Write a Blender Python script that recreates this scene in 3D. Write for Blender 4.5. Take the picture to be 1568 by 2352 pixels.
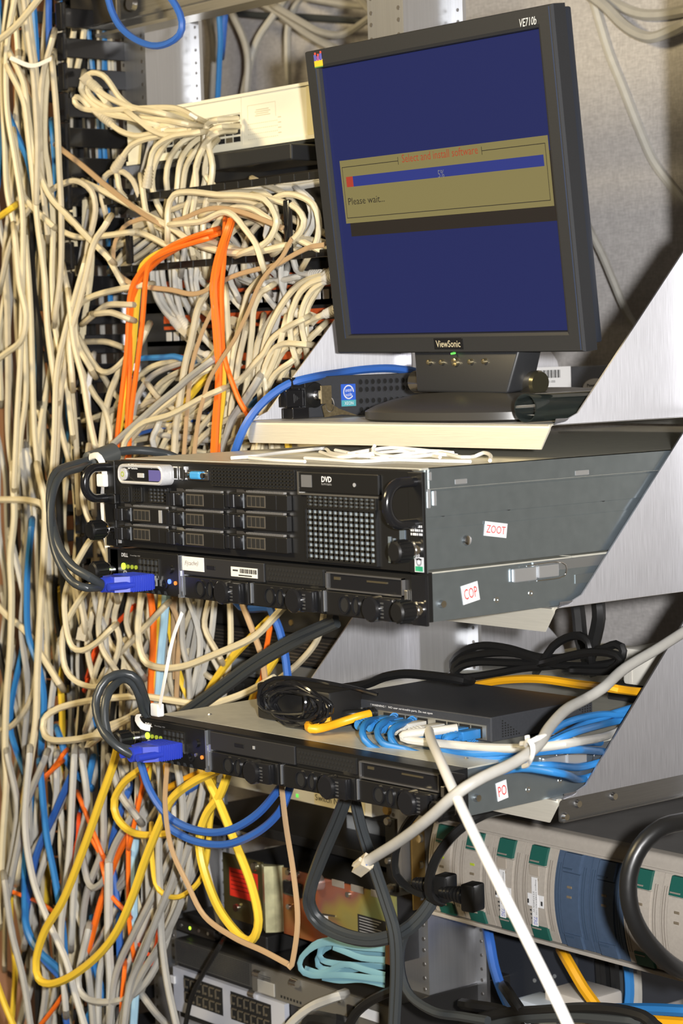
import bpy, bmesh, math, random
from mathutils import Vector, Matrix
R = math.radians
random.seed(7)
for o in list(bpy.data.objects):
    bpy.data.objects.remove(o, do_unlink=True)
SC = bpy.context.scene
COL = SC.collection

# ------------------------------------------------------------------ camera
CAM = Vector((1.63988, -1.22136, 0.10239))
YAW, PITCH, ROLL, FPX = R(51.0295), R(4.1817), R(-1.6843), 5140.4
_v = Vector((-math.sin(YAW)*math.cos(PITCH), math.cos(YAW)*math.cos(PITCH), -math.sin(PITCH)))
_r0 = Vector((math.cos(YAW), math.sin(YAW), 0)); _u0 = _r0.cross(_v)
_r = _r0*math.cos(ROLL) + _u0*math.sin(ROLL)
_u = -_r0*math.sin(ROLL) + _u0*math.cos(ROLL)
cd = bpy.data.cameras.new('camera'); cam = bpy.data.objects.new('camera', cd); COL.objects.link(cam)
M = Matrix((_r, _u, -_v)).transposed().to_4x4(); M.translation = CAM
cam.matrix_world = M
cd.sensor_fit = 'VERTICAL'; cd.sensor_height = 36.0; cd.lens = FPX/2352*36.0
cd.clip_start = 0.05; cd.clip_end = 50
cd.dof.use_dof = True; cd.dof.focus_distance = 2.15; cd.dof.aperture_fstop = 11.0
SC.camera = cam

# ------------------------------------------------------------------ light
w = bpy.data.worlds.new('room_ambient'); SC.world = w; w.use_nodes = True
w.node_tree.nodes['Background'].inputs[0].default_value = (1.0, 0.84, 0.66, 1)
w.node_tree.nodes['Background'].inputs[1].default_value = 0.09

def lamp(name, kind, loc, target, power, col, **kw):
    d = bpy.data.lights.new(name, kind); o = bpy.data.objects.new(name, d); COL.objects.link(o)
    o.location = loc
    o.rotation_euler = (Vector(target)-Vector(loc)).to_track_quat('-Z', 'Y').to_euler()
    d.energy = power; d.color = col
    for k, v in kw.items(): setattr(d, k, v)
    return o
# the flash on the camera (camera held upright, flash to its right) and the warm lamp of the room
lamp('camera_flash', 'SPOT', CAM + _r*0.11 + _u*0.03, CAM + _v*2.3, 320, (1.0, 0.98, 0.97), shadow_soft_size=0.022, spot_size=R(70), spot_blend=0.6)
lamp('room_lamp', 'AREA', (-0.9, -1.9, 1.25), (-0.35, 0.25, 0.0), 62, (1.0, 0.80, 0.46), shape='RECTANGLE', size=0.9, size_y=0.5)
SC.view_settings.view_transform = 'Standard'; SC.view_settings.look = 'None'
SC.view_settings.gamma = 1.0; SC.view_settings.use_curve_mapping = False
SC.view_settings.exposure = 0.0

# ------------------------------------------------------------------ helpers
def U(px, py, x=None, y=None, z=None):
    """the point of the place seen at photo pixel (px,py) on the plane x=, y= or z="""
    d = _v + _r*((px-784)/FPX) - _u*((py-1176)/FPX)
    if x is not None: t = (x-CAM.x)/d.x
    elif y is not None: t = (y-CAM.y)/d.y
    else: t = (z-CAM.z)/d.z
    return CAM + d*t

MATS = {}
def mat(name, col, rough=0.5, metal=0.0, noise=0.0, nscale=40, stretch=(1, 1, 1), bump=0.0, spec=0.5, emit=None, estr=1.0, trans=0.0, alpha=1.0, coat=0.0, aniso=0.0):
    if name in MATS: return MATS[name]
    m = bpy.data.materials.new(name); m.use_nodes = True; MATS[name] = m
    nt = m.node_tree; b = nt.nodes['Principled BSDF']
    b.inputs['Base Color'].default_value = (*col, 1)
    b.inputs['Roughness'].default_value = rough; b.inputs['Metallic'].default_value = metal
    b.inputs['Specular IOR Level'].default_value = spec
    b.inputs['Transmission Weight'].default_value = trans; b.inputs['Alpha'].default_value = alpha
    b.inputs['Coat Weight'].default_value = coat
    if aniso: b.inputs['Anisotropic'].default_value = aniso
    if emit:
        b.inputs['Emission Color'].default_value = (*emit, 1); b.inputs['Emission Strength'].default_value = estr
    if noise or bump:
        tc = nt.nodes.new('ShaderNodeTexCoord'); mp = nt.nodes.new('ShaderNodeMapping')
        mp.inputs['Scale'].default_value = stretch
        nz = nt.nodes.new('ShaderNodeTexNoise'); nz.inputs['Scale'].default_value = nscale; nz.inputs['Detail'].default_value = 4
        nt.links.new(tc.outputs['Object'], mp.inputs[0]); nt.links.new(mp.outputs[0], nz.inputs['Vector'])
        if noise:
            rp = nt.nodes.new('ShaderNodeValToRGB')
            rp.color_ramp.elements[0].position = 0.3; rp.color_ramp.elements[1].position = 0.7
            rp.color_ramp.elements[0].color = (*[max(0, c*(1-noise)) for c in col], 1)
            rp.color_ramp.elements[1].color = (*[min(1, c*(1+noise)) for c in col], 1)
            nt.links.new(nz.outputs['Fac'], rp.inputs[0]); nt.links.new(rp.outputs[0], b.inputs['Base Color'])
        if bump:
            bp = nt.nodes.new('ShaderNodeBump'); bp.inputs['Strength'].default_value = bump; bp.inputs['Distance'].default_value = 0.001
            nt.links.new(nz.outputs['Fac'], bp.inputs['Height']); nt.links.new(bp.outputs[0], b.inputs['Normal'])
    return m

class MB:
    def __init__(s): s.v = []; s.f = []; s.m = []
    def add(s, vs, fs, m=0):
        n = len(s.v); s.v += [Vector(a) for a in vs]
        s.f += [tuple(i+n for i in f) for f in fs]; s.m += [m]*len(fs); return s
    def box(s, x0, x1, y0, y1, z0, z1, m=0, bev=0.0, seg=2):
        if x0 > x1: x0, x1 = x1, x0
        if y0 > y1: y0, y1 = y1, y0
        if z0 > z1: z0, z1 = z1, z0
        vs = [(x0,y0,z0),(x1,y0,z0),(x1,y1,z0),(x0,y1,z0),(x0,y0,z1),(x1,y0,z1),(x1,y1,z1),(x0,y1,z1)]
        fs = [(0,3,2,1),(4,5,6,7),(0,1,5,4),(1,2,6,5),(2,3,7,6),(3,0,4,7)]
        if bev:
            bm = bmesh.new(); bv = [bm.verts.new(a) for a in vs]
            for f in fs: bm.faces.new([bv[i] for i in f])
            bmesh.ops.bevel(bm, geom=bm.edges[:], offset=min(bev, .49*min(x1-x0, y1-y0, z1-z0)), segments=seg, affect='EDGES', profile=0.5)
            s.bm(bm, m)
        else: s.add(vs, fs, m)
        return s
    def bm(s, bm, m=0):
        bm.verts.index_update()
        s.add([v.co.copy() for v in bm.verts], [tuple(v.index for v in f.verts) for f in bm.faces], m); bm.free()
    def prism(s, poly, axis, a, b, m=0):
        def P(u, v, w): return {'x': (w, u, v), 'y': (u, w, v), 'z': (u, v, w)}[axis]
        n = len(poly)
        vs = [P(u, v, a) for u, v in poly] + [P(u, v, b) for u, v in poly]
        fs = [tuple(range(n))[::-1], tuple(range(n, 2*n))] + [(i, (i+1) % n, (i+1) % n+n, i+n) for i in range(n)]
        s.add(vs, fs, m); return s
    def cyl(s, p0, p1, r0, r1=None, n=14, m=0, caps=True):
        r1 = r0 if r1 is None else r1
        p0, p1 = Vector(p0), Vector(p1); d = (p1-p0).normalized()
        a = d.orthogonal().normalized(); b = d.cross(a)
        vs = []
        for p, r in ((p0, r0), (p1, r1)):
            vs += [p + (a*math.cos(2*math.pi*i/n) + b*math.sin(2*math.pi*i/n))*r for i in range(n)]
        fs = [(i, (i+1) % n, (i+1) % n+n, i+n) for i in range(n)]
        if caps: fs += [tuple(range(n))[::-1], tuple(range(n, 2*n))]
        s.add(vs, fs, m); return s
    def ring(s, c, d, ro, ri, h, n=20, m=0):
        c = Vector(c); d = Vector(d).normalized(); a = d.orthogonal().normalized(); b = d.cross(a); vs = []
        for (r, k) in ((ro, 0), (ro, h), (ri, h), (ri, 0)):
            vs += [c + d*k + (a*math.cos(2*math.pi*i/n) + b*math.sin(2*math.pi*i/n))*r for i in range(n)]
        fs = [(i+q*n, (i+1) % n+q*n, (i+1) % n+((q+1) % 4)*n, i+((q+1) % 4)*n) for q in range(4) for i in range(n)]
        s.add(vs, fs, m); return s
    def tube(s, pts, r, n=7, m=0, flat=1.0, closed=False, rs=None, up=None):
        pts = [Vector(p) for p in pts]; k = len(pts)
        t0 = (pts[1]-pts[0]).normalized()
        a = (up - t0*up.dot(t0)).normalized() if up else t0.orthogonal().normalized()
        vs = []
        for i in range(k):
            t = (pts[min(i+1, k-1)] - pts[max(i-1, 0)])
            t = t.normalized() if t.length > 1e-9 else t0
            a = (up - t*up.dot(t)) if up else (a - t*a.dot(t))
            a = a.normalized(); b = t.cross(a); rr = rs[i] if rs else r
            vs += [pts[i] + a*math.cos(2*math.pi*j/n)*rr*flat + b*math.sin(2*math.pi*j/n)*rr for j in range(n)]
        fs = [(i*n+j, i*n+(j+1) % n, (i+1)*n+(j+1) % n, (i+1)*n+j) for i in range(k-1) for j in range(n)]
        if closed: fs += [((k-1)*n+j, (k-1)*n+(j+1) % n, (j+1) % n, j) for j in range(n)]
        else: fs += [tuple(range(n))[::-1], tuple(range((k-1)*n, k*n))]
        s.add(vs, fs, m); return s
    def xf(s, mx):
        s.v = [mx @ v for v in s.v]; return s
    def build(s, name, mats, parent=None, smooth=False, label=None, world=False, kind=None, loc=None):
        me = bpy.data.meshes.new(name)
        off = Vector((0, 0, 0))
        if world and parent is not None:
            p = parent
            while p is not None: off += p.location; p = p.parent
        if loc is not None: off += Vector(loc)
        me.from_pydata([tuple(v-off) for v in s.v], [], s.f); 
        mats = mats if isinstance(mats, (list, tuple)) else [mats]
        for mm in mats: me.materials.append(mm)
        me.polygons.foreach_set('material_index', s.m)
        me.update()
        bm = bmesh.new(); bm.from_mesh(me); bmesh.ops.recalc_face_normals(bm, faces=bm.faces[:]); bm.to_mesh(me); bm.free()
        if smooth:
            me.polygons.foreach_set('use_smooth', [True]*len(me.polygons))
            try: me.set_sharp_from_angle(angle=R(40))
            except Exception: pass
        o = bpy.data.objects.new(name, me); COL.objects.link(o)
        if loc is not None: o.location = loc
        o.parent = parent
        if label: o['label'] = label
        if kind: o['kind'] = kind
        return o

def thing(name, label, cat, loc=(0, 0, 0), rz=0.0, group=None):
    o = bpy.data.objects.new(name, None); COL.objects.link(o); o.empty_display_size = 0.02
    o.location = loc; o.rotation_euler = (0, 0, rz)
    o['label'] = label; o['category'] = cat
    if group: o['group'] = group
    return o
def tag(o, label, cat, group=None):
    o['label'] = label; o['category'] = cat
    if group: o['group'] = group
    return o
def struct(o): o['kind'] = 'structure'; return o

def smooth_path(P, n=6):
    P = [Vector(p) for p in P]
    if len(P) < 3: return P
    Q = [P[0]*2-P[1]] + P + [P[-1]*2-P[-2]]; out = []
    for i in range(1, len(Q)-2):
        p0, p1, p2, p3 = Q[i-1:i+3]
        k = max(2, min(14, int((p2-p1).length/0.008)))
        for j in range(k):
            t = j/k
            # centripetal-ish catmull rom
            out.append(0.5*((2*p1) + (p2-p0)*t + (2*p0-5*p1+4*p2-p3)*t*t + (3*p1-p0-3*p2+p3)*t*t*t))
    out.append(P[-1]); return out

def text(s, name, m, parent, org, right, up, w=None, h=None, depth=0.0002, align='CENTER', label=None, bold=0.0, shear=0.0):
    """flat lettering lying on a surface; org/right/up in the parent's own coordinates; fitted into w x h"""
    c = bpy.data.curves.new(name, 'FONT'); c.body = s; c.align_x = 'CENTER'; c.align_y = 'CENTER'; c.extrude = 0.0; c.resolution_u = 2; c.offset = bold; c.shear = shear
    o = bpy.data.objects.new('tmp', c); COL.objects.link(o)
    dg = bpy.context.evaluated_depsgraph_get(); dg.update()
    me = bpy.data.meshes.new_from_object(o.evaluated_get(dg)); bpy.data.objects.remove(o, do_unlink=True)
    me.name = name
    xs = [v.co.x for v in me.vertices]; ys = [v.co.y for v in me.vertices]
    x0, x1, y0, y1 = min(xs), max(xs), min(ys), max(ys)
    sx = w/(x1-x0) if w else None; sy = h/(y1-y0) if h else None
    sx = sx or sy; sy = sy or sx
    right = Vector(right).normalized(); up = Vector(up).normalized(); n = right.cross(up); org = Vector(org)
    for v in me.vertices:
        a = (v.co.x-(x0+x1)/2)*sx; b = (v.co.y-(y0+y1)/2)*sy
        v.co = org + right*a + up*b + n*depth
    me.materials.clear(); me.materials.append(m)
    o = bpy.data.objects.new(name, me); COL.objects.link(o); o.parent = parent
    if label: o['label'] = label
    return o

# ------------------------------------------------------------------ materials
ALU   = mat('brushed_aluminium', (0.53, 0.53, 0.555), 0.42, 0.92, noise=0.14, nscale=60, stretch=(22, 22, 0.6), bump=0.12, aniso=0.85)
_tg = ALU.node_tree.nodes.new('ShaderNodeTangent'); _tg.direction_type = 'RADIAL'; _tg.axis = 'Z'      # grain runs upright
ALU.node_tree.links.new(_tg.outputs[0], ALU.node_tree.nodes['Principled BSDF'].inputs['Tangent'])
ALUH  = mat('brushed_aluminium_shelf', (0.72, 0.71, 0.68), 0.42, 0.9, noise=0.06, nscale=60, stretch=(0.6, 22, 22), bump=0.15)
POST  = mat('extruded_aluminium', (0.62, 0.63, 0.65), 0.30, 0.9, noise=0.05, nscale=30, stretch=(20, 20, 0.3), bump=0.05)
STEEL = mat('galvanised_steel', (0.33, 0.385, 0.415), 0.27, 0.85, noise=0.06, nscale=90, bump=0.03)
STEELT= mat('galvanised_lid_lit', (0.58, 0.57, 0.49), 0.40, 0.35, noise=0.06, nscale=90, bump=0.03)  # paler than the steel sides: grazing reflection put into the base colour
CHROME= mat('chrome', (0.8, 0.8, 0.8), 0.15, 1.0)
ZINC  = mat('zinc_screw', (0.62, 0.60, 0.55), 0.28, 0.95)
BLK   = mat('black_plastic', (0.007, 0.007, 0.007), 0.38)
BLKG  = mat('glossy_black_plastic', (0.010, 0.010, 0.011), 0.18, coat=0.3)
BLKM  = mat('matt_black_metal', (0.014, 0.014, 0.015), 0.55)
HOLE  = mat('dark_opening', (0.004, 0.004, 0.004), 0.8)
GREYB = mat('charcoal_paint', (0.035, 0.037, 0.042), 0.5, noise=0.1, nscale=400)
WHITEP= mat('white_paper', (0.66, 0.66, 0.66), 0.6)
RED   = mat('red_print', (0.62, 0.045, 0.04), 0.6)
WPRINT= mat('white_print', (0.7, 0.7, 0.7), 0.6)
GPRINT= mat('grey_print', (0.28, 0.28, 0.28), 0.6)
KPRINT= mat('black_print', (0.03, 0.03, 0.03), 0.7)
# ------------------------------------------------------------------ the setting
def fabric():
    m = mat('woven_wall_fabric', (0.42, 0.405, 0.40), 0.9)
    nt = m.node_tree; b = nt.nodes['Principled BSDF']
    tc = nt.nodes.new('ShaderNodeTexCoord'); vals = []
    for st in ((430, 430, 70), (70, 70, 430)):
        mp = nt.nodes.new('ShaderNodeMapping'); mp.inputs['Scale'].default_value = st
        nz = nt.nodes.new('ShaderNodeTexNoise'); nz.inputs['Scale'].default_value = 1.6; nz.inputs['Detail'].default_value = 3
        nt.links.new(tc.outputs['Object'], mp.inputs[0]); nt.links.new(mp.outputs[0], nz.inputs['Vector']); vals.append(nz)
    ad = nt.nodes.new('ShaderNodeMath'); ad.operation = 'ADD'
    nt.links.new(vals[0].outputs['Fac'], ad.inputs[0]); nt.links.new(vals[1].outputs['Fac'], ad.inputs[1])
    rp = nt.nodes.new('ShaderNodeValToRGB'); rp.color_ramp.elements[0].position = 0.75; rp.color_ramp.elements[1].position = 1.25
    rp.color_ramp.elements[0].color = (0.36, 0.345, 0.34, 1); rp.color_ramp.elements[1].color = (0.50, 0.485, 0.475, 1)
    ml = nt.nodes.new('ShaderNodeMath'); ml.operation = 'MULTIPLY'; ml.inputs[1].default_value = 0.5
    nt.links.new(ad.outputs[0], ml.inputs[0])
    rp.color_ramp.elements[0].position = 0.38; rp.color_ramp.elements[1].position = 0.62
    nt.links.new(ml.outputs[0], rp.inputs[0]); nt.links.new(rp.outputs[0], b.inputs['Base Color'])
    bp = nt.nodes.new('ShaderNodeBump'); bp.inputs['Strength'].default_value = 0.15; bp.inputs['Distance'].default_value = 0.001
    nt.links.new(ml.outputs[0], bp.inputs['Height']); nt.links.new(bp.outputs[0], b.inputs['Normal'])
    return m
WALLY = 0.95
FLOORZ = -1.15
struct(MB().box(-2.4, 2.6, WALLY, WALLY+.08, FLOORZ, 1.6).build('wall_back', fabric()))
struct(MB().box(-2.4, 2.6, -2.6, WALLY+.08, FLOORZ-.05, FLOORZ).build('floor', mat('floor_carpet', (0.10, 0.08, 0.06), 0.95, noise=0.3, nscale=120)))
WOOD = mat('brown_wood', (0.30, 0.13, 0.055), 0.55, noise=0.35, nscale=14, stretch=(6, 6, 0.35))
b0 = U(-160, 1200, y=.62); b1 = U(128, 1200, y=.62)
o = MB().box(b0.x, b1.x, .62, .66, FLOORZ, 1.5, bev=.004).build('wooden_upright', WOOD)
tag(o, 'brown wooden upright panel behind the leftmost hanging cables', 'panel')
b0 = U(-120, 1200, y=.40); b1 = U(16, 1200, y=.40)
o = MB().box(b0.x, b1.x, .40, .44, FLOORZ, 1.5, bev=.004).build('wooden_post', mat('pinkish_wood', (0.30, 0.16, 0.10), 0.5, noise=0.25, nscale=14, stretch=(6, 6, 0.35)))
tag(o, 'narrow pinkish-brown wooden post at the left edge of the picture', 'post')

# ------------------------------------------------------------------ two-post relay racks
rack = thing('relay_rack', 'silver aluminium two-post relay rack carrying the shelves and patch panels', 'rack', (-.24, .42, FLOORZ))
PF, PR = .38, .455          # front and rear of the posts
WEBX = {'left': -.702, 'mid': -.209, 'right': .268}
def post(web, fl):
    m = MB()
    zb, zt = FLOORZ, 1.1
    m.box(web-fl, web, PF, PF+.005, zb, zt)                   # front flange
    m.box(web-.005, web-.0002, PF+.005, PR-.005, zb, zt)                      # web
    m.box(web-fl, web+.018, PR-.005, PR, zb, zt)              # rear flange
    po = m.build('post', POST, rack, world=True)
    h = MB()
    z = zb+.06; k = 0
    while z < zt-.03:
        for xx in (web-fl+.006, web-.008):
            h.cyl((xx, PF-.0004, z), (xx, PF+.001, z), .0019, n=8)
            h.ring((xx, PF, z), (0, -1, 0), .0025, .0019, .0004, n=8)
        h.cyl((web+.010, PR-.0054, z), (web+.010, PR-.004, z), .0020, n=8)
        z += (.0159, .0159, .0127)[k % 3]; k += 1
    h.build('mounting_holes', mat('hole_rim', (0.16, 0.15, 0.14), 0.4, 0.7), po, world=True, kind='stuff')
    return po
for k, fl in (('left', .055), ('mid', .060), ('right', .060)): post(WEBX[k], fl)
# top bar across the left bay
zb = U(440, 47, y=.37).z
m = MB(); m.box(-.76, -.21, .372, .3795, zb, zb+.075); m.box(-.76, -.21, .345, .372, zb, zb+.004)
m.box(-.76,-.21,.368,.372,zb+.02,zb+.024); m.box(-.76,-.21,.368,.372,zb+.045,zb+.049)
m.build('top_bar', mat('bar_aluminium', (0.55, 0.53, 0.48), 0.35, 0.9, noise=0.1, nscale=40, stretch=(0.3, 20, 20)), rack, world=True)
m = MB().box(-.80, -.695, .335, .341, zb+.012, zb+.09, bev=.001); 
bp_ = m.build('bracket_plate', mat('dark_bracket', (0.10, 0.09, 0.075), 0.4, 0.8), rack, world=True, label='dark metal corner plate')
sc_ = U(306, 9, y=.335); MB().cyl((sc_.x, .329, sc_.z), (sc_.x, .335, sc_.z), .008, .0095, n=12).build('screw', CHROME, bp_, True, world=True)
# small brass-coloured bracket with screws on the middle post (holds the disk array)
bz0, bz1 = U(975, 2085, y=.376).z, U(975, 1890, y=.376).z
GOLDB = mat('yellow_zinc', (0.50, 0.34, 0.13), 0.33, 0.9, noise=0.15, nscale=60)
m = MB(); m.box(-.2275, -.2095, .3735, .3795, bz0, bz1, bev=.0008); m.box(-.2105, -.2085, .3600, .3735, bz0, bz1)
br = m.build('mounting_bracket', GOLDB, rack, world=True)
for py in (1925, 1985, 2060):
    s_ = U(965, py, y=.373); MB().cyl((s_.x, .3695, s_.z), (s_.x, .3735, s_.z), .0048, .0052, n=10).build('screw', ZINC, br, True, world=True)

# ------------------------------------------------------------------ cantilever shelves
def shelf(T, label, flange=False):
    t = thing('rack_shelf', label, 'shelf', (0, .38, T-.022), group='cantilever shelves')
    W, Y0, Y1 = .228, .16, .62
    m = MB(); m.box(-W+.004, W-.004, Y0, Y1, T-.0015, T); m.build('tray', ALUH, t, world=True)
    # front lip with slanted ends, rounded top edge
    m = MB(); n = 5
    prof = [(Y0+.004*(1-math.sin(a*math.pi/2/n)), T-.004*(1-math.cos(a*math.pi/2/n))) for a in range(n+1)]
    vs = []; 
    for i, (yy, zz) in enumerate(prof): vs += [(-W+.002, yy, zz), (W-.002, yy, zz)]
    vs += [(-W+.0135, Y0, T-.0225), (W-.0135, Y0, T-.0225)]
    fs = [(2*i, 2*i+1, 2*i+3, 2*i+2) for i in range(len(vs)//2-1)]
    m.add(vs, fs); k = len(vs)
    m.add([Vector(v)+Vector((0, .0015, -.0012 if i < k-2 else 0)) for i, v in enumerate(vs)], [f[::-1] for f in fs])
    m.add([vs[-2], vs[-1], Vector(vs[-1])+Vector((0, .0015, 0)), Vector(vs[-2])+Vector((0, .0015, 0))], [(0, 1, 2, 3)])
    for e in (0, 1):
        ring_ = [vs[2*i+e] for i in range(k//2)]
        for i in range(len(ring_)-1):
            a, b = Vector(ring_[i]), Vector(ring_[i+1]); d0 = Vector((0, .0015, -.0012)); d1 = Vector((0, .0015, -.0012 if i+1 < len(ring_)-1 else 0))
            m.add([a, b, b+d1, a+d0], [(0, 1, 2, 3)])
    m.build('front_lip', mat('lip_aluminium_warm_lit', (0.86, 0.82, 0.70), 0.45, 0.62, noise=0.04, nscale=60, stretch=(0.6, 22, 22), bump=0.1), t, True, world=True)  # cream base paints in the warm light falling on the lip
    m = MB(); m.box(-W+.002, W-.002, Y1-.0015, Y1, T-.022, T); m.build('rear_lip', ALUH, t, world=True)
    for s in (-1, 1):
        # front part of the side: 45 degree slope, rounded foot
        P = [(Y0+.006, T-.0005)]
        for a in range(5): P.append((Y0+.016+.010*math.sin(a*math.pi/8*.5*2/2), T+.001+.0035*(1-math.cos(a*math.pi/8))))
        P += [(Y0+.034, T+.0085), (.352, T+.168), (.358, T+.171), (.379, T+.171), (.379, T-.0005)]
        m = MB(); m.prism(P, 'x', s*W, s*(W-.0018)); 
        m.box(s*W, s*(W+.032), .3775, .3793, T-.0005, T+.171) if s > 0 else m.box(s*W, s*(W-.020), .3775, .3793, T+.0005, T+.16)
        m.build('side_panel', ALU, t, world=True)
        P = [(.458, T), (.458, T+.171), (.49, T+.171), (.605, T+.064), (.617, T+.05), (.62, T+.04), (.62, T)]
        m = MB(); m.prism(P, 'x', s*W, s*(W-.0018)); m.build('rear_panel', ALU, t, world=True)
        # rounded fold between tray and side
        m = MB(); n = 6; r = .006
        prof = [(s*(W-r*(1-math.cos(a*math.pi/2/n))), T-.0015+r*(1-math.sin(a*math.pi/2/n))) for a in range(n+1)]
        vs = []
        for (xx, zz) in prof: vs += [(xx, Y0+.006, zz), (xx, Y1, zz)]
        m.add(vs, [(2*i, 2*i+1, 2*i+3, 2*i+2) for i in range(n)]); m.build('fold', ALU, t, True, world=True)
        if flange:
            m = MB(); m.box(s*(W-.004), s*(W-.0055), Y0+.004, Y1, T-.021, T-.0015); m.box(s*(W-.004), s*(W+.0005), Y0+.004, Y1, T-.0215, T-.0205)
            fl = m.build('edge_flange', mat('flange_aluminium_shaded', (0.30, 0.30, 0.30), 0.3, 0.95, noise=.05, nscale=60, stretch=(22, .6, 22)), t, world=True)  # darkened base stands in for shade and the disk array's dark reflection
            for yy, dz in ((.170, -.0175), (.186, -.008), (.232, -.008)):
                xx = s*(W-.004)
                MB().cyl((xx, yy, T+dz), (xx+s*.0035, yy, T+dz), .0042, .003, n=10).build('screw', CHROME, fl, True, world=True)
    return t
TA, TB, TC = .0305, -.1318, -.3037
shelf(TA, 'brushed aluminium cantilever shelf carrying the monitor')
shelf(TB, 'brushed aluminium cantilever shelf carrying the two stacked servers')
shelf(TC, 'brushed aluminium cantilever shelf carrying the lowest server and the small switch', flange=True)
# ------------------------------------------------------------------ servers
def fr(px0, py0, px1, py1, y=0.0):
    pc, yc = (px0+px1)/2, (py0+py1)/2
    return U(px0, yc, y=y).x, U(px1, yc, y=y).x, U(pc, py1, y=y).z, U(pc, py0, y=y).z

def thumb_screw(t, x, z, y=-.003):
    a = MB().cyl((x, y, z), (x, y-.010, z), .0068, .0062, n=16)
    a.ring((x, y-.004, z), (0, -1, 0), .0075, .006, .002); a.ring((x, y-.0075, z), (0, -1, 0), .0075, .006, .0015)
    s = a.build('thumb_screw', CHROME, t, True)
    k = MB().cyl((x, y-.010, z), (x, y-.024, z), .0092, .0088, n=20)
    for i in range(14):
        a_ = i*2*math.pi/14; c, d = math.cos(a_)*.0092, math.sin(a_)*.0092
        k.cyl((x+c, y-.011, z+d), (x+c, y-.023, z+d), .0008, n=5)
    k.cyl((x, y-.024, z), (x, y-.0255, z), .0088, .0072, n=20)
    k.build('knob', BLK, s, True)
    return s

def grid(m, x0, x1, z0, z1, nx, nz, bar, y0, y1):
    for i in range(nx+1):
        xx = x0+(x1-x0)*i/nx; m.box(xx-bar/2, xx+bar/2, y0, y1, z0, z1)
    for j in range(nz+1):
        zz = z0+(z1-z0)*j/nz; m.box(x0, x1, y0, y1, zz-bar/2, zz+bar/2)
    return m
GRILLE = mat('grille_black', (0.014, 0.013, 0.011), 0.42)
INNER = mat('inside_light_metal', (0.26, 0.31, 0.35), 0.5, 0.2)
LEDG = mat('green_led', (0.3, 0.5, 0.02), 0.4, emit=(0.55, 0.9, 0.05), estr=1.6)
LEDGD = mat('dim_green_led', (0.25, 0.30, 0.03), 0.4, emit=(0.4, 0.5, 0.02), estr=0.25)
LEDB = mat('blue_led', (0.05, 0.1, 0.8), 0.4, emit=(0.1, 0.2, 1.0), estr=2.0)
LEDO = mat('orange_led', (0.7, 0.2, 0.03), 0.4, emit=(0.9, 0.2, 0.03), estr=0.5)
SILV = mat('silver_plastic', (0.62, 0.62, 0.62), 0.35, 0.3, noise=0.05, nscale=500)
DCAR = mat('drive_carrier_black', (0.010, 0.0097, 0.0094), 0.30)

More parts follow.
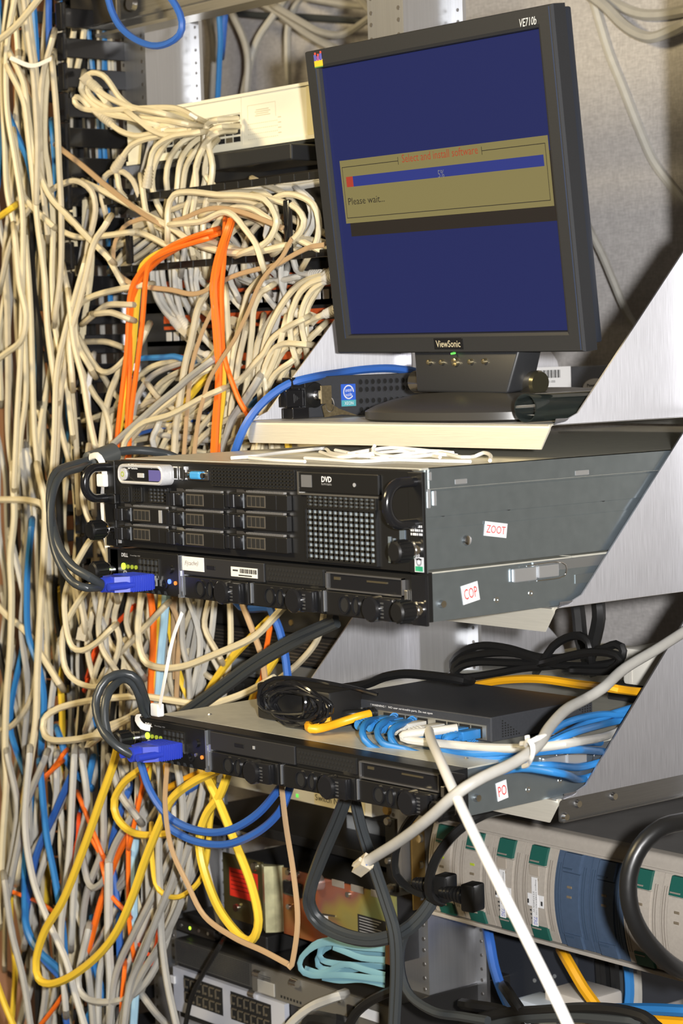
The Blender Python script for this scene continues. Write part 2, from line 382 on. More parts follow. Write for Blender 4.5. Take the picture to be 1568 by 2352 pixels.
# ---- the 2U server
Z2 = -.0868                      # its bottom
def zoot():
    t = thing('rack_server', 'thicker black-fronted server with a ZOOT sticker on its steel side', 'server', (0, 0, Z2), group='rack servers')
    B = Vector((0, 0, Z2))
    H = .0866
    L = lambda q: (q[0], q[1], q[2]-Z2, q[3]-Z2)
    # chassis: steel body, lid and raised bands on the sides
    m = MB(); m.box(-.2205, .2205, .004, .735, 0, H-.001)
    for s in (-1, 1):
        m.box(s*.2205, s*.222, .004, .735, .001, .0345); m.box(s*.2205, s*.2212, .004, .735, .0345, .0445)
        m.box(s*.2205, s*.2225, .004, .735, .0450, .0665)
    m.build('chassis', STEEL, t)
    m = MB(); m.box(-.2232, .2232, .012, .735, H-.0016, H); 
    for s in (-1, 1): m.box(s*.2217, s*.2232, .020, .735, .0685, H)
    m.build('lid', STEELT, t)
    m = MB()
    for s in (1,): m.box(.2217, .2236, .0202, .735, .0687, H-.0006)
    m.build('lid_side', STEEL, t)
    # front plate and ears
    m = MB(); m.box(-.2225, .2225, -.002, .004, .0005, H-.0015); 
    m.build('front_panel', BLK, t)
    for s in (-1, 1):
        m = MB(); m.box(s*.2225, s*.241, -.003, .0005, 0, H-.002, bev=.0006); m.box(s*.2230, s*.2402, .0005, .0022, .0, H-.002, m=1)
        m.build('ear', [BLK, STEEL], t)
    # slots, holes and screws of the right side
    X = .2226
    def side(px, py): q = U(px, py, x=.2225)-B; return q.y, q.z
    m = MB()
    for a in ((1019, 1180), (1170, 1166), (1387, 1146)):
        y_, z_ = side(*a); m.cyl((.2208, y_, z_), (.2218, y_, z_), .0026, n=10)
    m.build('side_holes', HOLE, t, kind='stuff')
    m = MB()
    for (a, b, c) in ((1042, 1070, 1105), (1318, 1350, 1085)):
        y0, z_ = side(a, c); y1, _ = side(b, c); m.box(.2222, .2240, y0, y1, z_-.003, z_+.0015, bev=.0006)
    for (px, p0, p1) in ((985, 1084, 1104), (982, 1123, 1168), (996, 1127, 1162)):
        y0, za = side(px, p0); _, zb = side(px, p1); m.box(.2222, .2240, y0-.0016, y0+.0016, zb, za, bev=.0006)
    m.build('side_clips', mat('bright_steel', (0.66, 0.68, 0.70), 0.3, 0.8), t, kind='stuff')
    y_, z_ = side(1072, 1241)
    MB().cyl((.222, y_, z_), (.2242, y_, z_), .0050, .0040, n=16).cyl((.2242, y_, z_), (.2250, y_, z_), .0040, .0028, n=16).build('rivet', CHROME, t, True)
    # sticker
    y0, z0 = side(1112, 1213); y1, z1 = side(1164, 1220)
    yc, zc = (y0+y1)/2, (z0+z1)/2; ang = R(-9)
    rt = Vector((0, math.cos(ang), math.sin(ang))); up = Vector((0, -math.sin(ang), math.cos(ang)))
    def stick(c, w, h, s, tw, th):
        c = Vector(c); m = MB()
        q = [c-rt*w/2-up*h/2, c+rt*w/2-up*h/2, c+rt*w/2+up*h/2, c-rt*w/2+up*h/2]
        m.add(q+[v+Vector((.0004, 0, 0)) for v in q], [(4, 5, 6, 7), (0, 1, 5, 4), (1, 2, 6, 5), (2, 3, 7, 6), (3, 0, 4, 7)])
        st = m.build('name_sticker', WHITEP, t, label='white sticker reading '+s)
        text(s, 'lettering', RED, st, c+Vector((.0005, 0, 0)), rt, up, tw, th)
    stick((.2222, yc, zc), .0265, .0125, 'ZOOT', .0225, .0068)
    # --- control pod (silver, rounded, standing out)
    x0, x1, z0, z1 = L(fr(268, 1067, 372, 1114, y=-.016))
    m = MB(); bm = bmesh.new()
    n = 8; r = (z1-z0)/2*.8; pts = []
    for (cx, cz, a0) in ((x1-r, z1-r, 0), (x0+r, z1-r, 90), (x0+r, z0+r, 180), (x1-r, z0+r, 270)):
        pts += [(cx+r*math.cos(R(a0+90*i/n)), cz+r*math.sin(R(a0+90*i/n))) for i in range(n+1)]
    N = len(pts); cx, cz = (x0+x1)/2, (z0+z1)/2
    def ringv(sc, yy, dx=0): 
        return [(cx+(a-cx)*(1-2*sc/(x1-x0)), yy, cz+(b-cz)*(1-2*sc/(z1-z0))) for a, b in pts]
    rings = [ringv(0, -.002), ringv(0, -.013), ringv(.0006, -.0152), ringv(.0018, -.016), ringv(.0030, -.0155), ringv(.0034, -.0140)]
    vs = sum(rings, []); fs = [(i*N+j, i*N+(j+1) % N, (i+1)*N+(j+1) % N, (i+1)*N+j) for i in range(len(rings)-1) for j in range(N)]
    m.add(vs, fs); pod = m.build('control_pod', SILV, t, True, label='silver rounded control pod')
    m = MB(); m.add(ringv(.0034, -.0140), [tuple(range(N))]); m.build('pod_face', BLKG, pod)
    px_, pz_ = x0+.0105, cz
    m = MB().cyl((px_, -.0140, pz_), (px_, -.0162, pz_), .0060, .0056, n=20); pb = m.build('power_button', SILV, pod, True)
    MB().ring((px_, -.0162, pz_), (0, -1, 0), .0026, .0017, .0003).build('power_symbol', LEDGD, pb, True)
    MB().box(x0+.053, x0+.0735, -.0146, -.0140, cz-.0058, cz+.0048, bev=.0005).build('display', mat('violet_display', (0.10, 0.09, 0.26), 0.25, emit=(0.10, 0.09, 0.3), estr=0.15), pod, label='violet status display')
    MB().box(x0+.034, x0+.045, -.0150, -.0140, cz-.003, cz+.0015, bev=.0018).build('button', SILV, pod)
    text('DELL', 'lettering', WPRINT, pod, (x0+.026, -.0141, cz+.0075), (1, 0, 0), (0, 0, 1), .0165, .0048, bold=.02)
    text('PowerEdge 2950', 'lettering', GPRINT, pod, (x0+.056, -.0141, cz+.0080), (1, 0, 0), (0, 0, 1), .033, .0038)
    # --- ports
    for a in (406, 420):
        x0, x1, z0, z1 = L(fr(a, 1071, a+11, 1101))
        u = MB().box(x0, x1, -.0045, -.002, z0, z1).build('usb_port', CHROME, t)
        MB().box(x0+.0015, x1-.0015, -.0047, -.0044, z0+.0012, z1-.0012).build('slot', HOLE, u)
    x0, x1, z0, z1 = L(fr(436, 1079, 484, 1103)); cx, cz = (x0+x1)/2, (z0+z1)/2
    v = MB().box(x0, x1, -.0035, -.002, z0, z1, bev=.0012).build('video_port', CHROME, t)
    MB().box(cx-.0085, cx+.0085, -.0075, -.0030, z0+.0012, z1-.0012, bev=.002).build('connector', mat('vga_blue', (0.05, 0.30, 0.62), 0.45), v, label='blue video socket')
    for s in (-1, 1): MB().cyl((cx+s*.0125, -.0075, cz), (cx+s*.0125, -.0030, cz), .0026, n=8).build('hex_nut', CHROME, v)
    # --- vent meshes
    def vent(px0, py0, px1, py1, nx, nz, bar=.0012, back=HOLE, name='vent_grille'):
        x0, x1, z0, z1 = L(fr(px0, py0, px1, py1))
        g = MB().box(x0, x1, -.0024, -.0019, z0, z1).build('vent_back', back, t)
        grid(MB(), x0, x1, z0, z1, nx, nz, bar, -.0042, -.0024).build(name, GRILLE, t)
    vent(492, 1077, 682, 1118, 24, 5, .0013)
    vent(286, 1119, 302, 1150, 3, 4); vent(314, 1120, 331, 1150, 3, 4); vent(350, 1121, 392, 1153, 5, 4, .0012, mat('dim_inside', (0.08, 0.085, 0.09), 0.5))
    vent(714, 1140, 868, 1166, 13, 3, .0015, mat('dim_inside2', (0.10, 0.11, 0.11), 0.5))
    x0, x1, z0, z1 = L(fr(714, 1172, 868, 1288))
    # the power bay: light back wall behind the bars
    MB().box(x0, x1, -.0024, -.0019, z0, z1).build('vent_back', INNER, t)
    grid(MB(), x0, x1, z0, z1, 13, 9, .0022, -.0036, -.0024).build('vent_grille', GRILLE, t)
    m = MB()
    for (a, b, c, d) in ((x0-.003, x1+.003, z1, z1+.002), (x0-.003, x1+.003, z0-.002, z0), (x0-.003, x0-.001, z0, z1), (x1+.001, x1+.003, z0, z1)): m.box(a, b, -.0048, -.002, c, d)
    m.build('grille_frame', BLK, t)
    # --- optical drive
    x0, x1, z0, z1 = L(fr(696, 1086, 878, 1133))
    d = MB().box(x0, x1, -.0050, -.002, z0, z1, bev=.0008).build('optical_drive', BLK, t)
    m = MB(); m.box(x0-.002, x0, -.0052, -.002, z0-.001, z1); m.box(x0-.002, x1, -.0052, -.002, z0-.0025, z0-.001); m.build('bright_edge', ZINC, d)
    q = L(fr(702, 1090, 726, 1118)); MB().box(q[0], q[1], -.0053, -.005, q[2], q[3]).build('drive_label', mat('dull_label', (0.12, 0.12, 0.12), 0.5), d)
    q = U(750, 1101, y=-.005)-B; text('DVD', 'lettering', WPRINT, d, (q.x, -.0051, q.z), (1, 0, 0), (0, 0, 1), .014, .005, bold=.02)
    q = U(750, 1112, y=-.005)-B; text('ReWritable', 'lettering', GPRINT, d, (q.x, -.0051, q.z), (1, 0, 0), (0, 0, 1), .014, .002)
    q = U(814, 1114, y=-.005)-B; MB().cyl((q.x, -.0056, q.z), (q.x, -.005, q.z), .0018, n=10).build('eject_button', GPRINT, d)
    # --- hard drives
    bays = [(404, 1127, 531, 1168), (404, 1172, 531, 1213), (404, 1217, 531, 1258),
            (541, 1129, 676, 1173), (541, 1176, 676, 1220), (541, 1224, 676, 1270),
            (287, 1164, 403, 1201), (287, 1208, 403, 1245)]
    proto = None
    bx = [L(fr(*b)) for b in bays]; wid = sum(b[1]-b[0] for b in bx)/len(bx); hei = sum(b[3]-b[2] for b in bx)/len(bx)
    for i, b in enumerate(bx):
        cx, cz = (b[0]+b[1])/2, (b[2]+b[3])/2; w2, h2 = wid/2-.0006, hei/2-.0012
        loc = Vector((cx, -.002, cz))
        if proto is None:
            m = MB(); m.box(-w2, w2, -.006, 0, -h2, h2, bev=.0008)
            c = m.build('drive_carrier', DCAR, t, loc=None); c.location = loc
            k = MB()                                            # rounded latch with two bumps at its left
            for (xx, rr) in ((-w2+.004, .0062), (-w2+.0105, .0062)):
                k.cyl((xx, -.0085, -h2*.78), (xx, -.0085, h2*.78), .0042, n=12)
            k.box(-w2+.002, -w2+.022, -.0100, -.004, -h2*.8, h2*.8, bev=.002)
            k.build('latch', BLKG, c, True)
            MB().box(-w2+.0222, -w2+.0232, -.0066, -.006, -h2*.9, h2*.9).build('edge_line', mat('grey_edge', (0.20, 0.22, 0.24), 0.35, 0.4), c)
            g = MB(); ox = -.002
            g.box(ox-.014, ox+.014, -.0064, -.0059, -.0055, .0055, bev=.0012); g.build('grip_frame', mat('grip_edge', (0.075, 0.065, 0.05), 0.35), c)
            for q in range(4):
                a = ox-.0125+q*.0066; MB().box(a, a+.0052, -.0068, -.0062, -.0042, .0042, bev=.0004).build('grip_slot', HOLE, c)
            MB().box(w2-.0165, w2-.0160, -.0063, -.006, -h2*.9, h2*.9).build('seam', BLKG, c)
            s_ = MB()
            for q in range(22):
                a = -w2+.026+q*(2*w2-.03)/22; s_.box(a, a+.0011, -.0055, -.002, h2+.0003, h2+.0022)
            s_.build('gasket', mat('silver_gasket', (0.42, 0.40, 0.37), 0.35, 0.8), c)
            MB().add([(-w2+.012, -.0058, h2+.0002), (-w2+.028, -.0058, h2+.0002), (-w2+.022, -.0058, h2+.003), (-w2+.012, -.0058, h2+.003)], [(0, 1, 2, 3)]).build('spring_tab', CHROME, c)
            proto = c
        else:
            c = proto.copy(); COL.objects.link(c); c.parent = t; c.location = loc
            for ch in list(proto.children):
                d_ = ch.copy(); COL.objects.link(d_); d_.parent = c
    # small yellow and grey tabs at the left edge of the bays
    q = L(fr(276, 1176, 283, 1192)); MB().box(q[0], q[1], -.0035, -.002, q[2], q[3]).build('yellow_tab', mat('yellow_tab', (0.8, 0.45, 0.03), 0.5), t, label='yellow tab')
    q = L(fr(278, 1234, 283, 1247)); MB().box(q[0], q[1], -.0032, -.002, q[2], q[3]).build('grey_tab', GPRINT, t)
    q = L(fr(381, 1171, 388, 1200)); MB().box(q[0], q[1], -.0086, -.0078, q[2], q[3]).build('drive_label', GPRINT, t)
    # lit electronics between grille and right ear
    m = MB()
    for (a, b, c_, d_) in ((896, 1196, 901, 1204), (897, 1232, 902, 1262), (898, 1276, 903, 1292), (906, 1196, 910, 1206), (908, 1236, 912, 1258)):
        q = L(fr(a, b, c_, d_)); m.box(q[0], q[1], -.003, -.002, q[2], q[3])
    m.build('contact_strip', mat('dull_blue_metal', (0.25, 0.30, 0.34), 0.4, 0.6), t)
    q = L(fr(923, 1196, 935, 1250)); MB().box(q[0], q[1], -.0030, -.002, q[2], q[3]).build('bright_strip', mat('blue_grey_strip', (0.16, 0.20, 0.24), 0.35, 0.5), t)
    # handles
    for s in (-1, 1):
        xx = s*.2315; za, zb = (H-.008, H-.0385)
        if s > 0: za, zb = H-.010, H-.0450
        rr = (za-zb)/2; pts = [(xx, -.003, za)]
        pts += [(xx, -.012-rr*.9*math.sin(R(a))-.006, (za+zb)/2+rr*math.cos(R(a))) for a in range(0, 181, 15)]
        pts += [(xx, -.003, zb)]
        h = MB().tube(smooth_path(pts), .0045, n=10).build('handle', BLKG, t, True)
        if s < 0: MB().box(xx-.003, xx+.016, -.008, -.002, zb-.006, zb+.004, bev=.001).build('handle_foot', BLK, h)
    thumb_screw(t, -.2320, (U(262, 1214, y=0)-B).z)
    thumb_screw(t, .2320, (U(962, 1262, y=0)-B).z)
    # print on the right ear
    q = (U(957, 1218, y=-.003)-B)
    for i, (wd, s) in enumerate(((.013, 'hp'), (.015, 'ProMail'), (.015, 'sleeves'))):
        m = MB()
        for k in range(6): m.box(q.x-.0075+k*.0026, q.x-.0075+k*.0026+.0020-.0004*((k+i) % 3), -.0033, -.0031, q.z+.0022-i*.0033, q.z+.0042-i*.0033)
        m.build('small_print', WPRINT, t)
    x0, x1, z0, z1 = L(fr(953, 1280, 973, 1314, y=-.003))
    st = MB().box(x0, x1, -.0034, -.003, z0, z1).build('logo_sticker', WHITEP, t, label='small white and green logo sticker')
    MB().box(x0+.0008, x1-.0008, -.0036, -.0034, z0+.0006, z0+.0048).build('green_band', mat('green_print', (0.03, 0.35, 0.16), 0.5), st)
    m = MB().ring(((x0+x1)/2, -.0034, z0+.0085), (0, -1, 0), .0036, .0022, .0002); m.box(x0+.0012, x1-.0012, -.0036, -.0034, z1-.0025, z1-.0010); m.build('emblem', GPRINT, st)
    # the lid's front edge catch
    MB().box(-.2215, .2215, .004, .012, H-.0022, H-.0008).build('lid_edge', mat('lid_edge_metal', (0.30, 0.28, 0.22), 0.4, 0.8), t)
    return t
ZOOT = zoot()

# ---- the 1U servers (same model twice)
def one_u(loc, rz, label, sticker, s_at, s_ang, s_size, note):
    t = thing('rack_server', label, 'server', loc, rz, group='rack servers')
    H = .0424
    # front features measured on the upper one
    B = Vector((0, .002, -.1312))
    def L(a, b, c, d):
        q = fr(a, b, c, d, y=.002); return q[0], q[1], q[2]-B.z, q[3]-B.z
    m = MB(); m.box(-.2215, .2215, .003, .68, 0, H-.0012); m.build('chassis', STEEL, t)
    m = MB(); m.box(-.2222, .2222, .020, .185, H-.0012, H); m.build('lid_front', STEELT, t)
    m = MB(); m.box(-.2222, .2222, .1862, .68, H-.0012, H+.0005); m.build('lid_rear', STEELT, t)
    m = MB(); m.box(-.11, -.085, .150, .172, H, H+.0022, bev=.0008); m.box(-.107, -.088, .154, .168, H+.0022, H+.0032, bev=.0004); m.build('lid_catch', ZINC, t)
    m = MB()
    for (a, b) in ((-.18, .05), (-.05, .16), (.03, .1), (.13, .17), (.19, .05), (-.16, .24), (.0, .26), (.15, .27)): m.cyl((a, b, H), (a, b, H+.0012), .0022, .0016, n=8)
    m.build('lid_rivets', ZINC, t, kind='stuff')
    m = MB(); m.box(-.2222, .2222, -.001, .020, .0, H-.0002); m.build('front_panel', BLK, t)
    for s in (-1, 1):
        MB().box(s*.2222, s*.2412, -.004, -.001, 0, H, bev=.0006).build('ear', BLKG, t)
    # side details
    X = .2215
    m = MB()
    for (yy, zz) in ((.060, .017), (.094, .012), (.135, .014), (.205, .022), (.34, .022)): m.ring((X, yy, zz), (1, 0, 0), .0026, .0014, .0005, n=10)
    m.build('side_holes', ZINC, t, kind='stuff')
    MB().cyl((X, .030, .0145), (X+.0035, .030, .0145), .0038, .0030, n=14).build('rail_stud', CHROME, t, True)
    m = MB(); m.box(X, X+.0012, .138, .76*.9, H-.0105, H-.0015); m.build('rail', mat('rail_steel', (0.42, 0.44, 0.45), 0.33, 0.85), t)
    m = MB(); m.box(X, X+.004, .112, .140, H-.017, H-.005, bev=.001); m.box(X+.0012, X+.006, .140, .165, H-.0155, H-.0045, bev=.001)
    la = m.build('rail_latch', mat('bright_steel', (0.66, 0.68, 0.70), 0.3, 0.8), t)
    MB().tube(smooth_path([(X+.005, .126, H-.0035), (X+.006, .16, H-.0025), (X+.006, .173, H-.006), (X+.006, .173, H-.014), (X+.006, .165, H-.017), (X+.005, .138, H-.0175)]), .0006, n=6).build('wire_clip', CHROME, la, True)
    m = MB(); m.box(X, X+.0008, .190, .238, .0175, .0255); m.build('slot', mat('slot_grey', (0.20, 0.22, 0.22), 0.4, 0.7), t)
    MB().box(X, X+.0022, .2345, .2405, .0185, .0245, bev=.0005).build('bright_tab', CHROME, t)
    MB().box(X, X+.004, .292, .325, .0270, .0310, bev=.0008).build('blue_tab', mat('blue_tab', (0.10, 0.22, 0.75), 0.45), t, label='blue release tab')
    # sticker
    c = Vector((X+.0002, *s_at)); rt = Vector((0, math.cos(s_ang), math.sin(s_ang))); up = Vector((0, -math.sin(s_ang), math.cos(s_ang))); w, h = s_size
    q = [c-rt*w/2-up*h/2, c+rt*w/2-up*h/2, c+rt*w/2+up*h/2, c-rt*w/2+up*h/2]
    st = MB().add(q+[v+Vector((.0004, 0, 0)) for v in q], [(4, 5, 6, 7), (0, 1, 5, 4), (1, 2, 6, 5), (2, 3, 7, 6), (3, 0, 4, 7)]).build('name_sticker', WHITEP, t, label='white sticker reading '+sticker)
    text(sticker, 'lettering', RED, st, c+Vector((.0005, 0, 0)), rt, up, w*.78, h*.56)
    # control block at the left
    x0, x1, z0, z1 = L(262, 1263, 417, 1368); z0 = .001; z1 = H-.001
    cp = MB().box(x0, x1, -.004, -.001, z0, z1, bev=.0006).build('control_panel', BLK, t)
    text('DELL', 'lettering', WPRINT, cp, (x0+.027, -.0042, H-.0062), (1, 0, 0), (0, 0, 1), .0115, .0036, bold=.02)
    text('PowerEdge 1950', 'lettering', GPRINT, cp, (x0+.0455, -.0042, H-.0062), (1, 0, 0), (0, 0, 1), .017, .0016)
    gx0, gx1 = x0+.052, x0+.086
    grid(MB(), gx0, gx1, H-.0265, H-.008, 5, 3, .0016, -.0055, -.004).build('vent_grille', GRILLE, cp)
    MB().box(gx0, gx1, -.0043, -.004, H-.0265, H-.008).build('vent_back', mat('vent_dark', (0.06, 0.065, 0.07), 0.4, 0.4), cp)
    for i, (xx, mt, r) in enumerate(((x0+.0245, LEDG, .0034), (x0+.0325, LEDGD, .0021), (x0+.0395, LEDGD, .0021), (x0+.0465, LEDGD, .0021))):
        MB().cyl((xx, -.004, H-.0175), (xx, -.0052, H-.0175), r, n=12).build('status_led', mt, cp)
    MB().ring((x0+.0265, -.004, H-.0245), (0, -1, 0), .0032, .0018, .0006).build('power_button', GPRINT, cp)
    MB().ring((x1-.022, -.004, .0115), (0, -1, 0), .0046, .0026, .0012).build('jack_socket', BLKG, cp)
    MB().cyl((x1-.0145, -.004, .0145), (x1-.0145, -.0052, .0145), .0024, n=10).build('blue_led', LEDB, cp) if sticker == 'COP' else MB().cyl((x1-.0145, -.004, .0145), (x1-.0145, -.0052, .0145), .0018, n=10).build('screw', ZINC, cp)
    MB().cyl((x1-.0045, -.004, .0135), (x1-.0045, -.0052, .0135), .0020, n=10).build('orange_led', LEDO, cp)
    MB().cyl((x1-.013, -.006, H-.016), (x1-.013, -.004, H-.016), .0040, n=14).build('button', BLK, cp)
    m = MB()
    for i in range(7): m.add([(x0+.03+i*.0105, -.0043, .0012), (x0+.036+i*.0105, -.0043, .0012), (x0+.034+i*.0105, -.0043, .0045), (x0+.030+i*.0105, -.0043, .0045)], [(0, 1, 2, 3)])
    m.build('lower_slots', mat('slot_grey2', (0.07, 0.075, 0.08), 0.4, 0.5), cp)
    m = MB(); m.box(x1+.0006, x1+.0016, -.004, -.001, .001, H-.002); m.box(x1+.003, x1+.0042, -.0045, -.001, .006, .026); m.box(x1+.0046, x1+.0085, -.0035, -.001, .0045, .027); m.box(x1+.0002, x1+.004, -.005, -.001, .0, .0032)
    m.build('hinge_strip', mat('hinge_steel', (0.50, 0.52, 0.55), 0.3, 0.85), t)
    # optical strip above the first bay
    x0, x1, z0, z1 = L(428, 1273, 612, 1318)
    od = MB().box(x0, x1, -.0035, -.001, H-.0195, H-.002, bev=.0006).build('optical_drive', BLKM, t)
    MB().box(x0+.038, x0+.052, -.0042, -.0035, H-.0125, H-.0085, bev=.0004).build('eject_button', BLK, od)
    if note:
        p0, p1, p2, p3 = L(426, 1275, 476, 1306)
        n_ = MB().box(p0, p1, -.0042, -.0036, H-.0155, H-.002, bev=.0003).build('paper_note', mat('note_paper', (0.72, 0.70, 0.66), 0.7), od, label='white handwritten note')
        text('F(cache)', 'handwriting', mat('pencil', (0.25, 0.22, 0.2), 0.8), n_, ((p0+p1)/2-.002, -.0043, H-.0085), (1, 0, .04), (-.04, 0, 1), .022, .0055, shear=.3)
        p0, p1, p2, p3 = L(538, 1287, 598, 1307)
        n_ = MB().box(p0, p1, -.0042, -.0036, H-.0165, H-.0075).build('barcode_label', mat('label_paper', (0.70, 0.68, 0.62), 0.7), od, label='white barcode label')
        m = MB(); a = p0+.014
        for k in range(12):
            wd = .0006+.0008*((k*7) % 3); m.box(a, a+wd, -.0044, -.0042, H-.0128, H-.0088); a += wd+.0008
        m.box(p0+.012, p1-.008, -.0044, -.0042, H-.0155, H-.0143); m.box(p0+.003, p0+.011, -.0044, -.0042, H-.0115, H-.0100)
        m.build('barcode', KPRINT, n_)
    else:
        MB().box(x0+.066, x0+.069, -.0042, -.0035, H-.0115, H-.0085).build('grey_mark', GPRINT, od)
    # perforated panel above the middle bay
    x0, x1, z0, z1 = L(616, 1290, 746, 1326)
    pv = MB().box(x0, x1, -.0030, -.001, H-.0175, H-.003).build('perforated_panel', mat('perforated_metal', (0.035, 0.034, 0.032), 0.35, 0.5), t)
    m = MB()
    for j in range(3):
        for i in range(17):
            xx = x0+.004+i*(x1-x0-.008)/16.5+(.0022 if j % 2 else 0); m.cyl((xx, -.0033, H-.0065-j*.0042), (xx, -.0029, H-.0065-j*.0042), .00165, n=6)
    m.build('vent_holes', HOLE, pv, kind='stuff')
    # framed blank above the right bay
    x0, x1, z0, z1 = L(756, 1306, 932, 1345)
    m = MB(); zt, zl = H-.004, H-.0195
    m.box(x0, x1, -.0045, -.001, zt-.0012, zt); m.box(x0, x1, -.0045, -.001, zl, zl+.0012); m.box(x0, x0+.0012, -.0045, -.001, zl, zt); m.box(x1-.0012, x1, -.0045, -.001, zl, zt)
    bl = m.build('blank_frame', mat('frame_edge', (0.16, 0.155, 0.15), 0.3, 0.6), t)
    MB().box(x0+.0013, x1-.0013, -.0022, -.001, zl+.0013, zt-.0013).build('blank_cover', BLKG, bl)
    m = MB(); m.box(x0+.010, x0+.018, -.0030, -.0022, zt-.0065, zt-.004); m.box(x0+.055, x0+.082, -.0030, -.0022, zt-.006, zt-.0045); m.build('blank_marks', mat('dull_brass', (0.12, 0.10, 0.06), 0.4, 0.6), bl)
    # three drive carriers
    first = None
    bays = [L(432, 1318, 582, 1392), L(590, 1330, 750, 1408), L(760, 1345, 930, 1424)]
    w2 = .0508; hh = .0205
    for i, b in enumerate(bays):
        loc_ = Vector(((b[0]+b[1])/2, -.001, .0012+hh/2))
        if first is None:
            c = MB().box(-w2, w2, -.0045, 0, -hh/2, hh/2, bev=.0008).build('drive_carrier', DCAR, t); c.location = loc_
            m = MB()
            for (xx, rx) in ((-.024, .0078), (-.0085, .0050), (.0045, .0042)):
                N = 22; vs = []
                for (k, yy) in ((1.0, -.0045), (1.0, -.0062), (.80, -.0062), (.80, -.0045)):
                    vs += [(xx+rx*k*math.cos(2*math.pi*q/N), yy, .0085*k*math.sin(2*math.pi*q/N)) for q in range(N)]
                m.add(vs, [(q*N+j, q*N+(j+1) % N, (q+1)*N+(j+1) % N, (q+1)*N+j) for q in range(3) for j in range(N)])
            m.build('finger_rings', BLKG, c, True)
            m = MB()
            for (xx, rx) in ((-.024, .0062), (-.0085, .0039), (.0045, .0033)):
                N = 18; m.add([(xx+rx*math.cos(2*math.pi*q/N), -.0047, .0067*math.sin(2*math.pi*q/N)) for q in range(N)], [tuple(range(N))])
            m.build('finger_recess', HOLE, c)
            m = MB(); N = 24
            m.cyl((.0225, -.0045, 0), (.0225, -.0145, 0), .0112, .0112, n=N); m.cyl((.0225, -.0145, 0), (.0225, -.0162, 0), .0112, .0095, n=N)
            m.box(.0225, .046, -.012, -.0045, -.0095, .0095, bev=.0012)
            m.build('latch', BLKG, c, True)
            m = MB()
            for k in range(5): m.box(.033+.0, .037, -.0123, -.0120, -.007+k*.003, -.0056+k*.003)
            m.build('latch_marks', mat('mark_grey', (0.05, 0.05, 0.05), 0.5), c)
            m = MB(); m.box(-w2-.0015, -w2-.0003, -.006, -.001, -hh/2+.002, hh/2); m.box(-w2-.0035, -w2-.0015, -.004, -.001, -hh/2+.004, hh/2-.003); m.build('spring_strip', mat('hinge_steel', (0.5, 0.52, 0.55), 0.3, 0.85), c)
            first = c
        else:
            c = first.copy(); COL.objects.link(c); c.parent = t; c.location = loc_
            for ch in list(first.children):
                d_ = ch.copy(); COL.objects.link(d_); d_.parent = c
    thumb_screw(t, -.232, .0205, -.004); thumb_screw(t, .232, .0135, -.004)
    MB().box(.2135, .2175, -.0045, -.001, .019, .029, bev=.0006).build('bright_pin', ZINC, t)
    return t
q = U(1080, 1362, x=.222)
COP = one_u((0, .002, -.1312), 0, 'black-fronted slim server with a COP sticker under the thicker server', 'COP', (q.y-.002, q.z+.1312), R(9), (.0195, .0165), True)
q = U(1154, 1817, x=.222)
PO = one_u((0, .0300, -.3035), R(1.9), 'black-fronted slim server with a PO sticker on the lowest shelf', 'PO', (q.y-.036, q.z+.3035), R(8), (.0130, .0165), False)
# ------------------------------------------------------------------ monitor on the top shelf
MONP = mat('monitor_plastic', (0.021, 0.022, 0.024), 0.45, noise=0.08, nscale=900)
MONB = mat('monitor_plastic_blue', (0.020, 0.024, 0.034), 0.40)
mc = Vector((.0203, .22086, .24897)); myaw, mtilt, mroll = R(-3.5246), R(-6.2006), R(-0.7011)
c_, s_ = math.cos(myaw), math.sin(myaw)
mr = Vector((c_, s_, 0)); mn = Vector((s_, -c_, 0)); mu = Vector((0, 0, 1))
mn2 = mn*math.cos(mtilt) + mu*math.sin(mtilt); mu2 = mu*math.cos(mtilt) - mn*math.sin(mtilt)
mr3 = mr*math.cos(mroll) + mu2*math.sin(mroll); mu3 = mu2*math.cos(mroll) - mr*math.sin(mroll)
MT = Matrix((mr3, mu3, mn2)).transposed().to_4x4(); MT.translation = mc      # local: x right, y up, z towards viewer; screen plane z=0
mon = thing('computer_monitor', 'dark grey flat-panel monitor showing a blue installer screen', 'monitor', (.03, .27, TA))
def mb(m, name, mt, parent=mon, smooth=False, label=None, kind=None):
    return m.xf(MT).build(name, mt, parent, smooth, label, world=True, kind=kind)
def lines(strip):
    return MB()
# bezel: frame of four bars around the screen, standing 4 mm proud, sloping inward
OX, OY, IX, IY = .1905, .1545, .169, .135
m = MB()
o_ = [(-OX, -OY), (OX, -OY), (OX, OY), (-OX, OY)]; i_ = [(-IX, -IY), (IX, -IY), (IX, IY), (-IX, IY)]
def rect(k, z, g=0): return [(a*(1+g/abs(a)) if a else 0, b*(1+g/abs(b)), z) for a, b in k]
rings = [rect(o_, -.012), rect(o_, .0015), rect(o_, .0045, -.0012), rect(i_, .0045, .004), rect(i_, .0035, .0012), rect(i_, -.002)]
vs = sum(rings, []); fs = [(i*4+j, i*4+(j+1) % 4, (i+1)*4+(j+1) % 4, (i+1)*4+j) for i in range(5) for j in range(4)]
m.add(vs, fs); bez = mb(m, 'bezel', MONP)
# deeper body behind, stepped in
m = MB(); m.box(-OX+.002, OX-.0012, -OY+.006, OY-.003, -.0205, -.008, bev=.002); m.box(-OX+.025, OX-.030, -OY+.03, OY-.03, -.040, -.016, bev=.006); m.box(-.13, .13, -.10, .10, -.062, -.038, bev=.01)
mb(m, 'rear_housing', MONB, smooth=True)
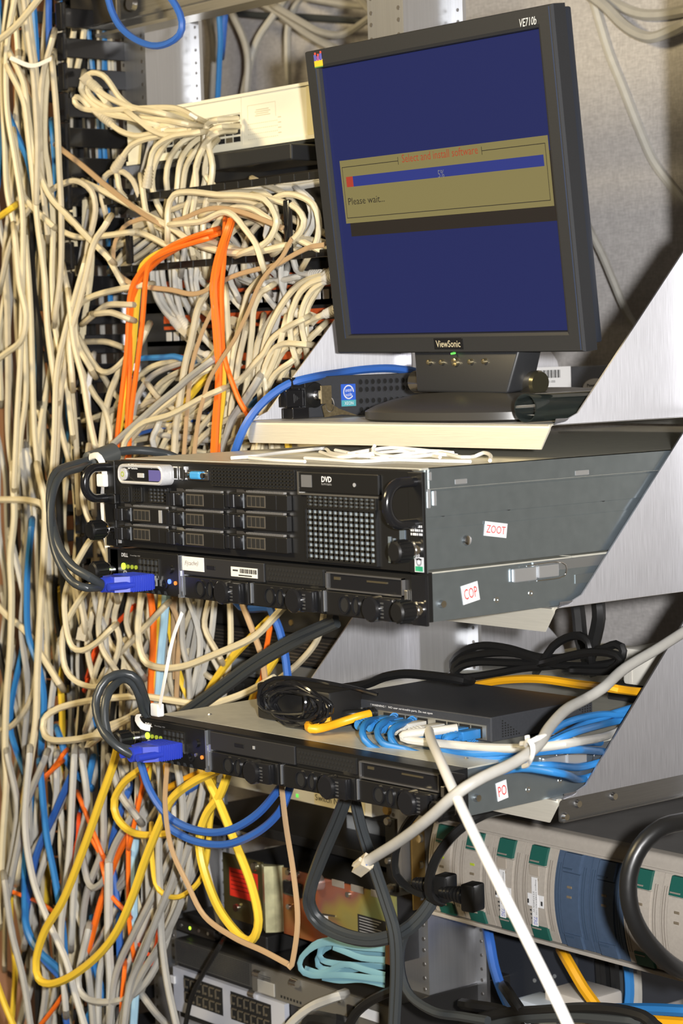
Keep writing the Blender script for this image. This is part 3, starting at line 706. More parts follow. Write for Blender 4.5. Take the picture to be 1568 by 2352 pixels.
# light moulding lines left of the screen and at the right edge
MLB = mat('moulding_blue', (0.03, 0.045, 0.09), 0.35)
mb(MB().box(-IX-.0050, -IX-.0042, -IY-.004, IY+.003, .0042, .0049), 'moulding_line', MLB, bez); mb(MB().box(OX-.0036, OX-.0028, -OY+.002, OY-.002, .0035, .0049), 'moulding_line', MLB, bez)
# screen
def scr(name, col, e=1.0):
    m_ = mat('screen_'+name, (0.008, 0.008, 0.010), 0.25, emit=col, estr=e, spec=0.2); return m_
SB = mat('screen_blue', (0.006, 0.006, 0.010), 0.25, emit=(0.0120, 0.0185, 0.100), estr=1.0, spec=0.2)
m = MB(); m.add([(-IX, -IY, 0), (IX, -IY, 0), (IX, IY, 0), (-IX, IY, 0)], [(0, 1, 2, 3)])
screen = mb(m, 'screen', SB, label='lit blue screen')
def P2(px, py):                      # photo pixel on the screen plane -> local x,y
    d = _v + _r*((px-784)/FPX) - _u*((py-1176)/FPX); t = (mc-CAM).dot(mn2)/d.dot(mn2); q = CAM+d*t-mc
    return q.dot(mr3), q.dot(mu3)
TAN = scr('tan', (0.235, 0.195, 0.070)); 
a = P2(781, 370); b = P2(1257, 310); c = P2(1274, 471); d = P2(795, 515)
X0 = (a[0]+d[0])/2; X1 = (b[0]+c[0])/2; Y1 = (a[1]+b[1])/2; Y0 = (c[1]+d[1])/2
def quad(x0, x1, y0, y1, z, name, mt, label=None):
    return mb(MB().add([(x0, y0, z), (x1, y0, z), (x1, y1, z), (x0, y1, z)], [(0, 1, 2, 3)]), name, mt, screen, label=label)
quad(X0+.0065, X1+.0065, Y0-.0135, Y1-.0135, .0002, 'window_shadow', scr('shadow', (0.020, 0.014, 0.007)))
quad(X0, X1, Y0, Y1, .0004, 'dialog_window', TAN, 'tan installer dialog')
LN = scr('line', (0.030, 0.024, 0.012))
def ln(x0, x1, y0, y1): quad(x0, x1, y0, y1, .0006, 'dialog_line', LN)
W_ = X1-X0; t_ = .0007
ta, tb = P2(915, 366)[0], P2(1106, 342)[0]
ln(X0+.003, ta, Y1-.0065-t_, Y1-.0065); ln(tb, X1-.004, Y1-.0065-t_, Y1-.0065); ln(X0+.003, X1-.004, Y0+.0050, Y0+.0050+t_)
ln(X0+.003, X0+.003+t_, Y0+.005, Y1-.0065); ln(X1-.004-t_, X1-.004, Y0+.005, Y1-.0065)
ln(ta-t_, ta, Y1-.0105, Y1-.0030); ln(tb, tb+t_, Y1-.0105, Y1-.0030)
yb1, yb0 = P2(1150, 366)[1], P2(1150, 392)[1]
xb0, xb1 = P2(797, 420)[0], P2(1250, 370)[0]
quad(xb0, xb1, yb0, yb1, .0006, 'progress_bar', scr('bar', (0.022, 0.035, 0.21)))
quad(xb0, xb0+.0115, yb0, yb1, .0008, 'progress_fill', scr('red', (0.42, 0.045, 0.02)), 'red part of the progress bar')
def stext(s, px, py, w, h, mt, z=.0008, bold=0.0):
    x, y = P2(px, py); text(s, 'lettering', mt, screen, MT @ Vector((x, y, 0)) - mon.location, mr3, mu3, w, h, depth=z, bold=bold)
ww = (P2(1096, 342)[0]-P2(922, 364)[0])
stext('Select and install software', 1009, 354, ww, .0078, scr('redtext', (0.40, 0.06, 0.02)))
stext('5%', 1014, 399, .0095, .0075, scr('paletext', (0.20, 0.20, 0.22)))
stext('Please wait...', 842, 459, P2(884, 458)[0]-P2(801, 463)[0], .0070, LN)
# brand lettering, model name and little bird emblem on the bezel
def btext(s, px, py, w, h, mt, bold=0.0, shear=0.0):
    x, y = P2(px, py); text(s, 'lettering', mt, bez, MT @ Vector((x, y, 0)) - mon.location, mr3, mu3, w, h, depth=.0052, bold=bold, shear=shear)
x, y = P2(1038, 788)
m = MB().box(x-.0225, x+.0225, y-.0055, y+.0055, .0044, .0050, bev=.0003); plate = mb(m, 'name_plate', BLKG, bez)
btext('ViewSonic', 1038, 788, .038, .0068, mat('gold_print', (0.62, 0.56, 0.40), 0.4, 0.3), bold=.01)
btext('VE710b', 1222, 49, .023, .0072, mat('pale_print', (0.62, 0.64, 0.64), 0.5), shear=.25)
ex, ey = P2(739, 134)
m = MB(); m.box(ex-.007, ex+.007, ey-.0078, ey-.0010, .0046, .0050, m=0)
for (dx, dy, h_, k) in ((-.0048, 0, .0062, 1), (0, -.001, .0045, 2), (.0048, 0.001, .0068, 1)):
    m.box(ex+dx-.0020, ex+dx+.0020, ey-.002, ey+h_-.002, .0048, .0053, m=k, bev=.0008); m.cyl((ex+dx+.0008, ey+h_-.001, .0048), (ex+dx+.0008, ey+h_-.001, .0053), .0014, m=3, n=8)
m.box(ex-.007, ex+.007, ey-.0088, ey-.0076, .0046, .0051, m=4)
mb(m, 'bird_emblem', [mat('emblem_yellow', (0.85, 0.50, 0.03), 0.5), mat('emblem_blue', (0.10, 0.10, 0.40), 0.5), mat('emblem_violet', (0.30, 0.08, 0.28), 0.5), mat('emblem_red', (0.65, 0.08, 0.05), 0.5), mat('emblem_green', (0.10, 0.25, 0.05), 0.5)], bez, label='small emblem of coloured birds')
# neck with five buttons and the green light
nx0, nx1 = P2(945, 818)[0], P2(1188, 815)[0]
nb = (.054)
m = MB()
zt, zb_ = -OY+.004, -OY-nb*.72
vs = [(nx0, zt, -.003), (nx1, zt, -.003), (nx1-.012, zb_, .008), (nx0+.012, zb_, .008), (nx0, zt, -.034), (nx1, zt, -.034), (nx1-.012, zb_, -.026), (nx0+.012, zb_, -.026)]
m.add(vs, [(0, 1, 2, 3), (4, 7, 6, 5), (0, 4, 5, 1), (3, 2, 6, 7), (1, 5, 6, 2), (0, 3, 7, 4)])
bm = bmesh.new(); bv = [bm.verts.new(v) for v in m.v]; [bm.faces.new([bv[i] for i in f]) for f in m.f]
bmesh.ops.bevel(bm, geom=bm.edges[:], offset=.003, segments=3, affect='EDGES', profile=.5); m = MB(); m.bm(bm)
neck = mb(m, 'neck', MONP, smooth=True)
GOLDBTN = mat('brass_button', (0.66, 0.56, 0.34), 0.22, 0.95)
for (px, py, r) in ((988, 831, .0030), (1017, 831, .0030), (1048, 831, .0048), (1083, 830, .0030), (1115, 829, .0030)):
    x, y = P2(px, py)
    m = MB().cyl((x, y, -.004), (x, y, .0035), r, r*.85, n=16); m.cyl((x, y, .0035), (x, y, .0045), r*.85, r*.45, n=16)
    mb(m, 'menu_button', GOLDBTN, neck, True)
x, y = P2(1045, 811); mb(MB().cyl((x, y, .0), (x, y, .0050), .0010, n=8), 'power_light', mat('green_light', (0.05, 0.4, 0.05), 0.4, emit=(0.15, 0.8, 0.1), estr=1.0), neck)
# hinge barrel at the foot of the neck and the rounded foot
hz = TA+.036
hl, hr = U(935, 893, y=.262), U(1242, 893, y=.262)
m = MB().cyl((hl.x+.01, .266, hz), (hr.x, .258, hz-.002), .0115, n=24)
mb2 = m.build('hinge_barrel', mat('smoked_chrome', (0.42, 0.38, 0.30), 0.16, 0.95), mon, True, world=True)
m = MB().cyl((hr.x+.0002, .2579, hz-.002), (hr.x+.004, .2577, hz-.0022), .0118, .0105, n=24); m.build('barrel_cap', mat('barrel_end', (0.12, 0.11, 0.07), 0.25, 0.8), mon, True, world=True)
# foot: wide half-round dome
m = MB(); N = 40; cx, cy = .040, .305; RX, RY = .140, .146
rows = [(.97, .0), (1.0, .002), (1.0, .009), (.985, .0105), (.93, .0145), (.82, .0200), (.65, .0245), (.40, .027), (0.02, .028)]
vs = []
for (k, zz) in rows:
    for i in range(N):
        a = 2*math.pi*i/N; ca, sa = math.cos(a), math.sin(a)
        ex_ = 2.6; q = (abs(ca)**ex_+abs(sa)**ex_)**(-1/ex_)
        vs.append((cx+RX*k*ca*q, cy+RY*k*sa*q*(1.0 if sa < 0 else .72), TA+.0002+zz))
fs = [(i*N+j, i*N+(j+1) % N, (i+1)*N+(j+1) % N, (i+1)*N+j) for i in range(len(rows)-1) for j in range(N)]
m.add(vs, fs + [tuple(range((len(rows)-1)*N, len(rows)*N)), tuple(range(N))[::-1]])
m.build('foot', mat('foot_plastic_lit', (0.040, 0.038, 0.034), 0.34), mon, True, world=True)  # lighter and warmer than the monitor plastic: lamp highlight put into the colour

# ------------------------------------------------------------------ clear plastic tube leaning at the foot
m = MB(); p0 = U(1206, 941, x=.195); p1 = Vector((p0.x-.012, p0.y+.11, p0.z+.002)); p0.z = TA+.0140; p1.z = TA+.0140
m.cyl(p0, p1, .0128, n=28, caps=False); m.cyl(p0, p1, .0118, n=28, caps=False)
d = (p1-p0).normalized(); m.ring(p0, d, .0128, .0118, .0004, n=28)
o = m.build('plastic_tube', mat('smoky_clear_plastic', (0.16, 0.20, 0.19), 0.06, 0.0, trans=0.92), None, True)
tag(o, 'smoky transparent plastic tube lying beside the monitor foot', 'tube')

# ------------------------------------------------------------------ loose server bezel with key, behind the monitor
BX = -.182
bzl = thing('server_bezel', 'loose dark server bezel with key and perforated face behind the monitor foot', 'bezel', (BX, .43, TA))
y0 = U(701, 910, x=BX).y; z0, z1 = TA+.0008, U(701, 866, x=BX).z
m = MB(); m.box(BX-.014, BX, y0, .672, z0, z1, bev=.0018); face = m.build('face_panel', GREYB, bzl, world=True)
def S(px, py, dx=0): return U(px, py, x=BX+dx)
# perforations: rows of round holes
m = MB(); m2 = MB()
q0, q1 = S(827, 874), S(924, 868)
step = (q1.y-q0.y)/7.0
for j, py in enumerate((876, 893, 919, 937)):
    zz = S(827, py).z; zz = (z1-.0075, z1-.0155, z1-.0275, z1-.0365)[j]
    for i in range(28):
        yy = q0.y+i*step
        if yy > .66: continue
        m.cyl((BX-.0006, yy, zz), (BX+.0004, yy, zz), .0028, n=12); m2.ring((BX, yy, zz), (1, 0, 0), .0033, .0028, .0006, n=12)
ho = m.build('vent_holes', HOLE, bzl, world=True, kind='stuff'); m2.build('hole_rims', GREYB, bzl, world=True, kind='stuff')
# end latch block facing front
m = MB(); e0 = y0-.024
m.box(BX-.016, BX+.0010, e0+.006, y0+.004, z0, z0+.0115, bev=.001); m.box(BX-.016, BX+.0010, e0+.006, y0+.004, z1-.0115, z1, bev=.001)
m.box(BX-.014, BX-.004, e0+.010, y0+.006, z0+.008, z1-.008)
m.build('end_cap', BLKG, bzl, world=True)
m = MB(); m.box(BX-.012, BX-.001, e0, y0, z0+.0125, z1-.0130, bev=.0008); lt = m.build('end_latch', BLKG, bzl, world=True)
m = MB()
for k in range(4): m.box(BX-.0012, BX-.0002, e0+.010+k*.002, e0+.011+k*.002, z0+.0165+k*.0014, z1-.0170-k*.0014)
m.build('latch_ridges', BLK, lt, world=True)
# round lock recess, lock cylinder, keys
lc = S(722, 907); m = MB().cyl((BX+.0002, lc.y, lc.z), (BX+.0020, lc.y, lc.z), .0135, .0125, n=28); m.box(BX+.0002, BX+.0016, y0-.001, lc.y, lc.z-.0128, lc.z+.0128); rec = m.build('lock_recess', BLK, bzl, True, world=True)
m = MB().cyl((BX+.002, lc.y, lc.z), (BX+.0052, lc.y, lc.z), .0058, n=20); m.cyl((BX+.0052, lc.y, lc.z), (BX+.0100, lc.y, lc.z), .0046, n=20); m.build('lock_cylinder', CHROME, rec, True, world=True)
KEY = mat('key_brass', (0.40, 0.33, 0.20), 0.35, 0.9, noise=.2, nscale=300)
key = thing('key_pair', 'two brass keys, one in the lock of the loose bezel', 'keys', (BX+.012, lc.y+.005, z0))
kq = MB(); kq.box(BX+.0102, BX+.0122, lc.y-.001, lc.y+.0135, lc.z-.0095, lc.z+.0095, bev=.0009)
kq.build('key_head', KEY, key, world=True)
a = S(738, 933, .010); b = S(744, 958, .010); c = S(782, 952, .010); d = S(818, 956, .010); e = S(775, 938, .010); f_ = S(752, 923, .010)
kq = MB(); P = [(v.y, max(v.z, z0+.0006)) for v in (f_, a, b, c, d, e)]; kq.prism(P, 'x', BX+.0105, BX+.0120); kq.build('hanging_key', KEY, key, world=True)
kq = MB(); rr = []
for i in range(17):
    aa = 2*math.pi*i/16; rr.append((BX+.0115, lc.y+.0105+.0055*math.cos(aa), lc.z-.0105+.0075*math.sin(aa)))
kq.tube(rr[:-1], .0007, n=6, closed=True); kq.build('key_ring', CHROME, key, True, world=True)
# blue processor sticker
def sq(px0, py0, px1, py1, x=BX):
    a, b = U(px0, (py0+py1)/2, x=x), U(px1, (py0+py1)/2, x=x); return a.y, b.y, U((px0+px1)/2, py1, x=x).z, U((px0+px1)/2, py0, x=x).z
y_0, y_1, z_0, z_1 = sq(783, 882, 816, 933)
st = MB().box(BX, BX+.0004, y_0, y_1, z_0, z_1).build('processor_sticker', mat('sticker_blue', (0.03, 0.11, 0.55), 0.4), bzl, world=True, label='blue and teal processor sticker')
hh = (z_1-z_0)
MB().box(BX+.0003, BX+.0006, y_0, y_1, z_0, z_0+hh*.28).build('teal_band', mat('sticker_teal', (0.08, 0.36, 0.40), 0.4), st, world=True)
cy_, cz_ = (y_0+y_1)/2, z_0+hh*.64
m = MB(); N = 30; vs = []
for k in (1.0, .84):
    vs += [(BX+.0007, cy_+.0072*k*math.cos(2*math.pi*i/N), cz_+.0074*k*math.sin(2*math.pi*i/N)) for i in range(N)]
m.add(vs, [(i, (i+1) % N, (i+1) % N+N, i+N) for i in range(N-3)]); m.build('swirl', WPRINT, st, world=True)
off = st.parent.location
for s, dz in (('intel', .0022), ('inside', -.0026)): text(s, 'lettering', WPRINT, st, Vector((BX+.0006, cy_, cz_+dz))-off, (0, 1, .1), (0, -.1, 1), .0088, .0038)
text('XEON', 'lettering', WPRINT, st, Vector((BX+.0006, cy_, z_0+hh*.14))-off, (0, 1, 0), (0, 0, 1), .0120, .0034)
# white barcode label
y_0, y_1, z_0, z_1 = sq(1200, 843, 1309, 925)
z_0 = max(z_0, z0+.002); st = MB().box(BX+.0010, BX+.0016, y_0, y_1, z_0, z_1, bev=.0005).build('barcode_label', WHITEP, bzl, world=True, label='white barcode label')
m = MB(); yy = y_0+.012; k = 0
ye = U(1284, 850, x=BX).y
while yy < ye:
    wd = .0005+.0007*((k*5+k*k) % 3); m.box(BX+.0016, BX+.0018, yy, yy+wd, z_1-.0125, z_1-.0035); yy += wd+.0007+.0004*(k % 2); k += 1
m.build('barcode', KPRINT, st, world=True)
for s, dz, wd, dy in (('DAR-6381-000', .0165, .026, .014), ('Dell', .0205, .008, .004), ('power/ 2x3.20GHz ...', .0250, .038, .024), ('PowerEdge 1850', .0292, .026, .010)):
    yc = (U(1250, 870, x=BX).y+dy-.012); text(s, 'lettering', KPRINT, st, Vector((BX+.0017, yc, z_1-dz))-off, (0, 1, 0), (0, 0, 1), wd, .0028)
# oval badge
oc = S(1365, 889); m = MB(); N = 28
m.add([(BX+.0012, oc.y+.020*math.cos(2*math.pi*i/N), oc.z+.0098*math.sin(2*math.pi*i/N)) for i in range(N)], [tuple(range(N))])
m.add([(BX+.0, oc.y+.0205*math.cos(2*math.pi*i/N), oc.z+.0102*math.sin(2*math.pi*i/N)) for i in range(N)]+[(BX+.0012, oc.y+.020*math.cos(2*math.pi*i/N), oc.z+.0098*math.sin(2*math.pi*i/N)) for i in range(N)], [(i, (i+1) % N, (i+1) % N+N, i+N) for i in range(N)])
bd = m.build('badge', mat('badge_grey', (0.36, 0.34, 0.30), 0.5, 0.3), bzl, world=True, label='grey oval badge')
text('PowerEdge', 'lettering', KPRINT, bd, Vector((BX+.0013, oc.y, oc.z+.0018))-off, (0, 1, 0), (0, 0, 1), .027, .0045, bold=.02)
text('1850', 'lettering', KPRINT, bd, Vector((BX+.0013, oc.y+.004, oc.z-.0042))-off, (0, 1, 0), (0, 0, 1), .010, .0036)
# ------------------------------------------------------------------ small network switch on the lowest server
ZS = -.3035+.0424+.0008
sw = thing('network_switch', 'charcoal metal network switch full of blue plugs on the lowest server', 'switch', (.157, .1455, ZS), R(3.0))
SWW, SWD, SWH = .212, .138, .0245
m = MB(); m.box(-SWW, 0, 0, SWD, .0015, SWH, bev=.0012); body = m.build('case', GREYB, sw)
for (a, b) in ((-.19, .02), (-.02, .02), (-.19, .12), (-.02, .12)): MB().cyl((a, b, 0), (a, b, .0015), .006, n=12).build('rubber_foot', BLK, sw)
MB().cyl((-.2055, -.0012, .0165), (-.2055, 0, .0165), .0024, n=10).build('screw', ZINC, sw)
m = MB()
for (ox, dirn) in ((.014, 1), (.112, -1)):
    for i in range(7):
        for j in range(7-i if dirn > 0 else i+1):
            yy = ox+i*.0036; zz = .0045+j*.0024 if dirn > 0 else .0200-j*.0024
            m.box(0, .0003, yy, yy+.0016, zz, zz+.0013)
m.build('side_vents', HOLE, body, kind='stuff')
# port recess and ports
fp = MB().box(-.1500, -.0060, -.0006, .0004, .0030, .0165).build('port_plate', mat('port_plate_metal', (0.42, 0.40, 0.34), 0.35, 0.8), sw)
ports = [-.142, -.1265, -.111, -.0955, -.071, -.0555, -.040, -.0245]
for x in ports: MB().box(x, x+.0135, -.0010, -.0002, .0040, .0150).build('port', HOLE, fp)
pw = MB().box(-.1880, -.1730, -.0008, .0002, .0030, .0165).build('uplink_port', mat('port_plate_metal', (0.42, 0.40, 0.34), 0.35, 0.8), sw)
MB().box(-.1775, -.1745, -.0016, -.0008, .0115, .0150).build('green_light', mat('green_light', (0.05, 0.4, 0.05), 0.4, emit=(0.15, 0.8, 0.1), estr=1.0), pw)
MB().box(-.1690, -.1560, -.0022, .0, .0050, .0150, bev=.001).build('serial_port', mat('serial_metal', (0.14, 0.12, 0.09), 0.3, 0.8), sw)
text('! WARNING !   NO user serviceable parts. Do not open', 'lettering', WPRINT, sw, (-.118, -.0002, .0203), (1, 0, 0), (0, 0, 1), .085, .0026)
for s, x in (('PORT7', -.052), ('PORT8', -.028)): text(s, 'lettering', WPRINT, sw, (x, -.0002, .0017), (1, 0, 0), (0, 0, 1), .011, .0018)

# ------------------------------------------------------------------ black power adapter with bound lead, white adapter
za = ZS
a = U(597, 1650, z=za); b = U(700, 1655, z=za)
pa = thing('power_adapter', 'black power adapter with its thin lead wound up, left of the switch', 'adapter', (a.x+.03, a.y+.03, za), R(3))
MB().box(-.034, .074, -.030, .014, .0002, .036, bev=.003).build('case', mat('adapter_black', (0.010, 0.0095, 0.009), 0.5), pa, True)
for k in range(13):
    rnd = random.Random(k+50); cx, cz = .036+rnd.uniform(-.008, .008), .022+rnd.uniform(-.002, .003)
    rx, rz = .040+rnd.uniform(-.012, .010), .016+rnd.uniform(-.005, .006); ph = rnd.uniform(-.3, .3); yb = -.036-rnd.uniform(0, .010)
    P = []
    for i in range(24):
        aa = 2*math.pi*i/24; u_, v_ = rx*math.cos(aa), rz*math.sin(aa)
        P.append((cx+u_*math.cos(ph)-v_*math.sin(ph)*.4, yb+.004*math.sin(aa*2+k), max(.002, cz+v_*math.cos(ph)+u_*math.sin(ph)*.35)))
    MB().tube(P, .0019, n=6, closed=True).build('lead_loop', BLKG, pa, True)
MB().tube(smooth_path([(-.002, -.040, .010), (-.004, -.052, .020), (.0, -.052, .036), (.012, -.045, .046), (.040, -.030, .046), (.085, -.012, .040), (.11, .0, .034)]), .0020, n=6).build('loose_lead', BLKG, pa, True)
w0 = U(1428, 1545, y=.40)
o = thing('white_adapter', 'cream power adapter half hidden behind the lowest shelf side', 'adapter', (w0.x, .40, ZS))
MB().box(.0, .062, 0, .05, w0.z-.012-ZS, w0.z+.026-ZS, bev=.004).build('case', mat('cream_plastic', (0.62, 0.60, 0.54), 0.45), o, True)
MB().box(.010, .014, -.0008, .0, w0.z-.010-ZS, w0.z+.020-ZS).build('case_rib', mat('cream_plastic2', (0.50, 0.48, 0.43), 0.5), o)
MB().box(-.02, .075, .0, .05, .0, w0.z-.012-ZS).build('support_block', BLKM, o)

# ------------------------------------------------------------------ disk array in the lower right bay
AY = .372
ax0, az1 = U(990, 1885, y=AY).x, U(990, 1885, y=AY).z
az0 = U(985, 2085, y=AY).z
zt0 = az1+.017
arr = thing('disk_array', 'beige rack disk array with green latches and two blue modules', 'disk array', (0, AY, az0-.006))
AB = mat('beige_metal', (0.34, 0.31, 0.27), 0.5, noise=.04, nscale=200); ABD = mat('beige_plastic', (0.36, 0.325, 0.28), 0.5, noise=.05, nscale=300)
ABL = mat('slate_blue_plastic', (0.052, 0.082, 0.135), 0.5, noise=.06, nscale=200); GRN = mat('green_latch', (0.010, 0.085, 0.066), 0.45)
AX1 = .262
m = MB(); m.box(ax0-.003, AX1, AY+.012, .86, az0-.004, zt0-.002); m.build('enclosure', mat('enclosure_grey', (0.17, 0.165, 0.16), 0.5, 0.2, noise=.08, nscale=30), arr, world=True)
m = MB(); N = 6; P = [(AY-.002, az1+.002)]
P += [(AY+.004-.006*math.cos(R(a)), zt0-.008+.008*math.sin(R(a))) for a in range(0, 91, 15)] + [(AY+.014, zt0), (AY+.014, az1+.002)]
m.prism(P, 'x', ax0-.003, AX1); m.box(ax0-.003, AX1, AY-.0035, AY-.001, az1+.0005, az1+.0028); m.build('top_rail', AB, arr, True, world=True)
m = MB(); m.box(ax0-.003, AX1, AY-.003, AY+.012, az0-.006, az0-.002, bev=.0008); m.build('bottom_rail', AB, arr, world=True)
pit = (U(1547, 2045, y=AY).x-U(1148, 1935, y=AY).x)/5.06
xs0 = U(1148, 1935, y=AY).x-2*pit-.006
MH = az1-az0
def module(kind):
    t = {}
    w = pit-.0016
    def bow(z): u = (z/MH)*2-1; return -.010*(1-u*u)          # front bulges in the middle
    K = 14; m = MB(); vs = []
    for i in range(K+1):
        z = MH*i/K; vs += [(0, bow(z), z), (w, bow(z), z), (w, .012, z), (0, .012, z)]
    fs = [(4*i+j, 4*i+(j+1) % 4, 4*i+4+(j+1) % 4, 4*i+4+j) for i in range(K) for j in range(4)] + [(0, 1, 2, 3), (4*K, 4*K+3, 4*K+2, 4*K+1)]
    m.add(vs, fs)
    def strip(x0, x1, za, zb, pr, mm, name, n=10):
        s = MB(); vs = []
        for i in range(n+1):
            z = za+(zb-za)*i/n; b = bow(z); vs += [(x0, b-pr, z), (x1, b-pr, z), (x1, b+.002, z), (x0, b+.002, z)]
        s.add(vs, [(4*i+j, 4*i+(j+1) % 4, 4*i+4+(j+1) % 4, 4*i+4+j) for i in range(n) for j in range(4)] + [(0, 1, 2, 3), (4*n, 4*n+3, 4*n+2, 4*n+1)])
        return s.build(name, mm, None, True)
    base = ABD if kind != 'blue' else ABL
    rootm = m.build('module_body', base, None, True)
    ch = []
    rib = mat('rib_shadow_beige', (0.22, 0.195, 0.165), 0.55) if kind != 'blue' else mat('rib_blue', (0.035, 0.06, 0.10), 0.5)
    for a in (.002, .0052, w-.0085, w-.0055): ch.append(strip(a, a+.0011, .012, MH-.012, .0004, rib, 'groove'))
    ch.append(strip(.0105, w-.0115, .014, MH-.020, .0016, base, 'front_plate'))
    for zz in (MH-.034, MH-.044):
        s = MB().box(.0195, .0265, bow(zz)-.0022, bow(zz)-.001, zz-.0014, zz+.0014, bev=.0007); ch.append(s.build('indicator', mat('indicator_dark', (0.16, 0.13, 0.09), 0.4), None))
    lm = GRN if kind != 'blue' else ABL
    for (za, zb, nm) in ((MH-.0185, MH-.0005, 'top_latch'), (.0005, .0150, 'bottom_latch')):
        ch.append(strip(.0115, w-.0125, za, zb, .0034, lm, nm, 4))
        zz = za+.003 if nm == 'top_latch' else zb-.003
        s = MB().box(.013, .026, bow(zz)-.0042, bow(zz)-.003, zz-.0007, zz+.0007); ch.append(s.build('latch_slot', rib, None))
    if kind == 'label':
        s = MB(); z0_, z1_ = .034, .050; b = bow(.045)-.0020
        s.box(.0115, w-.0125, b-.0004, b+.0004, .036, .049); ch.append(s.build('white_label', WHITEP, None))
        s = MB(); s.box(.0185, .0270, b-.0010, b-.0004, .016, .067); o1 = s.build('drive_label', WHITEP, None); ch.append(o1)
        s = MB(); s.box(.0115, .0135, b-.0007, b-.0003, .0385, .043); s.box(w-.016, w-.0135, b-.0007, b-.0003, .0385, .043); ch.append(s.build('label_marks', KPRINT, None))
        for q, (tx, dx) in enumerate((('Seagate CHEETAH 15K.3', .0250), ('ST373453LW', .0215))):
            cu = text(tx, 'lettering', KPRINT, None, (dx, b-.0011, .045-.004*q), (0, 0, -1), (1, 0, 0), .040-.018*q, .0022); ch.append(cu)
        cu = text('73G', 'handwriting', mat('pen_blue', (0.05, 0.08, 0.45), 0.7), None, (.0235, b-.0011, .0215), (0, .0, -1), (1, 0, 0), .008, .0050, shear=.2); ch.append(cu)
        s = MB(); s.box(.013, .027, bow(.07)-.0024, bow(.07)-.0012, .068, .079, bev=.0005); ch.append(s.build('recessed_panel', mat('panel_tan', (0.33, 0.29, 0.24), 0.5), None))
        s = MB()
        for i in range(5):
            zz = .012+i*.0045; s.box(.0125, .0150, bow(zz)-.0020, bow(zz)-.0014, zz, zz+.0018)
        ch.append(s.build('label_symbols', KPRINT, None))
    return rootm, ch
protos = {}
kinds = ['lit', 'lit', 'label', 'label', 'blue', 'blue', 'plain', 'plain', 'plain']
for i, k in enumerate(kinds):
    x = xs0+i*pit
    if x < ax0-.004: continue
    if x+pit > AX1+.002: break
    if k not in protos:
        protos[k] = module(k); r0, chs = protos[k]
    else:
        r0, chs0 = protos[k]; r0 = r0.copy(); COL.objects.link(r0)
        chs = []
        for c in chs0:
            c2 = c.copy(); COL.objects.link(c2); chs.append(c2)
    r0.parent = arr; r0.location = Vector((x, AY-.001, az0))-arr.location
    for c in chs: c.parent = r0
    if k == 'lit':
        for c in chs:
            if c.name.startswith('indicator'):
                c.data = c.data.copy(); c.data.materials.clear(); c.data.materials.append(LEDGD)
                break

# ------------------------------------------------------------------ equipment of the left bay
def bay_x(px, py, y): return U(px, py, y=y).x
LX0, LX1 = -.700, -.271
# cream patch / distribution unit with a port cut-out
CRM = mat('cream_enamel', (0.78, 0.75, 0.60), 0.4); CRM2 = mat('cream_enamel_yellow', (0.70, 0.64, 0.40), 0.45)
fy = .345
zt_ = U(560, 215, y=fy).z; zb_ = U(560, 342, y=fy).z
pu = thing('distribution_unit', 'cream-white distribution unit at the top with a block of plugged ports', 'distribution unit', (-.485, fy, zb_))
m = MB(); m.box(LX0+.004, LX1, fy+.002, .376, zb_+.001, zt_-.001); m.box(-.66, -.30, .376, .62, zb_+.004, zt_-.004); m.build('case', CRM, pu, world=True)
q0 = U(470, 297, y=fy).x-.10; q1 = U(553, 297, y=fy).x; pz0, pz1 = U(520, 331, y=fy).z, U(520, 264, y=fy).z
m = MB()
m.box(LX0+.004, q0, fy, fy+.002, zb_, zt_); m.box(q1, LX1, fy, fy+.002, zb_, zt_); m.box(q0, q1, fy, fy+.002, pz1, zt_); m.box(q0, q1, fy, fy+.002, zb_, pz0)
m.box(LX0+.004, LX1, fy-.003, fy+.002, zt_-.0035, zt_); m.box(LX0+.004, LX1, fy-.003, fy+.002, zb_, zb_+.0045)
fp = m.build('front_cover', CRM, pu, world=True)
q = U(706, 250, y=fy).x; MB().box(q, LX1, fy-.0012, fy-.0001, zb_+.005, zt_-.004).build('end_strip', CRM2, fp, world=True, label='yellowish end strip')
q = U(556, 300, y=fy).x; MB().box(q, q+.0006, fy-.0005, fy+.001, zb_+.005, zt_-.004).build('cover_joint', mat('joint_grey', (0.5, 0.47, 0.38), 0.6), fp, world=True)
n_ = 11
for r_ in range(4):
    for k in range(n_):
        xx = q0+.003+(q1-q0-.004)*k/n_; zz = pz0+.001+(pz1-pz0)*r_/4
        MB().box(xx, xx+(q1-q0)/n_-.003, fy+.0010, fy+.0018, zz, zz+(pz1-pz0)/4-.0025).build('port', HOLE if (k+r_) % 3 else mat('port_brown', (0.12, 0.10, 0.06), 0.5), fp, world=True)
m = MB(); a = U(568, 245, y=fy); b = U(632, 235, y=fy); PR_ = mat('faint_print', (0.52, 0.48, 0.36), 0.6)
m.box(a.x, b.x, fy-.0003, fy, a.z+.0005, a.z+.0010); m.box(a.x, a.x+.0006, fy-.0003, fy, a.z-.016, a.z+.0010); m.box(b.x, b.x+.0006, fy-.0003, fy, a.z-.016, a.z+.0010)
for i in range(4):
    for k in range(16):
        m.box(a.x+k*.0036, a.x+k*.0036+.002, fy-.0003, fy, a.z-.021-i*.0058, a.z-.0202-i*.0058)
    m.box(b.x+.004, b.x+.010, fy-.0003, fy, a.z-.018-i*.0058, a.z-.0168-i*.0058)
for i in range(4): m.box(a.x+.016-.002*(i % 2), a.x+.040+.003*(i % 2), fy-.0003, fy, a.z-.006-i*.0022, a.z-.005-i*.0022)
m.build('printed_table', PR_, fp, world=True)
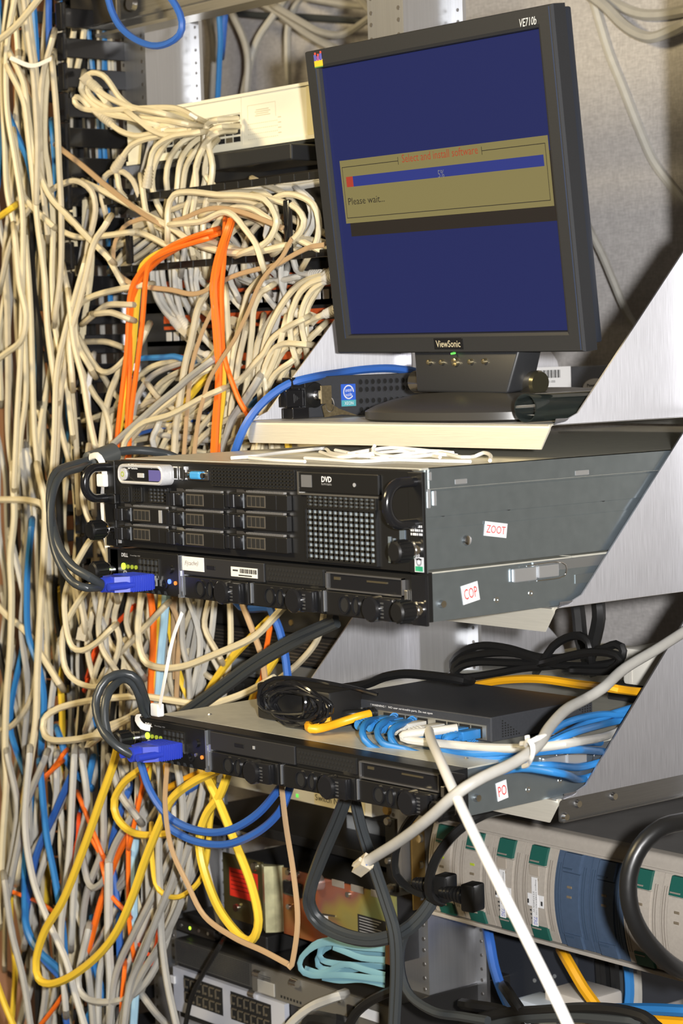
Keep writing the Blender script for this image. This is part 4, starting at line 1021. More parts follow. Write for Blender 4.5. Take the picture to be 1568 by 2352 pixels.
# black device under it
z1_ = zb_-.004; z0_ = U(650, 395, y=.36).z
m = MB(); m.box(LX0+.006, LX1-.002, .374, .60, z0_, z1_-.001); m.box(-.46, -.31, .30, .372, z1_-.022, z1_-.004, bev=.002)
tag(m.build('black_chassis', mat('chassis_black', (0.013, 0.014, 0.016), 0.42)), 'black equipment chassis directly under the cream distribution unit', 'equipment')

# horizontal cable manager: black plate, two notched bars and upright fingers
hm = thing('cable_manager', 'black horizontal cable manager with notched bars among the cream cables', 'cable manager', (-.485, .37, .20))
cby = .275
ub = U(480, 433, y=cby).z; lb = U(480, 603, y=cby).z
MB().box(LX0-.01, LX1, .371, .3785, lb-.004, ub+.004).build('back_plate', BLKM, hm, world=True)
for zz, xa, xb in ((ub, U(232, 470, y=cby).x, U(745, 392, y=cby).x), (lb, U(250, 620, y=cby).x, U(762, 583, y=cby).x)):
    m = MB(); n_ = 17; wd = (xb-xa)/n_
    for k in range(n_): m.box(xa+k*wd, xa+(k+1)*wd-.0018, cby, cby+.006, zz-.0038, zz+.0042, bev=.0006)
    m.box(xa, xb, cby+.001, cby+.005, zz-.0030, zz+.0028)
    m.build('notched_bar', BLK, hm, world=True)
    for k in range(0, n_+1, 4):
        MB().box(xa+k*wd-.002, xa+k*wd+.002, cby+.005, .372, zz-.0025, zz+.0025).build('support_arm', BLK, hm, world=True)
for (px, py0, py1) in ((291, 500, 606), (656, 459, 588)):
    a = U(px-4, py0, y=cby-.008); b = U(px+6, py1, y=cby-.008)
    m = MB(); m.box(b.x-.0055, b.x+.0055, cby-.010, cby-.004, b.z, a.z, bev=.0022); m.build('upright_finger', BLKG, hm, True, world=True)

# patch panels with orange strips and white port covers
ORG = mat('orange_strip', (0.52, 0.085, 0.018), 0.5, noise=.15, nscale=200); PCOV = mat('white_port_cover', (0.62, 0.60, 0.56), 0.5)
def patch_panel(pyo, pyp, label):
    y = .366
    zo = U(600, pyo, y=y).z; zp = U(600, pyp, y=y).z
    t = thing('patch_bay', label, 'patch panel', (-.485, y, zp-.012), group='patch panels with orange strips')
    MB().box(LX0, LX1, y, .378, zp-.0125, zo+.0225, bev=.0008).build('plate', BLKM, t, world=True)
    MB().box(-.66, -.275, y-.0012, y-.0001, zo-.0045, zo+.0045).build('orange_strip', ORG, t, world=True)
    MB().box(-.66, -.275, y-.0012, y-.0001, zp+.0085, zp+.0125).build('orange_strip', ORG, t, world=True)
    n = 24; me = None
    for k in range(n):
        x = -.656+k*(.375/n)
        if me is None:
            o = MB().box(0, .0112, -.0012, 0, -.0055, .0055, bev=.0006).build('port_cover', PCOV, t); me = o.data
        else: o = bpy.data.objects.new('port_cover', me); COL.objects.link(o); o.parent = t
        o.location = Vector((x, y, zp))-t.location
    return t
patch_panel(640, 684, 'black patch panel with orange strips, upper of the three')
patch_panel(724, 765, 'black patch panel with orange strips, middle of the three')
patch_panel(818, 862, 'black patch panel with orange strips, lowest of the three')
# lower notched manager behind the tangle
hm2 = thing('cable_manager', 'black horizontal cable manager low behind the tangle of cables', 'cable manager', (-.485, .372, -.03))
zz = U(560, 888, y=.30).z
MB().box(LX0, LX1, .371, .3785, zz-.085, zz+.006).build('back_plate', BLKM, hm2, world=True)
m = MB(); xa, xb = U(440, 890, y=.30).x, U(690, 880, y=.30).x
for k in range(9): m.box(xa+k*(xb-xa)/9, xa+(k+1)*(xb-xa)/9-.002, .30, .306, zz-.004, zz+.004, bev=.0006)
m.box(xa, xb, .301, .305, zz-.003, zz+.003); m.box(xa+.02, xa+.024, .305, .372, zz-.003, zz+.003); m.box(xb-.02, xb-.016, .305, .372, zz-.003, zz+.003)
m.build('notched_bar', BLK, hm2, world=True)
a = U(468, 945, y=.29); b = U(492, 1035, y=.29)
MB().tube([a, b], .006, n=8).build('upright_finger', BLKG, hm2, True, world=True)

# vertical cable manager left of the left post: rows of forward-pointing fingers with T tips
def finger_row(name, label, X, yb, yt, z_top, z_bot, pitch, hgt, w=.004):
    t = thing(name, label, 'cable manager', (X, .38, z_bot))
    MB().box(X-.006, X+.012, yb, yb+.006, z_bot-.02, z_top+.05).build('spine', BLKM, t, world=True)
    z = z_top; me = None
    while z > z_bot:
        if me is None:
            m = MB(); m.box(-w/2, w/2, yt-yb, 0, -hgt/2, hgt/2, bev=.001); m.box(-w/2-.001, w/2+.010, yt-yb-.006, yt-yb+.001, -pitch*.47, pitch*.47, bev=.002)
            f = m.build('finger', BLKG, t); me = f.data
        else: f = bpy.data.objects.new('finger', me); COL.objects.link(f); f.parent = t
        f.location = Vector((X, yb, z))-t.location
        z -= pitch
    return t
zf = [U(200, p, x=-.75).z for p in (249, 317)]
pitch = zf[0]-zf[1]
finger_row('finger_duct', 'black vertical cable duct with finger rows beside the left post', -.750, .384, .288, zf[0]+pitch*4, -.16, pitch, .0240)
finger_row('finger_duct', 'black finger duct behind the leftmost cable bundle', -.935, .42, .345, .62, -.95, .0345, .016)
finger_row('finger_duct', 'black vertical finger duct in the lower left behind hanging cables', -.80, .42, .335, -.19, -.95, .0345, .018)
# ------------------------------------------------------------------ lower equipment of the left bay
def zl(py, y, px=600): return U(px, py, y=y).z
EQ = mat('equipment_black', (0.014, 0.0135, 0.013), 0.45)
EQG = mat('equipment_grey', (0.22, 0.23, 0.24), 0.45, 0.3)
# black vented tray units behind the hanging cables, between the servers
def unit(name, label, py0, py1, y, mt, depth=.25, cat='equipment'):
    z1, z0 = zl(py0, y), zl(py1, y)
    t = thing(name, label, cat, (-.485, y, z0))
    MB().box(LX0+.004, LX1, y, .3785, z0+.0006, z1-.0006, bev=.0008).build('front_panel', mt, t, world=True)
    MB().box(-.68, -.285, .3785, .3785+depth, z0+.001, z1-.001).build('case', BLKM, t, world=True)
    return t, z0, z1
t, z0, z1 = unit('equipment_unit', 'black rack unit showing under the slim server, left of the shelf side', 1378, 1446, .352, EQ)
q = U(669, 1430, y=.352); MB().cyl((q.x, .3505, q.z), (q.x, .352, q.z), .0035, n=10).build('screw', GOLDB, t, world=True)
t, z0, z1 = unit('vented_tray', 'dark slotted vent tray behind the loose cables below the slim server', 1448, 1515, .345, EQ, cat='tray')
for k in range(7):
    zz = z0+.004+k*(z1-z0-.006)/7
    MB().box(LX0+.02, LX1-.01, .3442, .3452, zz, zz+.0012).build('vent_slat', mat('slat_brown', (0.055, 0.045, 0.035), 0.45), t, world=True)
t, z0, z1 = unit('equipment_unit', 'grey-fronted switch half hidden behind loose cables above the lowest server', 1517, 1560, .352, mat('unit_grey', (0.12, 0.125, 0.13), 0.4, 0.4), cat='switch')
q = U(585, 1520, y=.351); MB().box(q.x-.06, q.x+.02, .3505, .352, z0+.006, z1-.002).build('display_plate', mat('plate_bluegrey', (0.38, 0.42, 0.47), 0.4, 0.3), t, world=True)
t, z0, z1 = unit('equipment_unit', 'black patch unit with dark sockets just above the lowest server', 1562, 1650, .352, EQ, cat='equipment')
for k in range(16):
    x = -.64+k*.021; MB().box(x, x+.014, .3508, .352, z1-.018, z1-.008).build('socket', mat('socket_dark', (0.05, 0.05, 0.05), 0.3, 0.5), t, world=True)
t, z0, z1 = unit('equipment_unit', 'plain black rack unit behind the blue video plug of the lowest server', 1652, 1768, .360, BLKM)
# white front edge marked Switch Node
y = .352
t = thing('labelled_switch', 'white-fronted switch marked Switch Node under the lowest server', 'switch', (-.485, y, zl(1825, y, 740)))
zz1, zz0 = zl(1815, y, 740), zl(1852, y, 740)
WHT = mat('white_enamel', (0.72, 0.73, 0.72), 0.4)
fr_ = MB().box(LX0, LX1+.004, y, .372, zz0, zz1, bev=.0008).build('front_edge', WHT, t, world=True)
MB().box(LX0+.01, -.285, .372, .56, zz0+.002, zz1+.018).build('case', BLKM, t, world=True)
q0, q1 = U(722, 1830, y=y).x, U(838, 1850, y=y).x
lb_ = MB().box(q0, q1, y-.0004, y, zz0+.0006, zz1-.0010).build('tape_label', mat('cream_tape', (0.72, 0.66, 0.46), 0.6), fr_, world=True, label='cream tape label')
text('Switch Node', 'lettering', KPRINT, lb_, Vector((U(762, 1838, y=y).x, y-.0005, (zz0+zz1)/2))-t.location, (1, 0, 0), (0, 0, 1), .060, .0072)
MB().box(U(680, 1820, y=y).x, U(685, 1820, y=y).x, y-.0006, y, zz0+.004, zz0+.008).build('green_light', mat('green_light', (0.05, 0.4, 0.05), 0.4, emit=(0.15, 0.8, 0.1), estr=1.0), fr_, world=True)
# grey box set back, and the deep black shelf below it
z1, z0 = zl(1835, .47, 760), zl(1898, .47, 760)
o = MB(); o.box(-.46, -.285, .47, .60, z0, z1, bev=.002); o.box(-.46, -.285, .4695, .4705, z0+(z1-z0)*.55, z0+(z1-z0)*.60, m=1)
tag(o.build('grey_box', [mat('box_grey', (0.30, 0.31, 0.31), 0.5), EQG]), 'pale grey box set back below the Switch Node switch', 'box')
t = thing('black_shelf', 'deep black equipment shelf in shadow under the pale grey box', 'shelf', (-.485, .45, zl(1975, .36, 700)))
zz = zl(1975, .36, 700); m = MB(); m.box(LX0+.004, LX1-.004, .40, .70, zz, zz+.012, bev=.001); m.build('tray', EQ, t, world=True)
MB().box(LX0+.004, LX1-.004, .70, .704, zz, zl(1800, .70, 700)).build('back_plate', BLKM, t, world=True)
m = MB(); a = U(612, 1952, y=.45); b = U(668, 1948, y=.45); m.tube([a, b], .004, n=8); tag(m.build('cable_stub', mat('stub_beige', (0.52, 0.46, 0.36), 0.5), None, True), 'short beige cable end lying on the deep black shelf', 'cable')
# black ear strip with screws beside the middle post
y = .362
x0, x1 = U(886, 1960, y=y).x, U(908, 1960, y=y).x
t = thing('ear_strip', 'black screwed ear strip at the edge of the middle post', 'bracket', (x0, y, U(897, 2052, y=y).z))
MB().box(x0, x1, y, y+.004, U(897, 2052, y=y).z, U(897, 1880, y=y).z).build('strip', BLK, t, world=True)
for (px, py, mt, r) in ((891, 1860, GOLDB, .0062), (892, 1886, ZINC, .0050), (893, 1977, ZINC, .0038), (897, 2040, ZINC, .0055), (899, 2097, ZINC, .0055)):
    q = U(px, py, y=y); MB().cyl((q.x, y-.004, q.z), (q.x, y, q.z), r*.8, r, n=14).build('screw', mt, t, True, world=True)
# zinc-plated power unit
def irid():
    m = mat('iridescent_zinc', (0.35, 0.25, 0.08), 0.35, 0.55)
    nt = m.node_tree; b = nt.nodes['Principled BSDF']
    tc = nt.nodes.new('ShaderNodeTexCoord'); nz = nt.nodes.new('ShaderNodeTexNoise'); nz.inputs['Scale'].default_value = 9; nz.inputs['Detail'].default_value = 2
    rp = nt.nodes.new('ShaderNodeValToRGB'); e = rp.color_ramp.elements
    e[0].position = .30; e[0].color = (.42, .24, .07, 1); e[1].position = .75; e[1].color = (.30, .38, .18, 1)
    for p_, c in ((.42, (.46, .13, .05, 1)), (.52, (.38, .16, .12, 1)), (.60, (.45, .36, .10, 1))):
        k = e.new(p_); k.color = c
    nt.links.new(tc.outputs['Object'], nz.inputs['Vector']); nt.links.new(nz.outputs['Fac'], rp.inputs[0]); nt.links.new(rp.outputs[0], b.inputs['Base Color'])
    return m
IR = irid()
y = .335
def zp(px, py, y): return U(px, py, y=y).z
t = thing('power_unit', 'iridescent zinc-plated power unit with a red warning sticker', 'power unit', (-.45, y, zp(560, 2110, y)))
xa, xb = U(512, 2000, y=y).x, U(602, 2020, y=y).x; xc, xd = U(648, 2020, y=y+.012).x, U(908, 2100, y=y+.012).x
za1, za0 = zp(560, 1970, y), zp(560, 2118, y)
m = MB(); m.box(xa, xb, y, y+.0025, za0, za1); m.build('left_plate', mat('olive_zinc', (0.20, 0.18, 0.08), 0.33, 0.85, noise=.2, nscale=20), t, world=True)
m = MB(); m.prism([(xb, y), (xb+.012, y-.006), (xc-.004, y+.002), (xc, y+.012), (xc, y+.0145), (xb, y+.0025)], 'z', za0-.002, za1-.002); m.build('bent_plate', mat('pale_zinc', (0.62, 0.60, 0.36), 0.30, 0.6, noise=.45, nscale=35), t, world=True)
m = MB(); m.box(xc, xd, y+.012, y+.0145, za0-.004, za1-.004); m.build('main_plate', IR, t, world=True)
m = MB(); m.box(xa+.01, xd, y+.0146, .60, za0, za1-.004); m.build('case', BLKM, t, world=True)
q0, q1, w0_, w1_ = U(528, 2030, y=y).x, U(592, 2040, y=y).x, zp(560, 2065, y), zp(560, 2000, y)
st = MB().box(q0, q1, y-.0004, y, w0_, w1_).build('warning_sticker', mat('bright_red', (0.80, 0.035, 0.015), 0.5), t, world=True, label='bright red warning sticker')
for k in range(5):
    zz = w1_-.0055-k*.0052; MB().box(q0+.003, q1-.006-.006*(k % 2), y-.0006, y-.0004, zz, zz+.0012).build('print_line', mat('dark_red', (0.30, 0.01, 0.01), 0.6), st, world=True)
for (px, py) in ((587, 1990), (546, 2084)):
    q = U(px, py, y=y); MB().cyl((q.x, y-.004, q.z), (q.x, y, q.z), .0048, .0058, n=12).build('screw', CHROME, t, True, world=True)
y2 = y+.012
for (px, py) in ((663, 2003), (684, 2008), (665, 2082), (801, 2054)):
    q = U(px, py, y=y2); MB().cyl((q.x, y2-.003, q.z), (q.x, y2, q.z), .0034, .0042, n=12).build('screw', CHROME, t, True, world=True)
q = U(675, 2040, y=y2); MB().box(q.x-.016, q.x+.020, y2-.006, y2-.0002, q.z-.009, q.z+.009, bev=.003).build('socket', BLKG, t, world=True)
q = U(735, 2026, y=y2); m = MB().cyl((q.x, y2-.012, q.z), (q.x, y2, q.z), .0080, .0095, n=18); m.cyl((q.x, y2-.016, q.z), (q.x, y2-.012, q.z), .004, .008, n=18); m.build('fuse_cap', mat('fuse_glass', (0.55, 0.45, 0.42), 0.2, 0.7), t, True, world=True)
for (px, py) in ((778, 2030), (822, 2042), (868, 2054)):
    q = U(px, py, y=y2); MB().box(q.x-.012, q.x+.010, y2-.0008, y2-.0001, q.z-.004, q.z+.004, bev=.002).build('cutout', mat('cutout_pale', (0.45, 0.42, 0.38), 0.4, 0.6), t, world=True)
q0, q1 = U(822, 2120, y=y2).x, U(887, 2135, y=y2).x
st = MB().box(q0, q1, y2-.0005, y2-.0001, zp(855, 2156, y2), zp(855, 2108, y2)).build('rating_plate', BLKM, t, world=True, label='black rating plate')
for k in range(6):
    zz = zp(855, 2112+k*6.5, y2)-.0012; MB().box(q0+.003, q1-.008-.004*(k % 3), y2-.0007, y2-.0005, zz, zz+.0010).build('print_line', GPRINT, st, world=True)
q = U(741, 2117, y=y2); MB().box(q.x-.010, q.x+.010, y2-.0005, y2-.0001, q.z-.009, q.z+.009).build('white_sticker', WHITEP, t, world=True)
q = U(765, 2100, y=y2); MB().cyl((q.x-.012, y2-.006, q.z-.001), (q.x+.012, y2-.006, q.z+.001), .0012, n=6).build('lever', CHROME, t, world=True)
# large router at the bottom: black case, vented grey face, port banks
y = .318
rt_ = thing('network_router', 'large black-topped router with two banks of sockets at the bottom', 'router', (-.45, y, zp(500, 2420, y)))
xL, xM, xR = U(402, 2190, y=y).x, U(578, 2220, y=y).x, U(892, 2300, y=y).x
zt = zp(480, 2180, y)
m = MB(); m.box(xL, xR, y+.004, .68, zt-.10, zt, bev=.0015); m.build('case', EQ, rt_, world=True)
m = MB(); m.box(xL, xM, y, y+.004, zt-.030, zt-.001); vp = m.build('vent_panel', mat('vent_panel_grey', (0.10, 0.10, 0.095), 0.4, 0.5), rt_, world=True)
m = MB()
for j in range(12):
    for i in range(46):
        m.box(xL+.004+i*(xM-xL-.008)/46, xL+.004+i*(xM-xL-.008)/46+.0013, y-.0003, y, zt-.0278+j*.0022, zt-.0264+j*.0022)
m.build('vent_perforation', HOLE, vp, world=True, kind='stuff')
m = MB(); m.box(xM, xR, y, y+.004, zt-.034, zt-.001); cp = m.build('cover_plate', mat('cover_grey', (0.20, 0.19, 0.165), 0.4, 0.5), rt_, world=True)
for k in range(3): MB().box(xM+.010, xM+.036, y-.0003, y, zt-.0115-k*.0025, zt-.0105-k*.0025).build('print_line', KPRINT, cp, world=True)
MB().box(xM+.012, xM+.045, y-.002, y, zt-.032, zt-.016, bev=.001).build('label_block', mat('label_grey', (0.32, 0.31, 0.28), 0.5), cp, world=True)
for k in range(7): MB().box(xM+.055+k*.006, xM+.058+k*.006, y-.0004, y, zt-.0300, zt-.0270).build('mark', HOLE, cp, world=True)
for (px, py) in ((593, 2236), (677, 2256), (582, 2282), (775, 2290)):
    q = U(px, py, y=y-.002); m = MB().cyl((q.x-.004, y-.004, q.z), (q.x+.008, y-.004, q.z), .0048, n=10); m.cyl((q.x, y-.002, q.z), (q.x, y-.008, q.z), .0042, .003, n=10); m.build('cam_latch', CHROME, cp, True, world=True)
FACE = mat('pale_lilac_enamel', (0.42, 0.44, 0.50), 0.45)
zf1 = zt-.034; m = MB(); m.box(xL, U(660, 2340, y=y).x, y-.004, y+.003, zf1-.055, zf1-.001); fc = m.build('port_face', FACE, rt_, world=True)
MB().box(xL-.004, xL+.006, y-.007, y-.004, zf1-.022, zf1-.012, bev=.001).build('pull_tab', WHITEP, fc, world=True)
for bnk, (pa_, pb_) in enumerate(((424, 512), (530, 622))):
    q0, q1 = U(pa_, 2290, y=y-.004).x, U(pb_, 2310, y=y-.004).x
    zc1 = zf1-.007
    MB().box(q0, q1, y-.0045, y-.004, zc1-.034, zc1).build('port_bank', HOLE, fc, world=True)
    for r_ in range(2):
        for k in range(6):
            xx = q0+.0015+k*(q1-q0-.002)/6; w_ = (q1-q0)/6-.003
            m = MB(); zz = zc1-.0155-r_*.0165
            m.box(xx, xx+w_, y-.0060, y-.0045, zz+.011, zz+.0125); m.box(xx, xx+.0012, y-.0060, y-.0045, zz, zz+.0125); m.box(xx+w_*.35, xx+w_*.65, y-.0058, y-.0045, zz+.0005, zz+.003)
            m.build('port', mat('port_tan', (0.10, 0.085, 0.06), 0.4), fc, world=True)
q0 = U(690, 2340, y=y).x
m = MB(); m.box(q0, xR, y-.003, y+.003, zf1-.055, zf1-.001); m.build('power_face', mat('dark_face', (0.20, 0.20, 0.19), 0.45, 0.3), rt_, world=True)
q = U(848, 2330, y=y-.003); MB().box(q.x-.017, q.x+.017, y-.0035, y-.003, q.z-.006, q.z+.006).build('white_label', WHITEP, rt_, world=True)
q = U(808, 2330, y=y-.003); MB().box(q.x-.006, q.x+.006, y-.0060, y-.003, q.z-.011, q.z+.011, bev=.001).build('rocker_switch', BLKG, rt_, world=True)
# small black box with a green light lying on the router
q = U(470, 2150, y=.345)
t = thing('small_device', 'small black device with a green light on top of the router', 'device', (q.x, .35, zt+.0006))
MB().box(-.05, .12, .0, .10, .0, .022, bev=.002).build('case', EQ, t)
MB().box(-.052, .030, -.012, .0, .002, .015, bev=.001).build('connector_block', mat('connector_dark', (0.05, 0.045, 0.04), 0.35, 0.5), t)
for k, mt in ((0, ZINC), (1, LEDG), (2, ZINC), (3, GPRINT)): MB().cyl((-.040+k*.019, -.0125, .009), (-.040+k*.019, -.012, .009), .0022, n=8).build('light', mt, t)
# dark server below the disk array and pale boxes at the very bottom right
y = .50
a = U(1103, 2190, y=y); b = U(1325, 2270, y=y)
m = MB(); m.box(a.x, b.x, y, .80, U(1200, 2330, y=y).z, U(1200, 2195, y=y).z+.03, bev=.002)
dk = m.build('dark_server', mat('dark_blue_grey', (0.020, 0.023, 0.030), 0.45)); tag(dk, 'dark blue-grey equipment case below the disk array', 'equipment')
for (px, py) in ((1165, 2268), (1228, 2252), (1274, 2242), (1113, 2282), (1230, 2300)):
    q = U(px, py, y=y); MB().cyl((q.x, y-.001, q.z), (q.x, y, q.z), .0024, n=8).build('rivet', EQG, dk, world=True)
q = U(1292, 2316, y=.46); o = MB().box(q.x-.030, q.x+.034, .46, .52, q.z-.02, q.z+.016, bev=.005).build('beige_plug', mat('grey_beige', (0.45, 0.42, 0.38), 0.5), None, True); tag(o, 'grey-beige plastic plug body at the bottom below the dark case', 'plug')
q = U(1230, 2335, y=.44); o = MB().box(q.x-.034, q.x+.032, .44, .48, q.z-.02, q.z+.014, bev=.004).build('blue_grey_plug', mat('pale_blue_grey', (0.40, 0.46, 0.54), 0.5), None, True); tag(o, 'pale blue-grey plastic plug body at the bottom beside the white cable', 'plug')
# ------------------------------------------------------------------ cables
def cmat(name, col, rough=0.42, noise=0.0): return mat('cable_'+name, col, rough, noise=noise, nscale=60, spec=0.45)
CM = {'cr': cmat('cream', (0.63, 0.555, 0.375), noise=.05), 'be': cmat('beige', (0.51, 0.45, 0.32), noise=.08), 'gy': cmat('grey', (0.36, 0.35, 0.32), noise=.06),
      'lg': cmat('light_grey', (0.48, 0.47, 0.43), noise=.05), 'dg': cmat('dark_grey', (0.036, 0.041, 0.044), .36), 'bk': cmat('black', (0.010, 0.010, 0.010), .35),
      'bl': cmat('blue', (0.030, 0.115, 0.42)), 'sb': cmat('sky_blue', (0.026, 0.175, 0.45)), 'ye': cmat('yellow', (0.74, 0.50, 0.04)), 'am': cmat('amber', (0.75, 0.36, 0.01)),
      'or': cmat('orange', (0.85, 0.16, 0.012)), 'br': cmat('brown_flat', (0.40, 0.27, 0.15), .35), 'wh': cmat('white', (0.78, 0.77, 0.74)), 'lb': cmat('pale_blue', (0.35, 0.56, 0.70)),
      'cy': cmat('pale_cyan', (0.17, 0.34, 0.41), .35),
      'rd': cmat('red_orange', (0.70, 0.07, 0.01))}
CLEAR = mat('clear_plug_plastic', (0.80, 0.72, 0.55), 0.2, trans=0.45)
BOOT = mat('boot_plastic', (0.58, 0.55, 0.48), 0.5)
rng = random.Random(11)
NCAB = [0]
BULK = {}
FAM = {}
def parse(spec, y):
    raw = []
    for tok in spec.split():
        a = tok.split(','); raw.append([float(a[0]), float(a[1]), a[2] if len(a) > 2 else None])
    n = len(raw); ys = [None]*n
    for i, r_ in enumerate(raw):
        if r_[2] and r_[2][0] not in 'zx': ys[i] = float(r_[2])
    if ys[0] is None: ys[0] = y
    last = 0
    for i in range(1, n):
        if ys[i] is not None:
            for j in range(last+1, i): ys[j] = ys[last]+(ys[i]-ys[last])*(j-last)/(i-last)
            last = i
    for j in range(last+1, n): ys[j] = ys[last]
    P = []
    for r_, yy in zip(raw, ys):
        if r_[2] and r_[2][0] == 'z': P.append(U(r_[0], r_[1], z=float(r_[2][1:])))
        elif r_[2] and r_[2][0] == 'x': P.append(U(r_[0], r_[1], x=float(r_[2][1:])))
        else: P.append(U(r_[0], r_[1], y=yy))
    return P
def boot_plug(o, p, d, col=BOOT, plug=CLEAR, L=.022, r=.0048):
    d = d.normalized(); loc = o.location
    m = MB(); m.cyl(p-d*.004, p+d*L, r*.82, r*1.25, n=10)
    for k in range(5): m.ring(p+d*(.001+k*.0038), d, r*(1.12+.05*k), r*.7, .0020, n=10)
    b = m.build('boot', col, o, True, world=True)
    if plug:
        a = d.orthogonal().normalized(); bb = d.cross(a); c0 = p+d*L; c1 = p+d*(L+.015)
        vs = [c+a*s1*.0056+bb*s2*.0046 for c in (c0, c1) for s1, s2 in ((-1, -1), (1, -1), (1, 1), (-1, 1))]
        MB().add(vs, [(0, 1, 2, 3), (4, 5, 6, 7), (0, 1, 5, 4), (1, 2, 6, 5), (2, 3, 7, 6), (3, 0, 4, 7)]).build('plug', plug, o, world=True)
def cable(col, spec, y=.29, r=.0036, label='', group=None, name=None, ext=None, port='', jit=.010, flat=1.0, boots='', cat='cable', n=7, pts=None, bcol=BOOT, plug=CLEAR):
    yj = y+rng.uniform(-jit, jit)
    P = pts or parse(spec, yj)
    P = [Vector(p) for p in P]
    for e_, k_ in (('s', 0), ('e', -1)):
        if e_ in port:
            t_ = spec.split()[k_].split(','); P[k_] = U(float(t_[0]), float(t_[1]), y=.337)
    if ext if ext is not None else (jit > 0 and flat == 1.0):
        # loose ends turn away into the depth of the bundle
        if 's' not in boots+port: d_, v_ = (P[0]-P[1]).normalized(), (P[0]-CAM).normalized(); P[:0] = [P[0]+d_*.020+v_*.075, P[0]+d_*.017+v_*.035, P[0]+d_*.010+v_*.009]
        if 'e' not in boots+port: d_, v_ = (P[-1]-P[-2]).normalized(), (P[-1]-CAM).normalized(); E_ = P[-1]; P += [E_+d_*.010+v_*.009, E_+d_*.017+v_*.035, E_+d_*.020+v_*.075]
    if name is None:
        name = next((v for k, v in (('power', 'power_lead'), ('video', 'video_lead'), ('patch', 'patch_lead'), ('flat', 'flat_cable'), ('orange lead', 'fibre_lead')) if k in label), 'network_cable')
    Q = smooth_path(P)
    if cat == 'bulk':
        mb_ = BULK.setdefault(label, MB()); mb_.tube(Q, r, n=6, m=list(CM).index(col)); return None
    m = MB(); m.tube(Q, r, n=n, flat=flat, up=Vector((.35, -.9, .25)) if flat != 1.0 else None)
    o = m.build(name, CM[col], None, True, loc=Q[0])
    tag(o, label, cat, group)
    if 's' in boots: boot_plug(o, Q[0], Q[0]-Q[1], bcol, plug)
    if 'e' in boots: boot_plug(o, Q[-1], Q[-1]-Q[-2], bcol, plug)
    NCAB[0] += 1
    return o
def family(label, group, items, y=.29, r=.0036, **kw):
    for it in items:
        col, spec = it[0], it[1]; k = dict(kw); k.update(it[2] if len(it) > 2 else {})
        yy = k.pop('y', y); rr = k.pop('r', r); lab = k.pop('label', label); g = k.pop('group', group)
        o = cable(col, spec, yy, rr, lab, g, **k)
        if o is not None: FAM.setdefault(label, []).append((o, col, spec))

# --- looped cream leads out of the distribution unit
family('cream lead looping left out of the cream distribution unit', 'cream leads looped beside the distribution unit', [
 ('cr', '480,284 450,270 415,252 380,247 300,250 230,254 190,249 172,234 175,223 186,226 200,240', dict(port='s')),
 ('cr', '485,291 430,285 380,276 330,272 290,268 255,252 215,230 201,207 207,197 220,206 238,228', dict(port='s')),
 ('cr', '470,296 400,285 330,262 300,245 275,224 252,190 236,173 213,167 197,178 194,196 205,216 222,236 245,252 275,264 340,285 400,292 450,296', dict(port='se')),
 ('cr', '228,208 245,221 275,236 310,248 380,262 440,282', dict(port='e', boots='s', bcol=CM['cr'], plug=CLEAR)),
 ('cr', '187,200 186,206 197,222 216,242 250,262 300,272 360,287 430,298', dict(port='e')),
 ('cr', '255,284 275,300 310,312 345,308 385,296 440,292', dict(port='e', boots='s', bcol=CM['be'], plug=CM['be'])),
 ('cr', '300,262 330,285 350,300 385,312 430,306'), ('cr', '310,268 345,290 375,300 420,300')], y=.27)
cable('cr', '281,362 300,336 330,321 370,312 430,303', .27, label='cream lead with a booted plug hanging point down over the black duct', group=None, boots='s', bcol=CM['be'], plug=None)
cable('cr', '271,412 276,440 292,458', .27, label='short cream lead end under the hanging booted plug', boots='')
cable('cr', '343,388 350,352 366,330 400,312 450,305', .268, label='cream lead with a booted plug just right of the hanging one', boots='s', bcol=CM['be'], plug=None)
cable('cr', '328,438 334,480 342,505', .268, label='short cream lead end below the right-hand booted plug')
cable('be', '240,478 232,440 242,405 262,393 285,396 306,416 318,445', .285, label='beige lead curling in a ring behind the hanging booted plug')
cable('bk', '332,335 328,380 322,420 312,450 296,468', .30, label='black lead dropping between the two booted plugs')
cable('gy', '345,330 335,370 326,400', .302, label='short grey lead beside the black lead under the distribution unit')
family('cream lead dropping from the distribution unit into the cable manager', 'cream leads dropping into the cable manager', [
 ('cr', '450,303 400,313 370,346 352,390 350,430 362,470 385,510 400,560'), ('cr', '460,306 420,325 390,365 382,410 385,450 378,500 372,550'),
 ('cr', '472,310 440,331 415,370 408,420 405,460 400,520 408,600'), ('cr', '478,315 450,346 428,382 420,430 416,480 430,540'),
 ('cr', '545,272 500,275 476,286 470,322 475,372 470,420 456,470 450,520 460,590'), ('cr', '548,290 510,291 484,302 478,332 488,380 482,432 470,480 466,530 470,600'),
 ('cr', '490,318 466,342 450,382 450,432 440,500'), ('cr', '500,320 480,345 470,400 490,425 505,470'), ('cr', '540,300 500,305 470,330 455,370 440,440 425,500 440,570')], y=.302, jit=.012, port='s')

